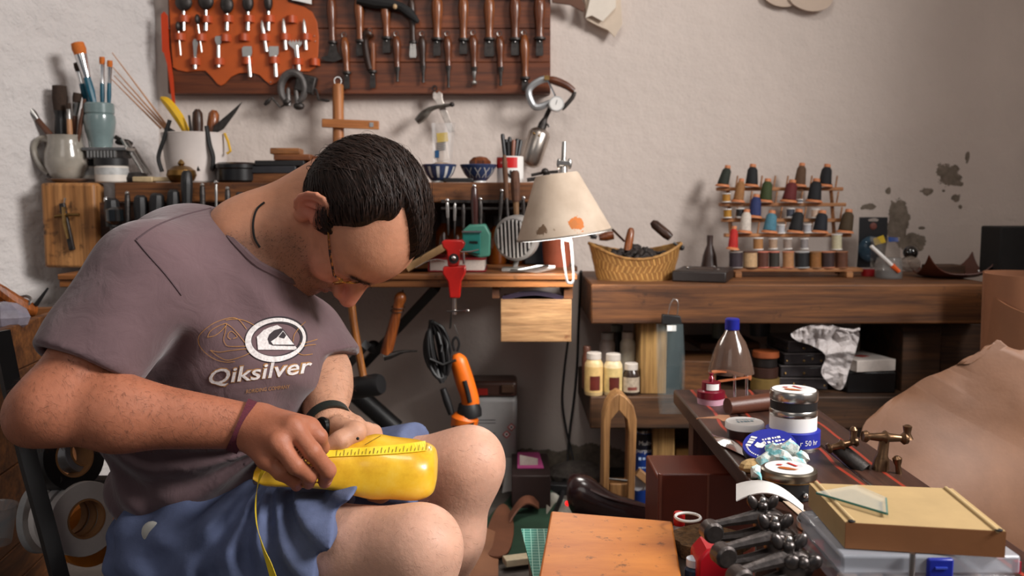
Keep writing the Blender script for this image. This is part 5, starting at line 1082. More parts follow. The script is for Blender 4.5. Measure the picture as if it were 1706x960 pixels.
sc1 = thing('scissors', 'open steel shears lying on the table under the lamp', 'scissors', A(890, 2.17, ZD))
for s_ in (-1, 1): obj('blade', MB().tube([A(862, 2.16, ZD + .006), A(895, 2.17 + .008 * s_, ZD + .008 + .003 * s_), A(925, 2.18 + .02 * s_, ZD + .012)], [.002, .007, .003], 6, flat=.5), STEEL, sc1)
one('metal_sheet_scrap', MB().grid(lambda u, v: A(850 + 64 * u, 2.15 + .05 * v, ZD + .004 + .012 * u * u + .004 * math.sin(v * 4)), 8, 5, .001), STEEL, 'bent steel sheet on the table edge under the lamp', 'metal sheet')
one('terracotta_cup', LP(MB(), 928, 2.36, ZD, [(0, 20), (10, 23), (40, 25), (55, 26), (56, 24), (12, 20)], 24), mat((150, 74, 48), .7, 0, .15, 30, .1), 'terracotta cup behind the lamp loop', 'cup')
one('dark_blue_box', MB().box(A(900, 2.49, ZD) + Z * .045, (.11, .10, .09), rotz(.2)), mat((24, 28, 38), .4, 0, .2, 30, .03), 'dark blue box behind the lamp shade on the table', 'box', bevel=.003)
# ------------------------------------------------------------------ desk lamp
yL = 2.0; lb, lt = P(940, 391, yL), P(927, 290, yL); la = lt - lb
lp = thing('desk_lamp', 'worn conical desk lamp with stained cream shade over the work table', 'lamp', P(945, 472, yL))
t = NT('lamp_shade'); co = t.coord(); base_c = t.ramp(t.noise(co, 14, 5), [(0.3, lin((178, 158, 138))), (0.7, lin((206, 188, 168)))]); c_ = base_c
for (px, py, r_, cc_) in ((894, 381, .030, (116, 92, 70)), (962, 372, .026, (198, 112, 44)), (955, 377, .018, (186, 110, 50)), (913, 383, .014, (150, 128, 106))):
    pt = P(px, py, 1.90) - np.array(lp.location); v = t.new('ShaderNodeVectorMath', operation='DISTANCE'); v.inputs[1].default_value = tuple(pt); t.link(co, v.inputs[0])
    m_ = t.new('ShaderNodeMath', operation='MULTIPLY_ADD'); t.link(t.noise(co, 55, 4, .6), m_.inputs[0]); m_.inputs[1].default_value = .045; t.link(v.outputs['Value'], m_.inputs[2])
    kk = t.new('ShaderNodeMath', operation='LESS_THAN'); t.link(m_.outputs[0], kk.inputs[0]); kk.inputs[1].default_value = r_ + .015; c_ = t.mix(kk.outputs[0], c_, lin(cc_))
t.set(Base_Color=c_, Roughness=.7)
rb_, rt_ = S(79, yL), S(35, yL)
sh_ = MB().lathe(lb, lt, [(0, rb_), (.97, rt_ + .002), (1, rt_ - .002), (1.0, .02)], 48, cap=False); sh_.lathe(lb, lt, [(0, rb_ - .003), (.97, rt_ - .003)], 48, cap=False)
obj('shade', sh_, t.m, lp); obj('shade_rim', MB().tube([lb + (frame(la)[0] * math.cos(a_) + frame(la)[1] * math.sin(a_)) * rb_ for a_ in np.linspace(0, 6.283, 48, endpoint=False)], .0022, 6, True), mat((150, 140, 128), .5, .3), lp)
LED = mat((255, 252, 246), .5, 0, 0, 1, 0, emit=6.0, name='lamp_diffuser')
obj('diffuser', MB().lathe(lb - nrm(la) * .003, lb + nrm(la) * .002, [(0, rb_ - .006), (1, rb_ - .004)], 48), LED, lp)
obj('pull_loop', MB().tube(smoothpts(PT([(936, 393), (939, 425), (944, 465), (949, 472), (955, 466), (953, 425), (950, 391)], yL - .06), 5), .0028, 7), mat((244, 242, 238), .3, 0, 0, 1, 0), lp); obj('loop_tab', MB().box(P(943, 396, yL - .06), (.018, .003, .016), roty(.1)), WHITE, lp)
obj('stem', MB().lathe(P(938, 291, yL), P(940, 236, yL), [(0, .010), (.4, .008), (.45, .0055), (.95, .005), (1, .004)], 12), STEEL, lp); obj('wing_nut', MB().box(P(940, 272, yL - .008), (.028, .008, .012)).ell(P(931, 273, yL - .008), (.005, .004, .012)).ell(P(949, 273, yL - .008), (.005, .004, .012)), STEEL, lp, bevel=.002)
obj('wall_arm', MB().tube([P(938, 292, yL + .01), P(936, 320, 2.3), P(936, 326, WALLY)], .006, 8), IRON, lp)
ll = bpy.data.lights.new('lamp_glow', 'AREA'); ll.shape = 'DISK'; ll.size = .17; ll.energy = 1.6; ll.color = (1, .95, .88); lo_ = bpy.data.objects.new('lamp_glow', ll); COL.objects.link(lo_); lo_.location = tuple(lb - nrm(la) * .012); lo_.rotation_euler = Vector(tuple(-la)).to_track_quat('-Z', 'Y').to_euler()
# ------------------------------------------------------------------ under the table
db = thing('small_wooden_drawer', 'small pale wooden drawer box fixed under the table edge', 'drawer', P(893, 570, 2.14))
obj('drawer_front', slab(834, 952, 499, 570, 2.14, .012), wood((160, 118, 78), (200, 158, 112), 0, 60, .6, spots=.2, spotcol=(120, 74, 44)), db, bevel=.0015); obj('drawer_body', slab(838, 948, 503, 567, 2.153, .18), wood((110, 74, 44), (140, 98, 60), 0, 40), db)
obj('runner', slab(820, 832, 479.5, 497, 2.14, .2), DW, db); obj('runner', slab(940, 954, 479.5, 498, 2.14, .2), DW, db)
one('dark_folder', MB().grid(lambda u, v: P(836 + 104 * u, 494 - 10 * math.sin(u * 3.1), 2.145 + .15 * v), 12, 3, .012), mat((42, 32, 46), .3, 0, .2, 30, .05), 'dark purple folder tucked on top of the small drawer', 'folder')
hm = thing('black_mallet', 'black-headed mallet with long wooden handle hanging by the man\'s sleeve', 'mallet', P(604, 660, 2.14))
obj('handle', MB().tube(smoothpts(PT([(584, 490), (588, 530), (596, 580), (606, 632)], 2.14), 4), .0095, 10), wood((150, 88, 36), (196, 128, 60), 2, 50, .4, coat=.3), hm)
obj('head', MB().lathe(P(571, 650, 2.16), P(635, 640, 2.12), [(0, .022), (.08, .027), (.9, .027), (1, .023)], 20), BLACK, hm)
obj('hanging_loop', MB().tube([P(585, 492, 2.14), P(584, 480, 2.15)], .002, 5), IRON, hm)
ad = thing('hooked_awl', 'wooden-handled bent hook tool hanging left of the red vise', 'tool', P(655, 600, 2.16))
obj('handle', MB().tube(smoothpts(PT([(671, 487), (666, 500), (660, 525), (651, 560), (643, 590)], 2.16), 4), [.005, .009, .0125, .0145, .0145, .0125, .0125, .0115, .0115, .0125, .013, .0135, .014, .0145, .0145, .0145, .0145], 12), wood((130, 62, 26), (184, 104, 48), 2, 50, .35, coat=.3), ad)
for y_ in (512, 518): obj('groove_band', MB().tube([P(663.5 - (y_ - 512) * .3 + .0155 / sc(2.16) * math.cos(a_), y_ + 3 * math.sin(a_), 2.16 - .0145 * math.sin(a_)) for a_ in np.linspace(0, 6.28, 18, endpoint=False)], .0012, 5, True), HW[2], ad)
obj('hook', MB().tube(smoothpts(PT([(640, 594), (652, 592), (672, 586), (695, 585)], 2.155), 4), [.011, .010, .0095, .009, .008, .007, .006, .005, .004, .003, .0025, .002, .002], 8), IRON, ad); obj('nail', MB().tube([P(671, 489, 2.16), P(671, 484, 2.2)], .002, 5), IRON, ad)
one('black_tube_support', MB().tube(PT([(575, 640), (600, 662), (660, 715)], 2.42), .026, 14), BLACK, 'thick black tube leaning to the floor behind the man\'s knee', 'tube')
# grinder on its cord
gr = thing('orange_rotary_tool', 'orange and black rotary power tool hanging by its cord under the vise', 'power tool', P(775, 715, 2.16)); OR = mat((222, 104, 20), .4, 0, .08, 30, .02); yg = 2.16
obj('body', MB().tube(smoothpts(PT([(760, 590), (765, 605), (774, 635), (783, 665), (784, 690)], yg), 4), [.008, .012, .0165, .020, .0215, .022, .0225, .023, .023, .023, .0225, .022, .022, .022, .022, .0225, .023], 14), OR, gr)
obj('grip_panel', MB().tube(smoothpts(PT([(774, 634), (779, 652), (783, 670)], yg - .018), 4), .009, 10, flat=.7), MATTBLACK, gr); obj('collar', MB().lathe(P(781, 672, yg), P(783, 694, yg), [(0, .025), (.5, .030), (1, .029)], 20), BLACK, gr)
obj('motor_end', MB().lathe(P(776, 690, yg), P(772, 712, yg), [(0, .026), (.3, .034), (1, .032)], 22), OR, gr); obj('nose', MB().lathe(P(772, 706, yg - .02), P(774, 716, yg - .02), [(0, .028), (1, .020)], 18), BLACK, gr)
obj('hanger', MB().tube(smoothpts(PT([(757, 585), (754, 570), (760, 562), (765, 572), (762, 586)], yg), 4), .003, 6), BLACK, gr); obj('wire_hook', MB().tube(PT([(757, 541), (764, 560), (760, 566)], yg), .0012, 5), STEEL, gr)
for i in range(14):
    pts = [P(727 + (5 + 1.25 * i) * math.cos(a_ + .02 * i) + 9 * math.sin(a_) + (i * 7) % 5, 586 + (52 - 1.6 * ((i * 5) % 14)) * math.sin(a_), yg - .02 + .0045 * ((i * 3) % 9) + .006 * math.cos(2 * a_ + i)) for a_ in np.linspace(0, 6.283, 26, endpoint=False)]
    obj('cord_coil', MB().tube(pts, .0044, 7, True), BLACK, gr)
obj('cord_tie', MB().tube(PT([(716, 598), (738, 608), (760, 600)], yg - .03), .0035, 6), BLACK, gr); obj('plug', MB().lathe(P(738, 648, yg), P(752, 690, yg), [(0, .008), (.5, .010), (1, .008)], 12), BLACK, gr)
obj('cord_hanger', MB().tube(PT([(750, 548), (752, 522), (757, 519)], yg - .01), .0025, 6), IRON, gr)
# canister and cables by the wall
cn = thing('metal_solvent_canister', 'flat white metal solvent canister with brown top and hazard labels', 'canister', (P(818, 770, 2.5)[0], 2.5, 0)); zt_ = P(818, 636, 2.44)[2]; cw = S(88, 2.44); o = np.array([P(818, 700, 2.44)[0], 2.49, 0])
obj('can_body', MB().box(o + Z * (zt_ - .045) / 2, (cw, .10, zt_ - .045)), mat((168, 166, 164), .4, .1, .08, 12, .04), cn, bevel=.012, seg=3); obj('can_top', MB().box(o + Z * (zt_ - .022), (cw, .10, .045)), mat((70, 46, 38), .4, .1, .2, 20, .04), cn, bevel=.010, seg=3)
obj('spout_cap', MB().box(P(846, 648, 2.436), (.036, .008, .024)), mat((96, 72, 58), .3, .4), cn, bevel=.003); obj('red_mark', MB().box(P(804, 653, 2.438), (.028, .002, .018)), mat((150, 30, 22), .4), cn)
for x, y in ((852, 712), (844, 724)):
    obj('hazard_diamond', MB().box(P(x, y, 2.4385), (.016, .0015, .016), roty(math.pi / 4)), mat((190, 60, 60), .5), cn); obj('hazard_symbol', MB().box(P(x, y, 2.4374), (.011, .0012, .011), roty(math.pi / 4)), PAPER, cn); obj('hazard_sign', MB().box(P(x, y, 2.4366), (.005, .001, .005)), MATTBLACK, cn)
for y in (700, 705, 722): obj('print_line', MB().box(P(808, y, 2.4392), (.058, .0008, .0018)), mat((90, 88, 88), .6), cn)
one('black_power_cable', MB().tube(smoothpts([P(968, 452, 2.36), P(967, 480, 2.48), P(964, 540, 2.58), P(962, 600, 2.59), P(957, 660, 2.59), P(949, 720, 2.58), P(946, 765, 2.56), P(950, 790, 2.5)], 5), .0035, 6), BLACK, 'black cable running from the lamp down the wall to the floor', 'cable')
one('second_black_cable', MB().tube(smoothpts([P(946, 570, 2.59), P(940, 620, 2.60), P(937, 670, 2.60), P(944, 720, 2.60), P(955, 770, 2.56), P(940, 800, 2.45)], 5), .0032, 6), BLACK, 'thin black cable curving left on the wall below the drawer', 'cable')
# ------------------------------------------------------------------ right-hand timber shelf
YR = 2.2; ZR = P(1200, 474, YR)[2]; ZL = P(1200, 661, YR)[2]
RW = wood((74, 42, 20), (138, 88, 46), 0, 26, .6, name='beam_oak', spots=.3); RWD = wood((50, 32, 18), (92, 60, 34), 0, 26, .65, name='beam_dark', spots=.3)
rs = thing('timber_shelf_unit', 'heavy two-level timber beam shelf along the right of the back wall', 'shelf', (P(1300, 474, YR)[0], 2.4, 0))
xl = P(985, 480, YR)[0]; xr = P(1665, 480, YR)[0]; hb = ZR - P(1200, 540, YR)[2]; hl = ZL - P(1200, 715, YR)[2]
obj('upper_beam', MB().box(((xl + xr) / 2, YR + .205, ZR - hb / 2), (xr - xl, .41, hb)), RW, rs, bevel=.004)
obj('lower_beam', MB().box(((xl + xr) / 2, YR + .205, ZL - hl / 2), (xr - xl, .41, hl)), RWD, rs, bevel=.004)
zmid = (ZR - hb + ZL) / 2; hm_ = ZR - hb - ZL
PALE = wood((150, 112, 62), (196, 156, 96), 2, 30, .6, name='post_pine')
obj('post', MB().box((A(1089, YR + .03, zmid)[0], YR + .10, zmid), (S(44, YR), .14, hm_)), PALE, rs, bevel=.002)
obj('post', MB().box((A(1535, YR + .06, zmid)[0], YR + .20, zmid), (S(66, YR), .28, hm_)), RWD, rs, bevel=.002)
for x in (1106, 1560): obj('foot_post', MB().box((A(x, YR + .05, .1)[0], YR + .12, (ZL - hl) / 2), (S(38, YR), .12, ZL - hl)), PALE, rs, bevel=.002)
one('dark_leaning_board', MB().box(P(1614, 600, 2.31), (S(104, 2.31), .02, S(120, 2.36)), rotx(-.05)), RWD, 'dark board leaning in the gap at the right end of the timber shelf', 'board', bevel=.003)
# basket --------------------------------------------------------------
yk = 2.34; kc = A(1057, yk, ZR); k = sc(yk)
bk_ = thing('palm_leaf_basket', 'low woven palm-leaf basket at the left end of the timber shelf', 'basket', kc)
t = NT('palm_weave'); co = t.coord(); w1 = t.new('ShaderNodeTexWave', wave_type='BANDS', bands_direction='DIAGONAL', wave_profile='SAW'); w1.inputs['Scale'].default_value = 26; w1.inputs['Distortion'].default_value = 1.2; t.link(co, w1.inputs[0])
w2 = t.new('ShaderNodeTexChecker'); w2.inputs['Scale'].default_value = 95; t.link(t.coord(rot=(0, .78, 0)), w2.inputs['Vector'])
n = t.noise(co, 40, 4); c_ = t.ramp(n, [(.3, lin((136, 88, 38))), (.7, lin((196, 148, 82)))]); c_ = t.mix(.25, c_, w1.outputs['Color'], 'MULTIPLY'); c_ = t.mix(.12, c_, w2.outputs['Color'], 'MULTIPLY')
t.set(Base_Color=c_, Roughness=.7, Normal=t.bump(w1.outputs['Color'], .7, .004)); PALM = t.m
def bsk(a_, h, off=0): # wall of the basket
    hh = (36 + 24 * abs(math.cos(a_)) ** 2.2 + (10 if math.sin(a_) > 0 else 0) * math.sin(a_) ** 2); r_ = 62 + 9 * h + 5 * abs(math.cos(a_)) ** 4 * h - off; return kc + np.array([math.cos(a_) * r_ * k, math.sin(a_) * r_ * k * .62, hh * h * k])
m_ = MB(); m_.grid(lambda u, v: bsk(2 * math.pi * u, v), 61, 7, .003); obj('basket_wall', m_, PALM, bk_, smooth=50); obj('basket_bottom', MB().prism([(math.cos(a_) * 61 * k, math.sin(a_) * 61 * k * .62) for a_ in np.linspace(0, 6.283, 40, endpoint=False)], kc + Z * .004, X, Y_, .004), PALM, bk_)
obj('rim_braid', MB().tube([bsk(a_, 1.0) for a_ in np.linspace(0, 2 * math.pi, 60, endpoint=False)], [.0036 + .0008 * (i % 2) for i in range(60)], 7, True), PALM, bk_)
# herringbone strips standing proud of the wall
STR = [mat((186, 138, 74), .7, 0, .2, 60, .1), mat((150, 102, 50), .7, 0, .2, 60, .1)]
for i in range(46):
    a0 = math.pi + (i + .5) / 46 * math.pi
    for rw in range(3):
        s_ = 1 if rw % 2 else -1; h0, h1 = .06 + rw * .30, .06 + rw * .30 + .30
        q = [bsk(a0 - s_ * .035 - .018, h0, -.8), bsk(a0 - s_ * .035 + .030, h0, -.8), bsk(a0 + s_ * .035 + .030, h1, -1.6), bsk(a0 + s_ * .035 - .018, h1, -1.6)]
        obj('weave_strip', MB().add(q, [(0, 1, 2, 3)]), STR[(i + rw) % 2], bk_, smooth=0)
mb = MB(); rr = random.Random(3)
for i in range(150):
    a_ = rr.uniform(0, 6.283); q = math.sqrt(rr.random()); c = kc + np.array([math.cos(a_) * q * 60 * k, math.sin(a_) * q * 36 * k, (32 + 18 * (1 - q) + rr.uniform(-4, 8)) * k]); s_ = rr.uniform(.007, .015); mb.ell(c, (s_, s_ * rr.uniform(.5, 1), s_ * rr.uniform(.4, .9)), rotz(rr.uniform(0, 3)) @ roty(rr.uniform(-1, 1)), 6, 4)
ob = one('leather_offcuts', mb, mat((38, 30, 26), .75, 0, .5, 70, .3), 'heap of dark leather offcuts filling the palm basket', 'offcuts', smooth=20); ob['kind'] = 'stuff'
one('pale_wooden_stick', MB().lathe(P(1045, 418, yk - .01), P(1052, 380, yk), [(0, .010), (.5, .011), (.9, .009), (1, .005)], 12), HW[0], 'pale wooden handle sticking up from the middle of the basket', 'handle')
one('brown_wooden_stick', MB().lathe(P(1117, 396, yk), P(1086, 370, yk + .02), [(0, .010), (.2, .013), (.85, .0125), (1, .007)], 12), HW[2], 'dark brown wooden handle leaning right out of the basket', 'handle')
one('lying_wooden_stick', MB().lathe(P(998, 396, yk + .02), P(1022, 392, yk + .02), [(0, .008), (.5, .012), (1, .011)], 12), HW[1], 'brown wooden handle lying at the left rim of the basket', 'handle')
one('thin_dark_rod', MB().tube([P(1018, 380, 2.30), P(1040, 402, 2.33)], .003, 6), HW[2], 'thin dark rod between lamp shade and basket', 'rod')
one('black_knob_screw', MB().tube(PT([(1122, 405), (1136, 413)], yk - .02), .004, 6).ell(P(1136, 413, yk - .02), .007), BLACK, 'small black knob poking out at the right rim of the basket', 'knob')
one('black_rubber_cross', MB().tube(PT([(978, 388), (994, 396)], yk - .02), .006, 6).tube(PT([(990, 386), (986, 398)], yk - .02), .005, 6), BLACK, 'black rubber piece on the left lip of the basket', 'rubber piece')
# low black case, pyramid bottle --------------------------------------
bc = thing('low_black_case', 'low dark case with metal studs beside the basket', 'case', A(1172, 2.34, ZR))
o = A(1172, 2.33, ZR); obj('case_body', MB().box(o + Z * .014, (.135, .17, .028), rotz(-.35)), mat((34, 26, 24), .45, 0, .2, 30, .06), bc, bevel=.004); obj('recess', MB().box(o + Z * .029, (.06, .08, .003), rotz(-.35)), mat((58, 42, 34), .6), bc)
for x, y in ((1146, 446), (1151, 450), (1190, 445), (1197, 450)): obj('stud', MB().ell(P(x, y, 2.31), .004, None, 8, 5), CHROME, bc)
one('pyramid_metronome', MB().lathe(A(1181, 2.47, ZR), A(1183, 2.47, ZR + S(66, 2.47)), [(0, .026), (.5, .018), (.72, .010), (.76, .008), (1, .0085)], 16), mat((58, 40, 34), .4, 0, .2, 30, .05), 'tall dark bottle-shaped wooden form left of the thread rack', 'bottle form')
# thread rack -----------------------------------------------------------
PINE = wood((168, 108, 62), (204, 146, 94), 0, 50, .5, name='rack_pine')
tr = thing('thread_rack', 'five-tier pale wooden thread rack on the timber shelf', 'thread rack', A(1315, 2.44, ZR))
bars = [(1195, 1402, 315, 2.54), (1199, 1407, 341, 2.515), (1203, 1410, 367, 2.49), (1207, 1416, 392, 2.465), (1211, 1432, 449, 2.425)]
for x0, x1, y, yy in bars: obj('tier_bar', MB().box((P(x0, y, yy) + P(x1, y, yy)) / 2, (S(x1 - x0, yy), .022 if y < 440 else .05, .010)), PINE, tr, bevel=.002)
for x in (1212, 1384): obj('side_upright', MB().tube([P(x + 10, 455, 2.45), P(x, 308, 2.56)], .009, 4, flat=.6), PINE, tr)
for x in (1225, 1408): obj('foot', MB().box(A(x, 2.42, ZR) + Z * .008, (.018, .07, .016)), PINE, tr, bevel=.002)
pegs = [(0, x) for x in (1226, 1267, 1289, 1310, 1350, 1392)] + [(1, x) for x in (1250, 1292, 1334, 1394)] + [(2, x) for x in (1226, 1300, 1340, 1400)] + [(3, x) for x in (1262, 1306, 1350)]
for b, x in pegs:
    x0, x1, y, yy = bars[b]; obj('peg', MB().tube([P(x, y - 3, yy), P(x + 3, y - 22, yy + .004)], .0026, 6), PINE, tr)
FL = mat((206, 130, 84), .6, 0, .08, 40, .02); gs = 'thread spools on the rack'
def cone(lab, x, b, col, h=34, r=9.5, base=True, lean=4, bar=True, core=FL, yb=None):
    x0, x1, y, yy = bars[b]; yb = (y - 4 if yb is None else yb); yy = yy - .012
    s_ = thing('thread_spool', lab, 'thread spool', P(x, yb, yy), gs); k = sc(yy); a_ = P(x, yb - 3, yy); tp = P(x + lean, yb - h, yy + .008)
    obj('thread', MB().lathe(a_, tp, [(0, r * k), (.06, r * 1.04 * k), (.85, r * .82 * k), (.95, r * .62 * k), (1, r * .5 * k)], 14), mat(col, .75, 0, .2, 160, .3), s_)
    if base: obj('flange', MB().lathe(P(x - .5, yb, yy), P(x, yb - 4, yy), [(0, (r + 3) * k), (.6, (r + 2.5) * k), (1, r * k)], 14), core, s_); obj('core_top', MB().lathe(tp, P(x + lean + .7, yb - h - 5, yy + .009), [(0, r * .55 * k), (1, r * .52 * k)], 10), core, s_)
for a_ in (('dark green thread cone at the top left of the rack', 1204, 0, (34, 40, 30), 30, 9, True, 8), ('black thread cone second in the top tier', 1252, 0, (20, 20, 24), 32, 10, True, 2), ('grey-brown thread cone in the top tier', 1332, 0, (88, 62, 42), 34, 9, True, 4), ('black thread cone at the right of the top tier', 1374, 0, (18, 18, 24), 32, 10, True, 4),
           ('tan thread cone in the second tier', 1230, 1, (150, 104, 60), 34, 8.5, True, 5), ('moss green thread cone in the second tier', 1275, 1, (54, 66, 30), 34, 10, True, 4), ('maroon thread cone in the second tier', 1314, 1, (96, 28, 28), 32, 11, True, 6), ('large black thread cone at the right of the second tier', 1356, 1, (22, 24, 28), 34, 11, True, 4),
           ('navy blue thread cone in the third tier', 1257, 2, (36, 48, 96), 34, 10, True, 3), ('white thread cone in the fourth tier', 1241, 3, (206, 196, 184), 34, 9.5, True, 3), ('sky blue thread cone in the fourth tier', 1282, 3, (72, 122, 140), 32, 10.5, True, 4), ('black thread cone in the middle of the fourth tier', 1325, 3, (20, 20, 22), 34, 11, True, 6),
           ('black-blue thread cone right of centre in the fourth tier', 1366, 3, (20, 24, 34), 32, 11, True, 4), ('olive brown thread cone at the right end of the fourth tier', 1408, 3, (66, 50, 28), 34, 11, True, 6)): cone(*a_)
cone('bright red thread cone low at the left of the rack', 1221, 4, (176, 30, 24), 34, 8, True, 2, yb=416); obj('peg', MB().tube([P(1221, 449, 2.42), P(1221, 414, 2.42)], .003, 6), PINE, tr)
def bobbin(lab, x, yb, yy, col, h=15, r=6.5, fl=WHITE):
    s_ = thing('thread_bobbin', lab, 'thread spool', P(x, yb, yy), gs); k = sc(yy); obj('thread', MB().lathe(P(x, yb - 1.5, yy), P(x, yb - h + 1.5, yy), [(0, r * k), (1, r * k)], 12), mat(col, .6, 0, .15, 160, .2), s_)
    for y in (yb, yb - h + 1.5): obj('flange', MB().lathe(P(x, y, yy), P(x, y - 1.5, yy), [(0, (r + 1) * k), (1, (r + 1) * k)], 12), fl, s_)
for a_ in (('small gold bobbin under the dark green cone', 1210, 337, 2.50, (176, 124, 44)), ('small gold bobbin at the left of the third tier', 1212, 363, 2.475, (176, 126, 40)), ('small black bobbin beside the lower gold bobbin', 1233, 362, 2.475, (30, 30, 34)), ('small grey-blue bobbin in the third tier under the maroon cone', 1317, 362, 2.475, (70, 74, 86)), ('small cream bobbin in the third tier under the large black cone', 1358, 363, 2.475, (206, 178, 156)),
           ('small silver bobbin right of the sky blue cone', 1301, 389, 2.45, (180, 182, 186)), ('small silver bobbin right of the middle black cone', 1345, 388, 2.45, (176, 176, 180)), ('small blue bobbin on a peg in the second tier', 1332, 338, 2.50, (50, 60, 80), 6, 5), ('tan bobbin low behind the bright red cone', 1263, 416, 2.44, (164, 118, 70), 20, 8), ('beige bobbin low in the middle of the rack', 1288, 415, 2.445, (170, 144, 120), 18, 7),
           ('clear grey bobbin low right of the beige bobbin', 1312, 415, 2.445, (150, 136, 126), 18, 7), ('grey bobbin low under the black-blue cone', 1340, 415, 2.445, (140, 134, 134), 18, 6), ('pale green-white bobbin low at the right of the rack', 1394, 416, 2.44, (196, 190, 160), 26, 8)): bobbin(*a_)
for i, (x, c, r, top, nm) in enumerate(((1226, (48, 36, 44), 11, (150, 140, 134), 'dark purple'), (1250, (190, 156, 116), 11.5, (92, 60, 44), 'cream'), (1271, (86, 46, 32), 9, (206, 120, 100), 'red-brown'), (1290, (48, 44, 38), 8.5, (206, 124, 104), 'dark olive'), (1313, (170, 122, 80), 9, (200, 130, 96), 'light tan'), (1336, (22, 24, 28), 11.5, (180, 180, 180), 'jet black'), (1358, (140, 92, 44), 10, (150, 110, 76), 'ochre'), (1379, (52, 34, 32), 11, (196, 128, 96), 'dark brown'), (1402, (92, 54, 34), 10, (150, 100, 70), 'chestnut'))):
    bobbin('%s thread spool in the bottom row of the rack' % nm, x, 446, 2.412, c, 27, r, mat(top, .5, 0, .05, 40, 0))
# packages, jar, tray, box to the right of the rack
bp = thing('blister_pack', 'black hanging blister pack standing right of the thread rack', 'package', A(1455, 2.50, ZR))
obj('card', PP(MB(), [(1432, 362), (1479, 362), (1478, 400), (1472, 446), (1428, 446), (1431, 400)], 2.52, .003), mat((22, 24, 28), .35, 0, .1, 30, 0), bp); obj('hang_slot', PP(MB(), [(1446, 366), (1452, 364), (1458, 363), (1464, 366), (1462, 369), (1448, 369)], 2.519, .001), mat((150, 140, 132), .6), bp)
obj('picture', MB().ell(P(1455, 377, 2.519), (.010, .002, .010)), mat((112, 60, 50), .6), bp); obj('clear_bubble', MB().ell(P(1450, 415, 2.505), (.034, .018, .036)), mat((70, 100, 120), .1, 0, .3, 30, .05, alpha=.45), bp)
yb_ = thing('small_tagged_bags', 'small clear bags with yellow and blue tags beside the blister pack', 'bags', A(1475, 2.46, ZR)); obj('yellow_tag', PP(MB(), [(1455, 398), (1472, 392), (1476, 404), (1458, 409)], 2.47, .002), mat((206, 172, 30), .5), yb_); obj('blue_tag', PP(MB(), [(1480, 395), (1496, 396), (1497, 403), (1481, 403)], 2.47, .002), mat((30, 90, 180), .5), yb_)
obj('clear_bag', MB().grid(lambda u, v: P(1450 + 50 * u, 445 - 50 * v, 2.465 + .02 * math.sin(u * 7 + v * 5)), 12, 8), mat((150, 140, 130), .15, 0, .3, 60, .1, alpha=.4), yb_); obj('red_lid', MB().cyl(A(1446, 2.44, ZR), A(1446, 2.44, ZR + .018), .018), mat((150, 24, 28), .4), yb_)
cj = thing('clear_plastic_jar', 'clear plastic jar with an orange-tipped marker at the shelf\'s right side', 'jar', A(1480, 2.38, ZR)); obj('jar_wall', LP(MB(), 1480, 2.38, ZR, [(0, 22), (24, 22), (34, 19), (34, 18), (22, 20.5), (2, 20)], 20), mat((150, 146, 142), .08, 0, .1, 20, 0, alpha=.35), cj); obj('dark_contents', LP(MB(), 1480, 2.38, ZR, [(2, 19), (12, 19)], 16), mat((60, 58, 60), .6), cj)
mk = thing('orange_marker', 'white marker with orange tip leaning out of the clear jar', 'marker', P(1490, 452, 2.36)); obj('barrel', MB().tube(PT([(1451, 410), (1486, 442)], 2.345), .005, 8), WHITE, mk); obj('orange_cap', MB().tube(PT([(1486, 442), (1498, 453)], 2.345), [.007, .005], 8), mat((220, 92, 30), .5), mk)
one('glossy_black_ball', MB().ell(P(1517, 421, 2.45), .020), mat((12, 12, 12), .08, 0, 0, 1, 0, coat=1), 'glossy black ball above the brown tray', 'ball'); one('crumpled_cellophane', MB().ell(P(1516, 440, 2.43), (.030, .02, .022), None, 7, 5), mat((140, 124, 112), .2, 0, .3, 60, .3, alpha=.6), 'crumpled cellophane under the black ball', 'cellophane', smooth=5)
ty = thing('brown_leather_tray', 'reddish brown leather tray with upturned corners on the right of the shelf', 'tray', A(1583, 2.40, ZR)); TRL = leather((84, 42, 28), .4, .2); to = A(1583, 2.40, ZR); tk = sc(2.40)
obj('tray_sheet', MB().grid(lambda u, v: to + np.array([(u - .5) * 114 * tk, (v - .5) * .14, .003 + .040 * (abs(u - .5) * 2) ** 3 * (abs(v - .5) * 2) ** 1.5 + .012 * (abs(v - .5) * 2) ** 4 + .010 * (abs(u - .5) * 2) ** 5]), 17, 11, .003), TRL, ty); obj('corner_stud', MB().ell(P(1631, 452, 2.34), .004), CHROME, ty)
one('wood_block_in_tray', MB().box(to + np.array([-.02, 0, .022]), (.09, .06, .024), rotz(.1)), RWD, 'dark block lying in the brown leather tray', 'block', bevel=.003)
one('tall_black_box', slab(1668, 1740, 378, 457, 2.3, .1), MATTBLACK, 'tall matt black box at the right edge of the picture', 'box', bevel=.004)
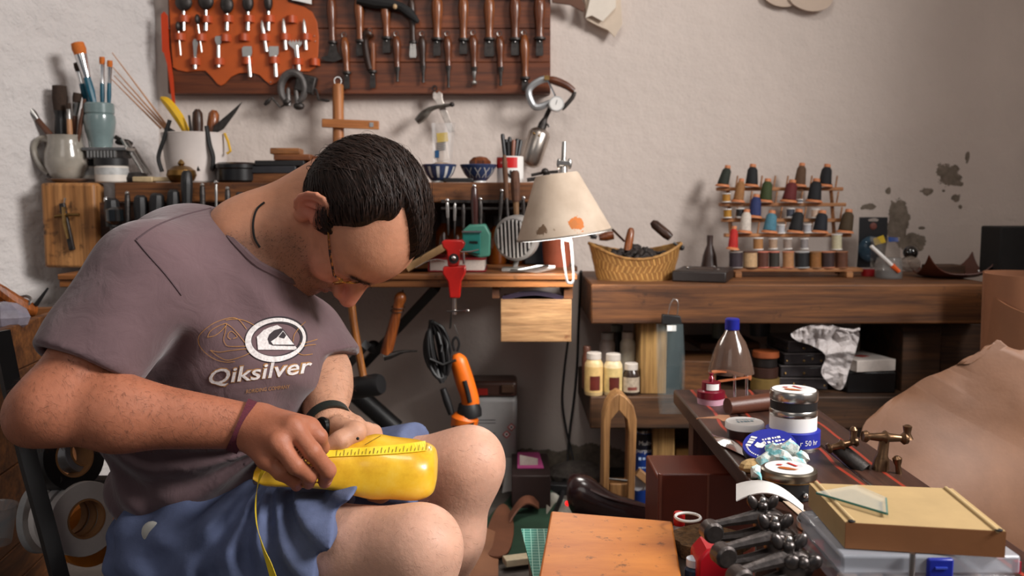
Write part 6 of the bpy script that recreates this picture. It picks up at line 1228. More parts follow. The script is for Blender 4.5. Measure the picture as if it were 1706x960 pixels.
# ------------------------------------------------------------------ on the lower level
gbt = 'small bottles on the lower shelf'
CRB = mat((206, 178, 128), .4, 0, .1, 20, .02); 
def bottle(lab, x, Y, h, r, body, cap, label=None, patch=None, hc=11):
    b = thing('finish_bottle', lab, 'bottle', A(x, Y, ZL), gbt); k = sc(Y)
    obj('bottle_body', LP(MB(), x, Y, ZL, [(0, r - 1), (2, r), (h - hc - 8, r), (h - hc - 3, r * .82), (h - hc, r * .72)], 20), body, b); obj('cap', LP(MB(), x, Y, ZL, [(h - hc, r * .80), (h - 1, r * .80), (h, r * .72)], 18), cap, b)
    if label: obj('label_band', LP(MB(), x, Y, ZL, [(6, r + .3), (h - hc - 12, r + .3)], 20), label, b)
    if patch:
        c = A(x, Y, ZL); obj('label_picture', MB().grid(lambda u, v: c + np.array([math.sin(-.5 + 1.1 * u) * (r + .7) * k, -math.cos(-.5 + 1.1 * u) * (r + .7) * k, (10 + (patch[1]) * v) * k]), 8, 3), mat(patch[0], .5, 0, .2, 60, 0), b)
CAPW = mat((196, 186, 176), .45, 0, .1, 30, .03)
bottle('cream bottle with brown picture, front left of the lower shelf', 989, 2.225, 72, 15.5, CRB, CAPW, mat((206, 172, 112), .5, 0, .2, 40, 0), ((92, 30, 20), 24)); bottle('cream bottle with dark brown patch, second in front', 1021, 2.225, 70, 15.5, mat((210, 190, 150), .4), CAPW, mat((206, 180, 120), .5, 0, .25, 40, 0), ((84, 28, 18), 22))
bottle('short dark glass jar with white cap and printed label beside the pine post', 1051, 2.225, 54, 14, mat((52, 40, 34), .2, 0, .1, 20, 0), CAPW, mat((176, 160, 140), .5, 0, .35, 90, 0), ((120, 60, 50), 5)); bottle('milky white bottle behind the short dark jar', 1045, 2.33, 92, 13, mat((214, 206, 186), .35), CAPW)
bottle('grey-capped bottle at the back left of the lower shelf', 1011, 2.32, 92, 13, mat((140, 126, 118), .35), mat((150, 148, 144), .4)); bottle('flat grey-green capped jar at the very back of the lower shelf', 1027, 2.42, 92, 12, mat((60, 58, 50), .35), mat((136, 148, 138), .4)); bottle('brown bottle half hidden at the far left of the lower shelf', 977, 2.30, 72, 8, mat((110, 66, 50), .4), mat((110, 70, 56), .4))
hb_ = thing('hanging_clear_bag', 'clear plastic bag hung by a black binder clip on the beam', 'bag', P(1118, 690, 2.16)); ybg = 2.165
obj('binder_clip', PP(MB(), [(1104, 524), (1134, 527), (1137, 541), (1103, 541)], ybg, .018), BLACK, hb_, bevel=.002); obj('clip_wire', MB().tube(PT([(1113, 524), (1117, 506), (1122, 498), (1128, 500), (1130, 508), (1128, 526)], ybg), .0012, 5), STEEL, hb_)
BAG = mat((150, 166, 168), .10, 0, .15, 20, .1, alpha=.16); obj('film', MB().grid(lambda u, v: P(1094 + 44 * u + 5 * v * (1 - u) + 6 * math.sin(v * 3) * (u - .5), 540 + 150 * v, ybg + .004 + .012 * math.sin(u * 6.2 + v * 4)), 14, 16), BAG, hb_); obj('film', MB().grid(lambda u, v: P(1096 + 42 * u, 540 + 118 * v, ybg + .018 + .008 * math.sin(u * 8 + v * 3)), 12, 10), mat((96, 116, 120), .12, 0, .15, 20, .1, alpha=.22), hb_); obj('white_tag', MB().box(P(1119, 547, ybg - .003), (.022, .001, .014)), PAPER, hb_)
# crate, jars, trays, plastic bag, boxes
def lbox(name, x0, x1, y0, Y, d_, h0, h1, m, lab, cat, rz=0, bev=.003, grp=None):
    c = A((x0 + x1) / 2, Y, ZL); k = sc(Y); return one(name, MB().box(c + np.array([0, d_ / 2, (h0 + h1) / 2 * k]), ((x1 - x0) * k, d_, (h1 - h0) * k), rotz(rz)), m, lab, cat, grp, bevel=bev)
lbox('wooden_crate', 1143, 1200, 0, 2.26, .16, 0, 52, wood((100, 62, 32), (146, 98, 54), 0, 30, .6), 'brown wooden crate on the lower shelf left of the cut bottle', 'crate', -.15); lbox('flat_wooden_lid', 1160, 1262, 0, 2.40, .15, 52.5, 64, wood((84, 48, 26), (120, 74, 40), 0, 30), 'dark wooden lid lying behind the cut bottle', 'lid', .1)
c = A(1197, 2.46, ZL + 65 * sc(2.46)); gj = thing('small_cream_jar', 'small cream jar standing on the dark lid at the back', 'jar', c); obj('jar_body', MB().lathe(c, c + Z * .045, [(0, .018), (1, .018)], 16), mat((120, 130, 122), .4), gj); obj('jar_lid', MB().lathe(c + Z * .045, c + Z * .062, [(0, .020), (1, .020)], 16), mat((160, 152, 134), .4), gj)
c0 = A(1274, 2.28, ZL)
for i, (h0, h1, r_, col) in enumerate(((0, 22, 24, (120, 96, 50)), (22, 40, 21, (58, 34, 26)), (40, 56, 19, (26, 20, 18)), (56, 67, 22, (150, 78, 42)))): one('round_tin', LP(MB(), 1274, 2.28, ZL, [(h0, r_ - 1), (h0 + 1, r_), (h1 - 1, r_), (h1 - .3, r_ - 1)], 22), mat(col, .45, 0, .2, 40, .05), '%s round tin from the bottom of the stack behind the cut bottle' % ORD[i], 'tin', 'stack of round tins')
one('blue_grey_cup', LP(MB(), 1264, 2.48, ZL, [(67, 16), (90, 17), (91, 15)], 16), mat((96, 104, 108), .4), 'grey plastic cup behind the round tins', 'cup')
for i in range(4):
    o = A(1335, 2.30, ZL + i * 21 * sc(2.30)); b = thing('parts_tray', '%s smoky plastic parts tray from the bottom of the stack' % ORD[i], 'tray', o, 'stacked smoky parts trays'); k = sc(2.30); wd_ = (84 - 6 * i) * k
    SM = mat((66, 62, 64), .2, 0, .15, 20, .02); obj('tray_box', MB().box(o + Z * 9 * k + Y_ * .05, (wd_, .14, 17 * k), rotz(.06 * (i - 1))), SM, b, bevel=.003); obj('tray_lid', MB().box(o + Z * 18.9 * k + Y_ * .05, (wd_ * 1.03, .145, 2.6 * k), rotz(.06 * (i - 1))), mat((104, 98, 98), .15, 0, .2, 20, .02), b, bevel=.001)
    for q in range(5): obj('brass_fitting', MB().ell(o + np.array([(-.4 + .2 * q) * wd_, -.021 + .004 * (q % 2), (7 + 3 * (q % 2)) * k]), .0035, None, 6, 4), BRASS, b)
t = NT('white_film'); co = t.coord(); t.set(Base_Color=lin((206, 198, 196)), Roughness=.35, Alpha=.88, Normal=t.bump(t.noise(co, 18, 5, .6), .9, .02))
wbg = thing('white_plastic_bag', 'crumpled white plastic bag hanging over the smoky trays', 'bag', A(1395, 2.24, ZL))
out = smoothpts([(1318, 556), (1345, 543), (1378, 540), (1400, 546), (1430, 552), (1427, 580), (1415, 615), (1408, 640), (1399, 650), (1382, 640), (1368, 620), (1375, 592), (1350, 575), (1328, 568)], 4, True)
bm = bmesh.new(); vs = [bm.verts.new((x, y, 0)) for x, y in out]; bm.faces.new(vs); bmesh.ops.triangulate(bm, faces=bm.faces); bmesh.ops.subdivide_edges(bm, edges=bm.edges, cuts=4, use_grid_fill=True); bm.verts.index_update()
def bagY(x, y, s=1): return 2.215 + .02 * noise.noise(Vector((x * .05, y * .05, s))) + .012 * noise.noise(Vector((x * .13, y * .09, 4 * s)))
fs = [tuple(v.index for v in f.verts) for f in bm.faces]; xy = [(v.co.x, v.co.y) for v in bm.verts]; bm.free()
obj('bag_front', MB().add([P(x, y, bagY(x, y)) for x, y in xy], fs), t.m, wbg, smooth=30); obj('bag_back', MB().add([P(x, y, bagY(x, y, 3) + .05) for x, y in xy], fs), t.m, wbg, smooth=30); obj('bag_handle', MB().tube(PT([(1398, 548), (1420, 552), (1432, 548)], 2.21), .004, 6), t.m, wbg)
lbox('black_case', 1410, 1492, 0, 2.24, .16, 0, 36, mat((18, 17, 18), .35, 0, .1, 20, .02), 'black case under the white printed box', 'case')
pbx = thing('white_printed_box', 'flat white box with red print on the black case', 'box', A(1448, 2.3, ZL + 36.5 * sc(2.24))); o = A(1450, 2.24, ZL + 36.5 * sc(2.24)); obj('box_body', MB().box(o + np.array([0, .07, .015]), (.11, .14, .029), rotz(.22)), mat((206, 196, 188), .5), pbx, bevel=.001); obj('red_print', MB().box(o + np.array([.0, .06, .0300]), (.030, .025, .0008), rotz(.6)), mat((160, 60, 50), .5, 0, .3, 90, 0), pbx)
# ------------------------------------------------------------------ low dark bench on the right
ZB = .40; XB0, XB1 = .338, .585
t = NT('bench_top'); co = t.coord(); n = t.noise(t.coord((1, .08, 1)), 40, 5, .65, .6); c_ = t.ramp(n, [(.3, lin((34, 20, 16))), (.7, lin((76, 46, 34)))])
wv = t.new('ShaderNodeTexWave', bands_direction='X'); wv.inputs['Scale'].default_value = 5.5; wv.inputs['Distortion'].default_value = 2.0; wv.inputs['Detail'].default_value = 1; t.link(co, wv.inputs[0])
f_ = t.ramp(wv.outputs['Fac'], [(.965, (0, 0, 0)), (.985, (1, 1, 1))]); c_ = t.mix(f_, c_, lin((150, 52, 34)))
t.set(Base_Color=c_, Roughness=.45, Normal=t.bump(n, .3, .002))
bn = thing('work_bench', 'dark scuffed wooden bench with red lines carrying polish tins', 'bench', ((XB0 + XB1) / 2, 1.35, 0))
for i in range(3):
    w_ = (XB1 - XB0) / 3; obj('bench_plank', MB().box((XB0 + w_ * (i + .5), 1.34, ZB - .015), (w_ - .0015, 1.04, .03)), t.m, bn, bevel=.004)
obj('apron', MB().box((XB0 + .12, 1.34, ZB - .065), (.02, .98, .07)), wood((54, 30, 20), (84, 48, 32), 1, 30), bn)
for x in (XB0 + .05, XB1 - .05):
    for y in (.9, 1.8): obj('leg', MB().box((x, y, (ZB - .03) / 2), (.045, .045, ZB - .03)), wood((54, 30, 20), (84, 48, 32), 2, 30), bn)
def gb_(px, py, z=ZB): return G(px, py, z)
def bl_(mb, px, py, prof, n=32, z=ZB):
    o = G(px, py, z); k = o[1] / F; h = prof[-1][0] - prof[0][0]; return mb.lathe(o + Z * prof[0][0] * k, o + Z * prof[-1][0] * k, [((a - prof[0][0]) / h if h else 0, r * k) for a, r in prof], n), o, k
def disc(o, r, th, m, name, parent, nrm_=Z, n=36): return obj(name, MB().lathe(o, o + nrm(nrm_) * th, [(0, r), (1, r)], n), m, parent)
SIL = mat((190, 186, 180), .25, 1, .08, 40, .02); LBW = mat((236, 234, 232), .4, 0, .03, 30, 0); KBLUE = mat((34, 44, 150), .4, 0, .08, 30, 0)
def horse_print(o, r, parent, nv=Z):
    u, v, d_ = frame(nv); e1 = nrm(X - d_ * (X @ d_)); e2 = np.cross(d_, e1); q = lambda a, b: o + d_ * .0007 + (e1 * a + e2 * b) * r
    obj('red_writing', MB().add([q(.05, .55), q(.18, .60), q(.42, .05), q(.30, .02)], [(0, 1, 2, 3)]), mat((190, 40, 34), .5), parent, smooth=0)
    obj('orange_animal_print', MB().add([q(-.5, -.05), q(-.35, .02), q(-.05, -.12), q(.2, -.35), q(.35, -.32), q(.12, -.48), q(-.2, -.42), q(-.45, -.25)], [tuple(range(8))]), mat((176, 92, 34), .5, 0, .3, 90, 0), parent, smooth=0)
    obj('red_oval_print', MB().add([q(-.32 + .14 * math.cos(a_), .30 + .09 * math.sin(a_)) for a_ in np.linspace(0, 6.28, 12, endpoint=False)], [tuple(range(12))]), mat((196, 70, 60), .5), parent, smooth=0)
    for i in range(3): obj('grey_writing', MB().add([q(.35 + .05 * i, .30 - .12 * i), q(.62, .28 - .12 * i), q(.62, .24 - .12 * i), q(.35 + .05 * i, .26 - .12 * i)], [(0, 1, 2, 3)]), mat((170, 176, 190), .5), parent, smooth=0)
# stack: blue tin, silver tin with white lid
o = G(1320, 741, ZB); k = o[1] / F
b1 = thing('blue_polish_tin', 'wide blue polish tin under the silver tin with white label', 'tin', o); obj('tin_body', MB().lathe(o, o + Z * .028, [(0, 43 * k), (.04, 45 * k), (.96, 45 * k), (1, 43 * k)], 40), KBLUE, b1); obj('rim', MB().lathe(o + Z * .0005, o + Z * .004, [(0, 45.6 * k), (1, 45.6 * k)], 40), SIL, b1)
def ring_text(parent, o, r, z, body, size, ang, m, name='lettering'):
    vs, fs = text_mesh(body, size); obj(name, MB().add([o + np.array([math.sin(ang + a / r) * r, -math.cos(ang + a / r) * r, z + b]) for a, b in vs], fs), m, parent, smooth=0)
ring_text(b1, o, 45.4 * k, .013, 'r 50 hr', .012, .35, LBW)
o2 = o + Z * .0285; b2 = thing('silver_wax_tin', 'silver wax tin with black band and white printed lid on the blue tin', 'tin', o2)
obj('white_band', MB().lathe(o2, o2 + Z * .022, [(0, 39 * k), (1, 39 * k)], 40), LBW, b2); obj('silver_ring', MB().lathe(o2 + Z * .022, o2 + Z * .033, [(0, 38.5 * k), (.2, 39.6 * k), (.8, 39.6 * k), (1, 38 * k)], 40), SIL, b2); obj('black_band', MB().lathe(o2 + Z * .033, o2 + Z * .047, [(0, 38.5 * k), (1, 38.5 * k)], 40), BLACK, b2); obj('lid', MB().lathe(o2 + Z * .047, o2 + Z * .063, [(0, 39 * k), (.15, 40 * k), (.85, 40 * k), (1, 38.5 * k)], 40), SIL, b2)
lb2 = disc(o2 + Z * .0632, 36 * k, .0006, LBW, 'lid_label', b2); horse_print(o2 + Z * .0642, 36 * k, lb2)
# white-lidded flat tin, blue leaning lid, big front tin
o = G(1240, 728, ZB); k = o[1] / F; b3 = thing('white_lidded_jar', 'low jar with round white lid left of the tin stack', 'jar', o); obj('jar_body', MB().lathe(o, o + Z * .016, [(0, 28 * k), (1, 30 * k)], 32), mat((58, 34, 32), .3), b3); obj('lid', MB().lathe(o + Z * .016, o + Z * .027, [(0, 32.5 * k), (.8, 32.5 * k), (1, 31 * k)], 36), LBW, b3)
m_ = MB(); smudge(m_, o + np.array([.0, -.004, .0278]), X + Y_ * .25, Y_ - X * .25, .030, .008, 1); smudge(m_, o + np.array([.004, .010, .0278]), X + Y_ * .25, Y_ - X * .25, .036, .004, 2); obj('lid_print', m_, mat((130, 162, 176), .5), b3, smooth=0)['kind'] = 'stuff'
pk = thing('silver_foil_packet', 'flat silver foil packet at the bench edge below the white lid', 'packet', G(1222, 748, ZB)); obj('foil', MB().grid(lambda u, v: G(1192 + 56 * u - 2 * v, 737 + 26 * u * 1 - 8 * v + 4 * v, ZB) * np.array([1, 1, 0]) + Z * (ZB + .004 + .010 * math.sin(math.pi * u) * math.sin(math.pi * v)) + Y_ * (v - .5) * .05, 9, 7, .001), CHROME, pk)
nb = nrm(np.array([-.22, -.35, 1])); o = G(1284, 768, ZB); k = o[1] / F; oc = o + Z * .022 + Y_ * .01
b4 = thing('blue_tin_lid', 'bright blue tin tilted in front of the tin stack', 'tin', o); obj('tin_body', MB().lathe(oc - nb * .016, oc, [(0, 43 * k), (.5, 46 * k), (1, 45 * k)], 40), mat((64, 66, 72), .35, .6), b4); obj('blue_face', MB().lathe(oc, oc + nb * .002, [(0, 45 * k), (1, 44 * k)], 40), KBLUE, b4)
u, v, d_ = frame(nb); e1 = nrm(X - d_ * (X @ d_)); e2 = np.cross(d_, e1); q = lambda a, b: oc + nb * .0028 + (e1 * a + e2 * b) * 45 * k
obj('white_bird_print', MB().add([q(-.55, .05), q(-.40, .22), q(-.30, .10), q(-.12, .22), q(-.15, -.05), q(-.30, -.20), q(-.48, -.12)], [tuple(range(7))]), LBW, b4, smooth=0); m_ = MB()
smudge(m_, q(-.60, .34), e1 * .6 + e2 * .8, e2 * .6 - e1 * .8, .026, .010, 3)
for i in range(3): smudge(m_, q(.18, .30 - .22 * i), e1, e2, .030, .006, 4 + i)
obj('white_print', m_, LBW, b4, smooth=0)['kind'] = 'stuff'
m_ = MB()
for i in range(30):
    a_ = math.pi * (.95 + 1.1 * i / 30); m_.add([q(.86 * math.cos(a_), .86 * math.sin(a_)), q(.86 * math.cos(a_ + .07), .86 * math.sin(a_ + .07)), q(.80 * math.cos(a_ + .07), .80 * math.sin(a_ + .07)), q(.80 * math.cos(a_), .80 * math.sin(a_))], [(0, 1, 2, 3)])
ob = obj('rim_lettering', m_, LBW, b4, smooth=0); ob['kind'] = 'stuff'
o = G(1313, 824, ZB); k = o[1] / F; b5 = thing('large_wax_tin', 'large black and silver wax tin with white animal label, front of the bench', 'tin', o); obj('tin_body', MB().lathe(o, o + Z * .024, [(0, 42 * k), (.06, 44 * k), (1, 44 * k)], 44), BLACK, b5); obj('gold_line', MB().lathe(o + Z * .024, o + Z * .0255, [(0, 45 * k), (1, 45 * k)], 44), BRASS, b5); obj('lid', MB().lathe(o + Z * .0255, o + Z * .037, [(0, 45 * k), (.2, 46.5 * k), (.85, 46.5 * k), (1, 44 * k)], 44), mat((120, 112, 98), .3, .9, .1, 30, .02), b5)
lb5 = disc(o + Z * .0372, 40 * k, .0006, LBW, 'lid_label', b5); horse_print(o + Z * .0382, 40 * k, lb5); obj('clasp', MB().ell(o + np.array([.012, -45 * k, .010]), .004), CHROME, b5)
# tissue, sponge, paper
t = NT('tissue'); co = t.coord(); t.set(Base_Color=t.ramp(t.noise(co, 60, 3), [(.50, lin((206, 210, 204))), (.62, lin((120, 190, 196)))]), Roughness=.9, Normal=t.bump(t.noise(co, 40, 5), .6, .01))
mb = MB(); o = G(1300, 788, ZB); rr = random.Random(5)
for i, (px, py, s_) in enumerate(((1275, 772, .016), (1290, 757, .014), (1310, 765, .016), (1326, 776, .015), (1300, 775, .017), (1335, 770, .010), (1262, 783, .010))):
    c = G(px, py + 14, ZB) + Z * (s_ * .9 + .006 * (i % 3)); mb.ell(c, (s_ * 1.3, s_, s_ * .8), rotz(i * 1.3) @ roty(.5 * (i % 3 - 1)), 9, 6)
mb.v = [tuple(np.array(p) + np.array([noise.noise(Vector(p) * 120), noise.noise(Vector(p) * 120 + Vector((9, 9, 9))), noise.noise(Vector(p) * 110 + Vector((4, 1, 7)))]) * .006) for p in mb.v]
one('crumpled_rag', mb, t.m, 'crumpled white and turquoise rag between the blue tin and front tin', 'rag', smooth=25)
one('cork_piece', MB().ell(G(1252, 786, ZB) + Z * .009, (.022, .014, .010), rotz(.5), 9, 6), mat((168, 138, 92), .9, 0, .2, 90, .4), 'beige sponge scrap at the bench edge beside the rag', 'sponge', smooth=15)
one('cut_white_leather', MB().grid(lambda u, v: G(1226 + 112 * u, 830 + 30 * u ** 1.3 - 18 * (v - .5) * (1.3 - u), ZB) + Z * (.006 + .016 * math.sin(u * 3.0) + .004 * v), 14, 5, .0015), PAPER, 'curled white leather strip over the bench edge', 'leather strip')
one('pale_card', MB().grid(lambda u, v: G(1262 + 80 * u, 800 + 70 * u - 16 * v, ZB) + Z * .0016, 3, 3, .001), mat((206, 184, 160), .8), 'pale card lying under the large wax tin', 'card')
o = G(1372, 890, ZB); k = o[1] / F; pk2 = thing('round_black_puck', 'round black dial puck with grey rings left of the cardboard box', 'puck', o); 
for i, (h0, h1, r_, m_) in enumerate(((0, .006, 44, mat((150, 152, 156), .3, .5)), (.006, .009, 45.5, BLACK), (.009, .016, 45, mat((176, 180, 184), .3, .5)), (.016, .019, 43, mat((40, 42, 46), .5)))): obj(['base_ring', 'dark_ring', 'silver_ring', 'top_face'][i], MB().lathe(o + Z * h0, o + Z * h1, [(0, r_ * k), (1, r_ * k)], 40), m_, pk2)
obj('ring_mark', MB().tube([o + np.array([-.004 + .009 * math.cos(a_), -.004 + .009 * math.sin(a_), .0192]) for a_ in np.linspace(0, 6.28, 20, endpoint=False)], .0006, 5, True), mat((150, 150, 150), .4), pk2); obj('pointer_mark', MB().add([o + np.array(p) for p in ((-.004, -.005, .0196), (.003, -.004, .0196), (-.001, -.001, .0196))], [(0, 1, 2)]), LBW, pk2, smooth=0); obj('light_mark', MB().box(o + np.array([-.012, .012, .0194]), (.007, .005, .0006)), mat((120, 120, 124), .4), pk2)
# string
sp_ = [(1348, 898), (1335, 906), (1332, 920), (1345, 938), (1370, 948), (1392, 946), (1400, 934), (1388, 922), (1365, 912), (1350, 918), (1344, 934), (1346, 958)]
one('white_string', MB().tube([G(x, y, ZB) + Z * (.003 + .002 * (i % 7 == 3)) for i, (x, y) in enumerate(smoothpts(sp_, 6))], .0016, 6), mat((214, 204, 190), .9, 0, .1, 300, .3), 'loop of white string lying on the bench by the clear organizer', 'string')
# organizer and cardboard box
zq = ZB + .044; cfl, cfr, cnr, cnl = G(1348, 805, zq + .027), G(1587, 814, zq + .027), G(1676, 886, zq + .027), G(1409, 871, zq + .027)
og = thing('clear_parts_organizer', 'clear plastic parts organizer with blue latch under the cardboard box', 'organizer', (cnl + cnr) / 2 * np.array([1, 1, 0]) + Z * ZB)
CL = mat((206, 210, 220), .08, 0, .05, 20, .02, alpha=.45); oc = (cfl + cfr + cnr + cnl) / 4; oc = np.array([oc[0] + .002, oc[1] - .004, ZB])
obj('lower_box', MB().box(oc + Z * .011, (.176, .128, .022)), CL, og, bevel=.003); obj('upper_box', MB().box(oc + Z * .033, (.180, .132, .020)), CL, og, bevel=.003)
obj('blue_latch', MB().box(oc + np.array([.008, -.067, .024]), (.026, .006, .034)), mat((24, 40, 150), .35), og, bevel=.002); obj('latch_ridge', MB().box(oc + np.array([.008, -.0705, .032]), (.012, .002, .002)), mat((60, 80, 190), .35), og)
for i in range(7): obj('wooden_disc', MB().lathe(oc + np.array([-.078 + .025 * i, -.052, .003]), oc + np.array([-.078 + .025 * i, -.052, .019 + .002 * (i % 2)]), [(0, .0105), (.8, .0105), (1, .008)], 12), mat((206, 180, 162), .7, 0, .1, 30, .05), og)
obj('steel_rod', MB().cyl(oc + np.array([-.022, -.072, 0]), oc + np.array([-.022, -.072, .048]), .003), STEEL, og); obj('red_latch', MB().box(oc + np.array([.088, -.062, .030]), (.006, .006, .012)), mat((170, 20, 50), .4), og)
cbx = thing('cardboard_box', 'flat kraft cardboard box on the clear organizer at lower right', 'box', np.array([oc[0], oc[1], zq])); KR = mat((178, 150, 104), .85, 0, .08, 18, .06); KRF = mat((150, 98, 58), .85, 0, .08, 18, .06)
top = [cnl, cnr, cfr, cfl]; bot = [p - Z * .0268 for p in top]; m_ = MB(); m_.add(top + bot, [(0, 1, 2, 3), (4, 7, 6, 5), (1, 2, 6, 5), (2, 3, 7, 6), (0, 4, 7, 3)]); obj('box_top', m_, KR, cbx, smooth=0)
m_ = MB(); e_ = Y_ * -.0006; m_.add([cnl + e_, cnr + e_, cnr - Z * .0268 + e_, cnl - Z * .0268 + e_, cnl + Y_ * .001, cnr + Y_ * .001, cnr - Z * .0268 + Y_ * .001, cnl - Z * .0268 + Y_ * .001], [(0, 1, 2, 3), (4, 5, 6, 7), (0, 1, 5, 4), (1, 2, 6, 5), (2, 3, 7, 6), (3, 0, 4, 7)]); obj('front_flap', m_, KRF, cbx, smooth=0)
for a_, b_, s_ in ((cfl, cnl, 1), (cfr, cnr, -1)):
    u = nrm(b_ - a_); off = X * .008 * s_; obj('fold_ridge', MB().tube([a_ + off + Z * .0006, b_ + off + Z * .0006], .0022, 8), mat((196, 170, 124), .85, 0, .06, 18, .04), cbx); obj('corner_slot', MB().ell(b_ + off * .8 + np.array([0, .001, .0012]), (.004, .003, .0014)), MATTBLACK, cbx)
zg = zq + .0276 + .0022; gq = [G(x, y, zg) for x, y in ((1360, 824), (1428, 812), (1476, 833), (1478, 859))]
gs_ = thing('glass_offcut', 'pointed offcut of clear glass lying on the cardboard box', 'glass piece', np.mean(gq, axis=0)); m_ = MB(); m_.add(gq + [p + Z * .003 for p in gq], [(0, 1, 2, 3), (7, 6, 5, 4)] + [(i, (i + 1) % 4, (i + 1) % 4 + 4, i + 4) for i in range(4)]); obj('pane', m_, mat((214, 226, 222), .02, 0, 0, 1, 0, alpha=.22, spec=.6), gs_, smooth=0)
for i in (3, 2): obj('cut_edge', MB().tube([gq[i] + Z * .0015, gq[(i + 1) % 4] + Z * .0015], .0012, 6), mat((70, 120, 108), .1, 0, 0, 1, 0), gs_)
# cast clamps on the bench edge
gcl = 'cast clamps at the bench edge'; CI = mat((104, 98, 96), .34, .95, .35, 60, .2)
def clamp(lab, lx, ly, rx, ry, s, z):
    a_ = G(lx, ly, z); b_ = G(rx, ry, z); c = thing('cast_iron_clamp', lab, 'clamp', (a_ + b_) / 2, gcl); d_ = b_ - a_; L = np.linalg.norm(d_); dn = d_ / L; sd = np.cross(Z, dn)
    obj('arm', MB().tube([a_ + Z * .012, a_ + d_ * .25 + Z * .015, a_ + d_ * .8 + Z * .020], [.005, .0055, .009], 8), CI, c); obj('arm', MB().tube([a_ - Z * .004, a_ + d_ * .4 - Z * .003, a_ + d_ * .9 - Z * .000], [.005, .006, .010], 8), CI, c)
    obj('knob_end', MB().lathe(a_ + sd * .011 + Z * .005, a_ - sd * .011 + Z * .005, [(0, .010), (.15, .0125), (.85, .0125), (1, .010)], 18), CI, c); obj('pivot_block', MB().ell(a_ + d_ * .92 + Z * .010, (.020, .015, .018)), CI, c); obj('screw', MB().cyl(a_ + d_ * .80 + Z * .02, a_ + d_ * .80 + Z * .030, .006), CI, c)
    w0 = a_ + d_ * .80 + Z * .032
    for q in (-1, 1): obj('wing', MB().ell(w0 + X * q * .012 + Z * .004, (.006, .004, .010), roty(q * .5)), CI, c)
    obj('nut', MB().ell(w0, (.007, .007, .006)), CI, c); obj('screw_tip', MB().ell(w0 + Z * .006, (.004, .004, .005)), STEEL, c); w1 = a_ + d_ * .98 + Z * .018 - Y_ * .014
    for q in (-1, 1): obj('wing', MB().ell(w1 + X * q * .011, (.009, .0045, .008), roty(-q * .5)), CI, c)
    obj('nut', MB().ell(w1, (.007, .007, .007)), CI, c)
clamp('farthest of three cast-iron wing-nut clamps on the bench edge', 1185, 892, 1290, 885, 1, ZB + .006); clamp('middle of three cast-iron wing-nut clamps on the bench edge', 1205, 932, 1310, 920, 1, ZB + .010); clamp('nearest of three cast-iron wing-nut clamps on the bench edge', 1232, 972, 1332, 956, 1, ZB + .010)
# bench vise with T handles
BZ = mat((120, 92, 68), .36, .9, .3, 50, .1); vs2 = thing('bench_vise', 'old bronze-coloured bench vise with ball-ended T handles', 'vise', G(1455, 790, ZB)); yv2 = 1.30
def dumb(p0, p1, r, parent, name, balls=(1, 1), mid=None):
    p0, p1 = np.array(p0), np.array(p1); obj(name, MB().lathe(p0, p1, [(0, r * .9), (.08, r * 1.1), (.16, r * .6), (.42, r * .8), (.5, r * 1.25), (.58, r * .8), (.84, r * .6), (.92, r * 1.1), (1, r * .9)], 12), BZ, parent)
dumb(P(1437, 727, yv2), P(1512, 731, yv2), .0085, vs2, 'cross_handle'); obj('handle_post', MB().lathe(P(1511, 731, yv2), P(1512, 708, yv2), [(0, .009), (.4, .005), (.7, .006), (.9, .0065), (1, .003)], 12), BZ, vs2); obj('spindle', MB().lathe(P(1474, 730, yv2), P(1464, 800, yv2), [(0, .007), (.4, .008), (.5, .011), (1, .014)], 14), BZ, vs2)
dumb(P(1378, 748, yv2 + .02), P(1428, 735, yv2 + .02), .0075, vs2, 'side_handle'); obj('handle_post', MB().lathe(P(1422, 737, yv2 + .02), P(1422, 711, yv2 + .02), [(0, .008), (.4, .0045), (.8, .0062), (1, .003)], 12), BZ, vs2); obj('screw_bar', MB().lathe(P(1395, 745, yv2 + .03), P(1440, 785, yv2), [(0, .011), (1, .012)], 12), IRON, vs2)
obj('small_handle', MB().lathe(P(1494, 760, yv2 - .02), P(1499, 800, yv2 - .02), [(0, .003), (.1, .007), (.25, .006), (.4, .004), (1, .005)], 12), BZ, vs2); obj('vise_body', MB().box(P(1462, 800, 1.31) + Z * .002, (.07, .05, .03), rotz(.2)), mat((70, 50, 40), .5, .5, .3, 40, .2), vs2, bevel=.008)
# back end of the bench: red tins, rolled leather, cut bottle
o = G(1184, 672, ZB); k = o[1] / F; rt = thing('dark_red_tin_stack', 'dark red lidded pot with white label at the far end of the bench', 'pot', o); DR = mat((112, 16, 36), .3, 0, .1, 20, 0, coat=.3)
obj('pink_base', MB().lathe(o, o + Z * .012, [(0, 22 * k), (1, 23 * k)], 28), mat((196, 150, 166), .4), rt); obj('pot_body', MB().lathe(o + Z * .012, o + Z * .025, [(0, 23.5 * k), (1, 23.5 * k)], 28), DR, rt); obj('pot_top', MB().lathe(o + Z * .025, o + Z * .043, [(0, 20 * k), (.1, 16 * k), (1, 15.5 * k)], 28), DR, rt)
obj('white_label', MB().grid(lambda u, v: o + np.array([math.sin(-.7 + 1.4 * u) * 16.3 * k, -math.cos(-.7 + 1.4 * u) * 16.3 * k, .029 + .012 * v]), 8, 2), LBW, rt); obj('glass_knob', MB().lathe(o + Z * .043, o + Z * .060, [(0, .004), (.4, .006), (.7, .003), (1, .005)], 12), mat((140, 30, 50), .1, 0, 0, 1, 0, coat=.6), rt)
one('rolled_leather', MB().lathe(G(1212, 690, ZB) + Z * .014, G(1302, 682, ZB) + Z * .018, [(0, .012), (.0, .016), (1, .0165)], 18), leather((86, 44, 26), .45), 'brown leather roll lying behind the polish tins', 'leather roll')
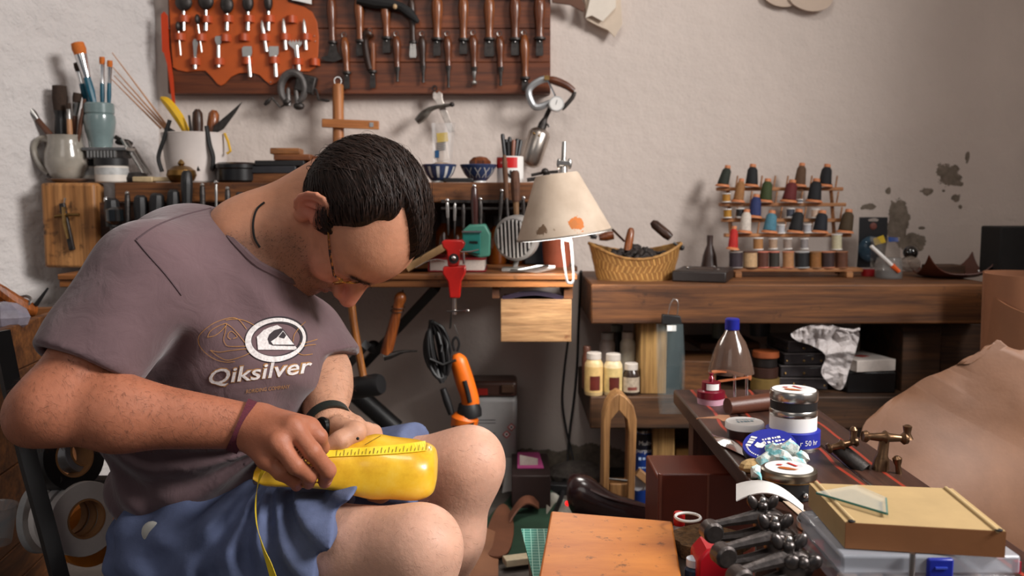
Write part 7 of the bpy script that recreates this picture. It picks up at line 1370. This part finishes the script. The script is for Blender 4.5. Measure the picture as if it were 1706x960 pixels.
one('leather_star_scrap', MB().prism([(-.035, .0), (.005, .015), (.012, .025), (.03, .022), (.028, 0), (.04, -.025), (.008, -.022), (.004, -.004)], G(1192, 697, ZB) + Z * .0005, X, Y_, .0025), leather((150, 104, 74), .7), 'pointed tan leather scrap at the far corner of the bench', 'leather scrap', smooth=0)
zc_ = ZB + .052; cbt = thing('cut_bottle_dome', 'upturned cut plastic bottle with blue cap behind the red tin', 'bottle', G(1222, 662, ZB)); c = A(1218, 1.80, zc_ - .004); k = sc(1.80)
obj('dome', MB().lathe(c, c + Z * 74 * k, [(0, 38 * k), (.15, 36 * k), (.45, 30 * k), (.7, 23 * k), (.88, 14 * k), (1, 10 * k)], 30, cap=False), mat((104, 82, 70), .12, 0, .1, 14, .03, alpha=.72), cbt); obj('blue_cap', MB().lathe(c + Z * 73 * k, c + Z * 92 * k, [(0, 12 * k), (.9, 12 * k), (1, 10 * k)], 20), mat((22, 30, 130), .35), cbt)
LS = leather((176, 100, 58), .55); obj('leather_strap', MB().grid(lambda u, v: A(1186 + 66 * u, 1.76 + .02 * v, zc_ + .012 * math.sin(math.pi * (u * .8 + .3)) - .006), 14, 3, .003), LS, cbt); obj('leather_strap', MB().grid(lambda u, v: A(1196 + 56 * u, 1.75 + .01 * v, zc_ - .012 + .010 * u), 10, 3, .003), LS, cbt)
for x in (1224, 1244): obj('steel_pin', MB().cyl(A(x, 1.755, ZB), A(x, 1.755, zc_), .003), CHROME, cbt)
obj('washer', MB().cyl(A(1226, 1.755, ZB), A(1226, 1.755, ZB + .004), .011), STEEL, cbt)
# ------------------------------------------------------------------ hides of leather at the right
t = NT('tan_hide'); co = t.coord(); geo = t.new('ShaderNodeNewGeometry'); n = t.noise(co, 4, 6, .65); c_ = t.ramp(n, [(.3, lin((106, 72, 50))), (.7, lin((136, 96, 70)))])
t.set(Base_Color=c_, Roughness=.62, Normal=t.bump(t.noise(co, 160, 3), .12, .002)); HIDE = t.m
hp2 = smoothpts([(1412, 860), (1424, 780), (1437, 712), (1458, 688), (1482, 667), (1510, 650), (1540, 630), (1568, 620), (1594, 608), (1616, 606), (1640, 590), (1661, 566), (1680, 578), (1700, 584), (1740, 590), (1790, 700), (1790, 1010), (1600, 1010), (1400, 1010)], 3, True)
bm = bmesh.new(); vs = [bm.verts.new((x, y, 0)) for x, y in hp2]; bm.faces.new(vs); bmesh.ops.triangulate(bm, faces=bm.faces); bmesh.ops.subdivide_edges(bm, edges=bm.edges, cuts=4, use_grid_fill=True); bm.verts.index_update()
def hY(x, y): return 1.66 + (900 - y) / 400 * .16 + .02 * math.sin(x * .012 + y * .006) + .012 * math.sin(y * .02 - x * .004) + .010 * noise.noise(Vector((x * .012, y * .012, 0)))
m_ = MB().add([P(v.co.x, v.co.y, hY(v.co.x, v.co.y)) for v in bm.verts], [tuple(v.index for v in f.verts) for f in bm.faces]); bm.free()
ob = one('leather_hide', m_, HIDE, 'large tan leather hide leaning upright behind the bench vise', 'leather hide', smooth=60); so = ob.modifiers.new('solid', 'SOLIDIFY'); so.thickness = .003
rc, rt2 = A(1712, 2.02, 0), A(1718, 2.02, P(1700, 462, 1.93)[2])
lhr = thing('leather_hide_roll', 'tan leather hides rolled into an upright tube at the right edge', 'leather roll', rc)
obj('inner_roll', MB().grid(lambda u, v: rc + (rt2 - rc) * v + np.array([math.cos(-3.4 + 5.6 * u), math.sin(-3.4 + 5.6 * u), 0]) * (.112 - .016 * v + .012 * u), 48, 16, .004), leather((150, 100, 70), .65, .12), lhr, smooth=60)
obj('outer_sheet', MB().grid(lambda u, v: (A(1722, 2.0, 0) + Z * (P(1660, 495 + 38 * math.sin(math.pi * min(1, u * 1.1)), 1.90)[2]) * v) + np.array([math.cos(-3.3 + 3.4 * u), math.sin(-3.3 + 3.4 * u), 0]) * (.130 - .006 * v), 36, 14, .004), leather((142, 94, 64), .65, .12), lhr, smooth=60)
# ------------------------------------------------------------------ low table with cutting mat and board
ZT = .30
lt_ = thing('low_table', 'low dark side table carrying the cutting mat in the foreground', 'table', (.16, 1.2, 0)); LTW = wood((44, 30, 22), (70, 48, 34), 1, 26, .6)
for i in range(3): obj('top_plank', MB().box((.072 + .098 * i, 1.125, ZT - .011), (.097, .40, .022)), LTW, lt_, bevel=.003)
for x in (.045, .295):
    for y in (.96, 1.29): obj('leg', MB().box((x, y, (ZT - .022) / 2), (.03, .03, ZT - .022)), LTW, lt_)
t = NT('cutting_mat'); br_ = t.new('ShaderNodeTexBrick'); br_.offset = 0; br_.inputs['Scale'].default_value = 50; br_.inputs['Mortar Size'].default_value = .03; br_.inputs['Brick Width'].default_value = .5; br_.inputs['Row Height'].default_value = .5
br_.inputs['Color1'].default_value = br_.inputs['Color2'].default_value = (*lin((22, 122, 106)), 1); br_.inputs['Mortar'].default_value = (*lin((150, 206, 190)), 1); t.link(t.coord(), br_.inputs['Vector']); t.set(Base_Color=br_.outputs['Color'], Roughness=.6)
mq = [G(868, 881, ZT + .003), G(1010, 881, ZT + .003), G(1010, 1000, ZT + .003), G(898, 1000, ZT + .003)]
m_ = MB(); m_.add(mq + [p - Z * .0028 for p in mq], [(0, 1, 2, 3), (7, 6, 5, 4)] + [(i, i + 4, (i + 1) % 4 + 4, (i + 1) % 4) for i in range(4)]); one('cutting_mat', m_, t.m, 'green gridded cutting mat under the orange-brown board', 'cutting mat', smooth=0)
zb_ = ZT + .022; bq = [G(918, 851, zb_), G(1120, 868, zb_), G(1140, 990, zb_), G(892, 990, zb_)]
t = NT('cutting_board'); co = t.coord(); n = t.noise(t.coord((.3, 1, 1)), 14, 6, .65); c_ = t.ramp(n, [(.3, lin((168, 90, 30))), (.7, lin((206, 128, 54)))]); f_ = t.ramp(t.noise(co, 46, 4, .7), [(.60, (0, 0, 0)), (.72, (1, 1, 1))]); c_ = t.mix(f_, c_, lin((90, 46, 20)))
t.set(Base_Color=c_, Roughness=.5, Normal=t.bump(t.noise(co, 90, 4), .12, .001))
m_ = MB(); m_.add(bq + [p - Z * .0185 for p in bq], [(0, 1, 2, 3), (7, 6, 5, 4)] + [(i, i + 4, (i + 1) % 4 + 4, (i + 1) % 4) for i in range(4)]); one('wooden_cutting_board', m_, t.m, 'worn orange-brown wooden cutting board in the foreground', 'board', bevel=.003)
t = NT('abrasive'); co = t.coord(); n = t.noise(co, 130, 5, .8); t.set(Base_Color=t.ramp(n, [(.3, lin((64, 44, 26))), (.7, lin((150, 112, 70)))]), Roughness=.95, Normal=t.bump(n, 1, .006))
pc = G(1180, 896, ZT + .02); m_ = MB().prism([((.056 + .008 * math.sin(3 * a_) + .005 * math.sin(7 * a_)) * math.cos(a_), (.050 + .006 * math.cos(4 * a_)) * math.sin(a_)) for a_ in np.linspace(0, 6.283, 40, endpoint=False)], pc, X, Y_, .019)
one('fibre_pad', m_, t.m, 'ragged brown fibre pad right of the wooden board', 'pad', smooth=0)
def sbot(name, px, py, prof, m, cap, capp, lab, cat='bottle', z=ZT):
    o = G(px, py, z); k = o[1] / F; r = thing(name, lab, cat, o)
    obj('bottle_body', MB().lathe(o + Z * prof[0][0] * k, o + Z * prof[-1][0] * k, [((a - prof[0][0]) / (prof[-1][0] - prof[0][0]), q * k) for a, q in prof], 18), m, r); obj('cap', MB().lathe(o + Z * capp[0] * k, o + Z * capp[1] * k, [(0, capp[2] * k), (.9, capp[2] * k), (1, capp[2] * .85 * k)], 18), cap, r)
sbot('red_capped_bottle', 1131, 893, [(0, 11), (14, 11), (20, 8)], mat((200, 200, 206), .3), mat((180, 18, 22), .4), (20, 42, 10), 'small bottle with bright red cap behind the fibre pad')
sbot('white_capped_bottle', 1156, 972, [(0, 16), (26, 16), (32, 11)], mat((40, 60, 84), .3), mat((206, 214, 224), .35), (32, 46, 14), 'small bottle with white cap in front of the fibre pad')
o = G(1190, 985, ZT); one('red_plastic_block', MB().prism([(-.022, 0), (.024, 0), (.022, .050), (.010, .058), (-.010, .054), (-.022, .040)], o, X, Z, .05), mat((190, 20, 34), .35, 0, .05, 20, 0), 'bright red plastic holder below the cast clamps', 'holder', bevel=.004)
one('white_ring_lid', MB().tube([G(1146, 862, ZT + .04) + np.array([.018 * math.cos(a_), .018 * math.sin(a_), 0]) for a_ in np.linspace(0, 6.28, 24, endpoint=False)], .0022, 6, True), WHITE, 'thin white plastic ring behind the fibre pad', 'ring')
# reddish leather case under the bench edge
lc = thing('red_brown_leather_case', 'dark reddish brown leather case standing under the bench edge', 'case', (P(1165, 800, 1.5)[0], 1.58, 0)); zt2 = P(1165, 790, 1.5)[2]; xa, xb = P(1097, 790, 1.5)[0], P(1262, 790, 1.5)[0]
CS = leather((98, 40, 26), .35, .2); obj('case_front', MB().box(((xa + xb) / 2, 1.505, zt2 / 2), (xb - xa, .01, zt2)), CS, lc, bevel=.003); obj('case_body', MB().box(((xa + xb) / 2, 1.60, zt2 / 2 - .01), (xb - xa - .012, .17, zt2 - .02)), CS, lc, bevel=.004)
for x in (xa + .004, xa + .085): obj('edge_binding', MB().box((x, 1.499, zt2 / 2), (.004, .003, zt2)), leather((120, 66, 50), .5), lc)
# ------------------------------------------------------------------ on the floor by the wall
def fl(px, py): return G(px, py, 0.0)
wcl = thing('wooden_stitching_clam', 'pale wooden arch-shaped stitching clamp standing near the wall', 'clamp', fl(1030, 900)); yw = 2.08; AW = wood((150, 106, 62), (190, 142, 90), 2, 40, .55)
for s_, pts in ((-1, [(1031, 656), (1031, 684), (1018, 700), (1016, 722), (1014, 893), (1003, 893), (1006, 700), (1012, 676), (1022, 662)]), (1, [(1031, 656), (1042, 662), (1056, 678), (1061, 700), (1055, 900), (1044, 900), (1048, 722), (1045, 700), (1031, 684)])): obj('jaw', PP(MB(), pts, yw, .07), AW, wcl, bevel=.002)
obj('bolt', MB().tube([P(1012, 798, yw + .02), P(1052, 802, yw + .02)], .003, 7), STEEL, wcl); obj('cross_block', MB().box(P(1033, 812, yw + .035), (.055, .05, .032)), AW, wcl, bevel=.002)
zs_ = .070; one('saddle_box', MB().box((P(1020, 880, 1.98)[0], 1.97, zs_ / 2), (.20, .10, zs_)), MATTBLACK, 'low black box under the dark leather saddle', 'box', bevel=.003); fl0 = fl; fl = lambda px, py: G(px, py, zs_)
sd = thing('dark_leather_saddle', 'glossy dark brown leather saddle lying in front of the wooden arch clamp', 'saddle', fl(1020, 862)); 
pts = smoothpts([P(948, 824, 2.0), P(968, 826, 1.99), P(1005, 843, 1.97), P(1045, 854, 1.96), P(1098, 866, 1.95)], 6); obj('saddle_form', MB().tube(pts, [.020, .035, .043, .047, .049, .050, .050, .049, .047, .044, .042, .040, .038, .036, .035, .034, .033, .033, .032, .031, .030, .028, .026, .022, .014][:len(pts)], 18, flat=.75), mat((44, 26, 26), .22, 0, .2, 14, .05, coat=.4), sd); obj('seam_ridge', MB().tube([p + Z * .030 - Y_ * .022 for p in pts[4:-2]], .004, 6), mat((60, 36, 34), .25), sd)
fl = fl0; can = thing('blue_grease_can', 'blue spray can with white lettering behind the wooden arch clamp', 'can', fl(1072, 800)); yc = 2.30; r_ = S(17, yc); c = A(1070, yc, 0); ht = P(1070, 716, yc)[2]
obj('can_body', MB().lathe(c, c + Z * ht, [(0, r_), (.97, r_), (1, r_ * .9)], 26), mat((24, 56, 130), .3, .2, .1, 20, 0), can); obj('silver_rim', MB().lathe(c + Z * (ht - .004), c + Z * (ht + .002), [(0, r_ * 1.03), (1, r_ * .95)], 26), SIL, can); obj('dark_band', MB().lathe(c + Z * (ht - .05), c + Z * (ht - .006), [(0, r_ * 1.004), (1, r_ * 1.004)], 26), mat((28, 30, 44), .35), can)
for i, (s_, z_, sz) in enumerate((('Multi-', .030, .016), ('purpose', .050, .016))): ring_text(can, c, r_ * 1.012, ht - z_, s_, sz, .12, LBW)
m_ = MB()
for i, z_ in enumerate((.070, .094, .110, .122)): smudge(m_, c + np.array([.002, -r_ * 1.03, ht - z_]), X, Z, r_ * 1.3, .009 if i == 0 else .005, 20 + i)
obj('fine_print', m_, mat((170, 190, 220), .5), can, smooth=0)['kind'] = 'stuff'
one('pink_paper', MB().add([fl(862, 812) + Z * .10, fl(898, 812) + Z * .10, fl(906, 842) + Z * .10, fl(862, 842) + Z * .10, fl(862, 812) + Z * .0985, fl(898, 812) + Z * .0985, fl(906, 842) + Z * .0985, fl(862, 842) + Z * .0985], [(0, 1, 2, 3), (7, 6, 5, 4), (0, 4, 5, 1), (1, 5, 6, 2), (2, 6, 7, 3), (3, 7, 4, 0)]), mat((204, 84, 150), .7, 0, .03, 20, 0), 'bright pink paper lying on a dark box near the wall', 'paper', smooth=0)
o = fl(884, 845); one('low_dark_box', MB().box((o[0], 2.33, .049), (.10, .20, .097)), mat((46, 30, 28), .6, 0, .2, 30, .1), 'low dark box on the floor carrying the pink paper', 'box', bevel=.003)
one('white_paper_sheet', MB().grid(lambda u, v: P(836 + 26 * u + 8 * v, 829 - 66 * v, 2.38 + .05 * v + .012 * math.sin(u * 3)), 6, 6, .0008), PAPER, 'white folded paper standing behind the man\'s knee', 'paper')
one('small_paper_scrap', MB().grid(lambda u, v: P(866 + 30 * u, 776 - 18 * v + 6 * u, 2.31 + .01 * v), 4, 3, .0008), mat((196, 186, 176), .8), 'crumpled pale paper on the pink paper', 'paper')
GRN = mat((34, 62, 44), .85, 0, .2, 20, .1); zz = .012
gsx = smoothpts([(862, 815), (905, 812), (925, 838), (926, 880), (918, 938), (870, 944), (838, 930), (800, 900), (820, 862), (846, 840)], 3, True); m_ = MB().prism([((fl(x, y) - fl(862, 815))[0], (fl(x, y) - fl(862, 815))[1]) for x, y in reversed(gsx)], fl(862, 815) + Z * zz, X, Y_, .003); one('green_leather_scrap', m_, GRN, 'dark green suede piece spread on the floor by the man\'s leg', 'leather scrap', smooth=0)
bs = smoothpts([(840, 852), (852, 868), (856, 900), (846, 935), (822, 942), (808, 930), (812, 896), (826, 862)], 3, True); one('brown_leather_scrap', MB().prism([((fl(x, y) - fl(840, 852))[0], (fl(x, y) - fl(840, 852))[1]) for x, y in reversed(bs)], fl(840, 852) + Z * .020, X, Y_, .004), leather((116, 72, 50), .6), 'rounded brown leather cut-out on the green suede', 'leather scrap', smooth=0)
b2_ = smoothpts([(852, 868), (872, 856), (896, 848), (894, 866), (870, 876), (852, 884)], 3, True); one('brown_leather_tongue', MB().grid(lambda u, v: fl(850 + 46 * u, 878 - 20 * u + 14 * (v - .5)) + Z * (.02 + .03 * math.sin(u * 3)), 10, 4, .004), leather((112, 68, 48), .6), 'small curled brown leather tongue on the green suede', 'leather scrap')
one('tan_leather_sheet', MB().grid(lambda u, v: fl(760 + 70 * u, 900 + 70 * v) + Z * (.01 + .02 * math.sin(u * 3) * (1 - v)), 8, 6, .003), leather((136, 92, 66), .6), 'tan leather sheet on the floor below the man\'s knee', 'leather scrap')
one('pale_wooden_strip', MB().box(fl(862, 948) + Z * .02, (.06, .03, .016), rotz(.3)), mat((206, 190, 160), .6), 'pale wooden strip at the left of the cutting mat', 'strip', bevel=.002)
for i, (pts, m_) in enumerate((([(900, 810), (930, 798), (950, 806), (975, 816), (1000, 812), (1010, 800)], mat((176, 168, 158), .6)), ([(890, 836), (915, 822), (935, 815), (955, 818)], mat((180, 174, 164), .6)))): one('white_power_cable', MB().tube([fl(x, y) + Z * .008 for x, y in smoothpts(pts, 6)], .006, 7), m_, ('far' if i == 0 else 'near') + ' white cable curving over the floor by the wall', 'cable', 'white cables on the floor')
one('black_power_strip', MB().tube([fl(x, y) + Z * .010 for x, y in smoothpts([(940, 805), (935, 835), (925, 860), (930, 880)], 5)], .007, 7).box(fl(922, 822) + Z * .015, (.10, .03, .028), rotz(-.2)), BLACK, 'black power strip and cable on the floor below the cables', 'power strip', bevel=.003)
ob = one('red_indicator_light', MB().ell(fl(945, 858) + Z * .03, .006), mat((255, 30, 30), .4, 0, 0, 1, 0, emit=2.0), 'tiny red indicator light on the floor', 'light')
one('cement_rubble', MB().ell(fl(962, 800) + Z * .02, (.09, .05, .035), None, 10, 6), mat((104, 96, 90), .95, 0, .4, 60, .8), 'crumbled cement at the foot of the wall', 'rubble', smooth=5); one('grey_cloth_scrap', MB().grid(lambda u, v: fl(910 + 60 * u, 835 + 36 * v) + Z * (.012 + .01 * math.sin(u * 9 + v * 4)), 12, 8, .002), mat((150, 146, 136), .9, 0, .2, 40, .2), 'grey cloth on the floor beside the green suede', 'cloth')
one('craft_knife', MB().box(P(1074, 796, 2.2), (.05, .02, .02), roty(.7)), mat((150, 110, 70), .6), 'tan wooden block leaning by the blue can', 'block', bevel=.002); one('red_tape_roll', MB().lathe(P(1062, 806, 2.21), P(1070, 806, 2.25), [(0, .018), (1, .018)], 16), mat((170, 170, 176), .5), 'grey round lid standing below the blue can', 'lid')
one('yellow_wooden_block', MB().box(P(1148, 755, 2.36), (.09, .1, .05)), mat((120, 84, 34), .7), 'ochre block deep under the timber shelf', 'block', bevel=.003); one('grey_paper_bundle', MB().box(P(1170, 772, 2.30), (.07, .1, .03), roty(.2)), mat((96, 94, 92), .7), 'grey folded bundle under the timber shelf', 'bundle', bevel=.004)
one('under_shelf_crate', MB().box((P(1190, 800, 2.4)[0], 2.515, .10), (.30, .18, .20)), RWD, 'dark crate on the floor under the timber shelf', 'crate', bevel=.004)
# ------------------------------------------------------------------ stool and clutter at the left
st_ = thing('low_black_stool', 'low black stool under the seated man', 'stool', (SEAT[0], SEAT[1], 0)); sz_ = SEAT[2] - .105
obj('seat_pad', MB().lathe((SEAT[0] - .03, SEAT[1] + .02, sz_ - .05), (SEAT[0] - .03, SEAT[1] + .02, sz_), [(0, .15), (.2, .165), (.8, .165), (1, .14)], 30), MATTBLACK, st_)
for a_ in (.8, 2.4, 3.9, 5.5): obj('leg', MB().tube([(SEAT[0] - .03 + .11 * math.cos(a_), SEAT[1] + .02 + .11 * math.sin(a_), sz_ - .05), (SEAT[0] - .03 + .14 * math.cos(a_), SEAT[1] + .02 + .14 * math.sin(a_), 0)], .012, 8), BLACK, st_)
CRW = wood((92, 54, 26), (140, 88, 44), 1, 24, .6, spots=.3); CRX = wood((92, 54, 26), (140, 88, 44), 0, 24, .6, spots=.3)
cr_ = thing('wooden_tool_chest', 'old brown wooden tool chest at the left edge behind the man\'s elbow', 'chest', (P(20, 800, 1.75)[0], 1.75, 0))
pA, pB = P(-60, 588, 1.50), P(112, 512, 1.98); pA[2] = pB[2] = zc1 = P(50, 535, 1.75)[2]
dd = pB - pA; L_ = np.linalg.norm(dd); ang = math.atan2(dd[1], dd[0]); mid_ = (pA + pB) / 2; nn2 = np.array([-math.sin(ang), math.cos(ang), 0])
for i in range(4):
    h = .085; obj('side_board', MB().box(mid_ - Z * (i * (h + .002) + h / 2), (L_, .018, h), rotz(ang)), CRX, cr_, bevel=.002)
obj('far_board', MB().box(pB + nn2 * .14 - Z * .17, (.018, .30, .34), rotz(ang)), CRX, cr_, bevel=.002); obj('back_board', MB().box(mid_ + nn2 * .30 - Z * .14, (L_, .018, .34), rotz(ang)), CRX, cr_); obj('chest_floor', MB().box(mid_ + nn2 * .15 - Z * .09, (L_, .29, .012), rotz(ang)), CRX, cr_)
one('curved_wooden_stick', MB().tube(smoothpts([P(-10, 478, 1.80), P(15, 498, 1.82), P(38, 512, 1.84), P(58, 518, 1.86)], 4), [.012, .013, .015, .016, .017, .017, .018, .018, .018, .017, .016, .014, .012], 10), HW[0], 'curved wooden handle lying in the tool chest', 'handle')
one('small_black_awl', MB().tube([P(60, 508, 1.85), P(80, 480, 1.85)], [.005, .002], 7), BLACK, 'small black spike sticking up in the tool chest', 'awl'); one('clear_plastic_wrap', MB().ell(P(8, 528, 1.72), (.05, .03, .03), None, 9, 6), mat((150, 146, 160), .15, 0, .2, 40, .3, alpha=.6), 'clear plastic wrap in the tool chest', 'plastic', smooth=10)
one('steel_rings', MB().tube([P(40, 502, 1.84) + np.array([.014 * math.cos(a_), .006 * math.sin(a_), .010 * math.sin(a_)]) for a_ in np.linspace(0, 6.28, 18, endpoint=False)], .003, 6, True), STEEL, 'steel ring lying in the tool chest', 'ring')
ch = thing('black_metal_stand', 'black metal stand leg leaning at the left edge of the picture', 'stand', P(60, 960, 1.32)); obj('upright_bar', MB().tube(PT([(0, 552), (18, 640), (48, 770), (78, 880), (112, 1010)], 1.34), .016, 4), BLACK, ch); obj('foot_bar', MB().tube([P(112, 1010, 1.34), np.array([P(112, 1010, 1.34)[0] + .01, 1.40, 0])], .016, 4), BLACK, ch)
lowc = thing('low_wooden_cabinet', 'brown wooden cabinet side low at the left edge', 'cabinet', (P(40, 900, 1.85)[0], 1.9, 0)); zc2 = zc1 - .35
for i in range(3): obj('cabinet_board', MB().box(mid_ + nn2 * .03 - Z * (.35 + (zc2 / 3) * (i + .5)) + X * .02, (L_ + .1, .02, zc2 / 3 - .002), rotz(ang)), CRW, lowc, bevel=.002)
def roll(lab, px, py, Y, R, r0, wd_, ax_, m, mi, name='tape_roll', grp=None):
    c = P(px, py, Y); a_ = nrm(ax_); u, v, _ = frame(a_); n = 36; vs, fs = [], []
    r = thing(name, lab, 'tape roll', c - Z * R, grp); prof = [(-wd_ / 2, R), (wd_ / 2, R), (wd_ / 2, r0), (-wd_ / 2, r0)]
    for i in range(n):
        t_ = 2 * math.pi * i / n; o_ = u * math.cos(t_) + v * math.sin(t_); vs += [c + a_ * z + o_ * q for z, q in prof]; j = (i + 1) % n; fs += [(4 * i + k, 4 * i + (k + 1) % 4, 4 * j + (k + 1) % 4, 4 * j + k) for k in range(4)]
    obj('tape', MB().add(vs, fs), m, r, bevel=.0008); vs, fs = [], []; prof = [(-wd_ / 2 - .0006, r0), (wd_ / 2 + .0006, r0), (wd_ / 2 + .0006, r0 - .003), (-wd_ / 2 - .0006, r0 - .003)]
    for i in range(n):
        t_ = 2 * math.pi * i / n; o_ = u * math.cos(t_) + v * math.sin(t_); vs += [c + a_ * z + o_ * q for z, q in prof]; j = (i + 1) % n; fs += [(4 * i + k, 4 * i + (k + 1) % 4, 4 * j + (k + 1) % 4, 4 * j + k) for k in range(4)]
    obj('card_core', MB().add(vs, fs), mi, r)
ax1 = np.array([.80, -.55, .12]); gtp = 'tape rolls hanging on the stand'; CORE = mat((150, 106, 66), .8)
WT = mat((196, 190, 186), .5, 0, .06, 40, .03)
for i in range(3): roll('%s white tape roll from the front below the man\'s elbow' % ORD[i], 140 - i * 14, 864 - i * 2, 1.42 + .0105 * i, .060, .032, .017, ax1, WT, CORE, grp=gtp)
roll('orange tape roll below the white rolls', 150, 890, 1.52, .055, .03, .02, ax1, mat((206, 120, 30), .45), CORE, grp=gtp); roll('large black tape roll just under the man\'s elbow', 112, 762, 1.44, .055, .034, .04, np.array([.85, -.45, .2]), BLACK, CORE, grp=gtp); roll('grey duct tape roll inside the black roll', 132, 752, 1.47, .036, .026, .03, np.array([.85, -.45, .2]), mat((150, 154, 160), .3, .6), CORE, grp=gtp); roll('thin grey roll seen edge-on behind the black stand', 70, 862, 1.50, .06, .035, .012, np.array([1, -.1, .1]), mat((150, 150, 150), .5), CORE, grp=gtp)
one('tape_rod', MB().tube([P(95, 800, 1.40), P(200, 800, 1.60)], .008, 8), IRON, 'dark rod through the tape rolls', 'rod')
one('clear_plastic_tub', MB().lathe(P(-4, 905, 1.5), P(-4, 842, 1.5), [(0, .022), (.95, .030), (1, .032)], 18, cap=False), mat((150, 156, 160), .1, 0, .1, 20, 0, alpha=.4), 'clear plastic tub at the very left edge', 'tub')
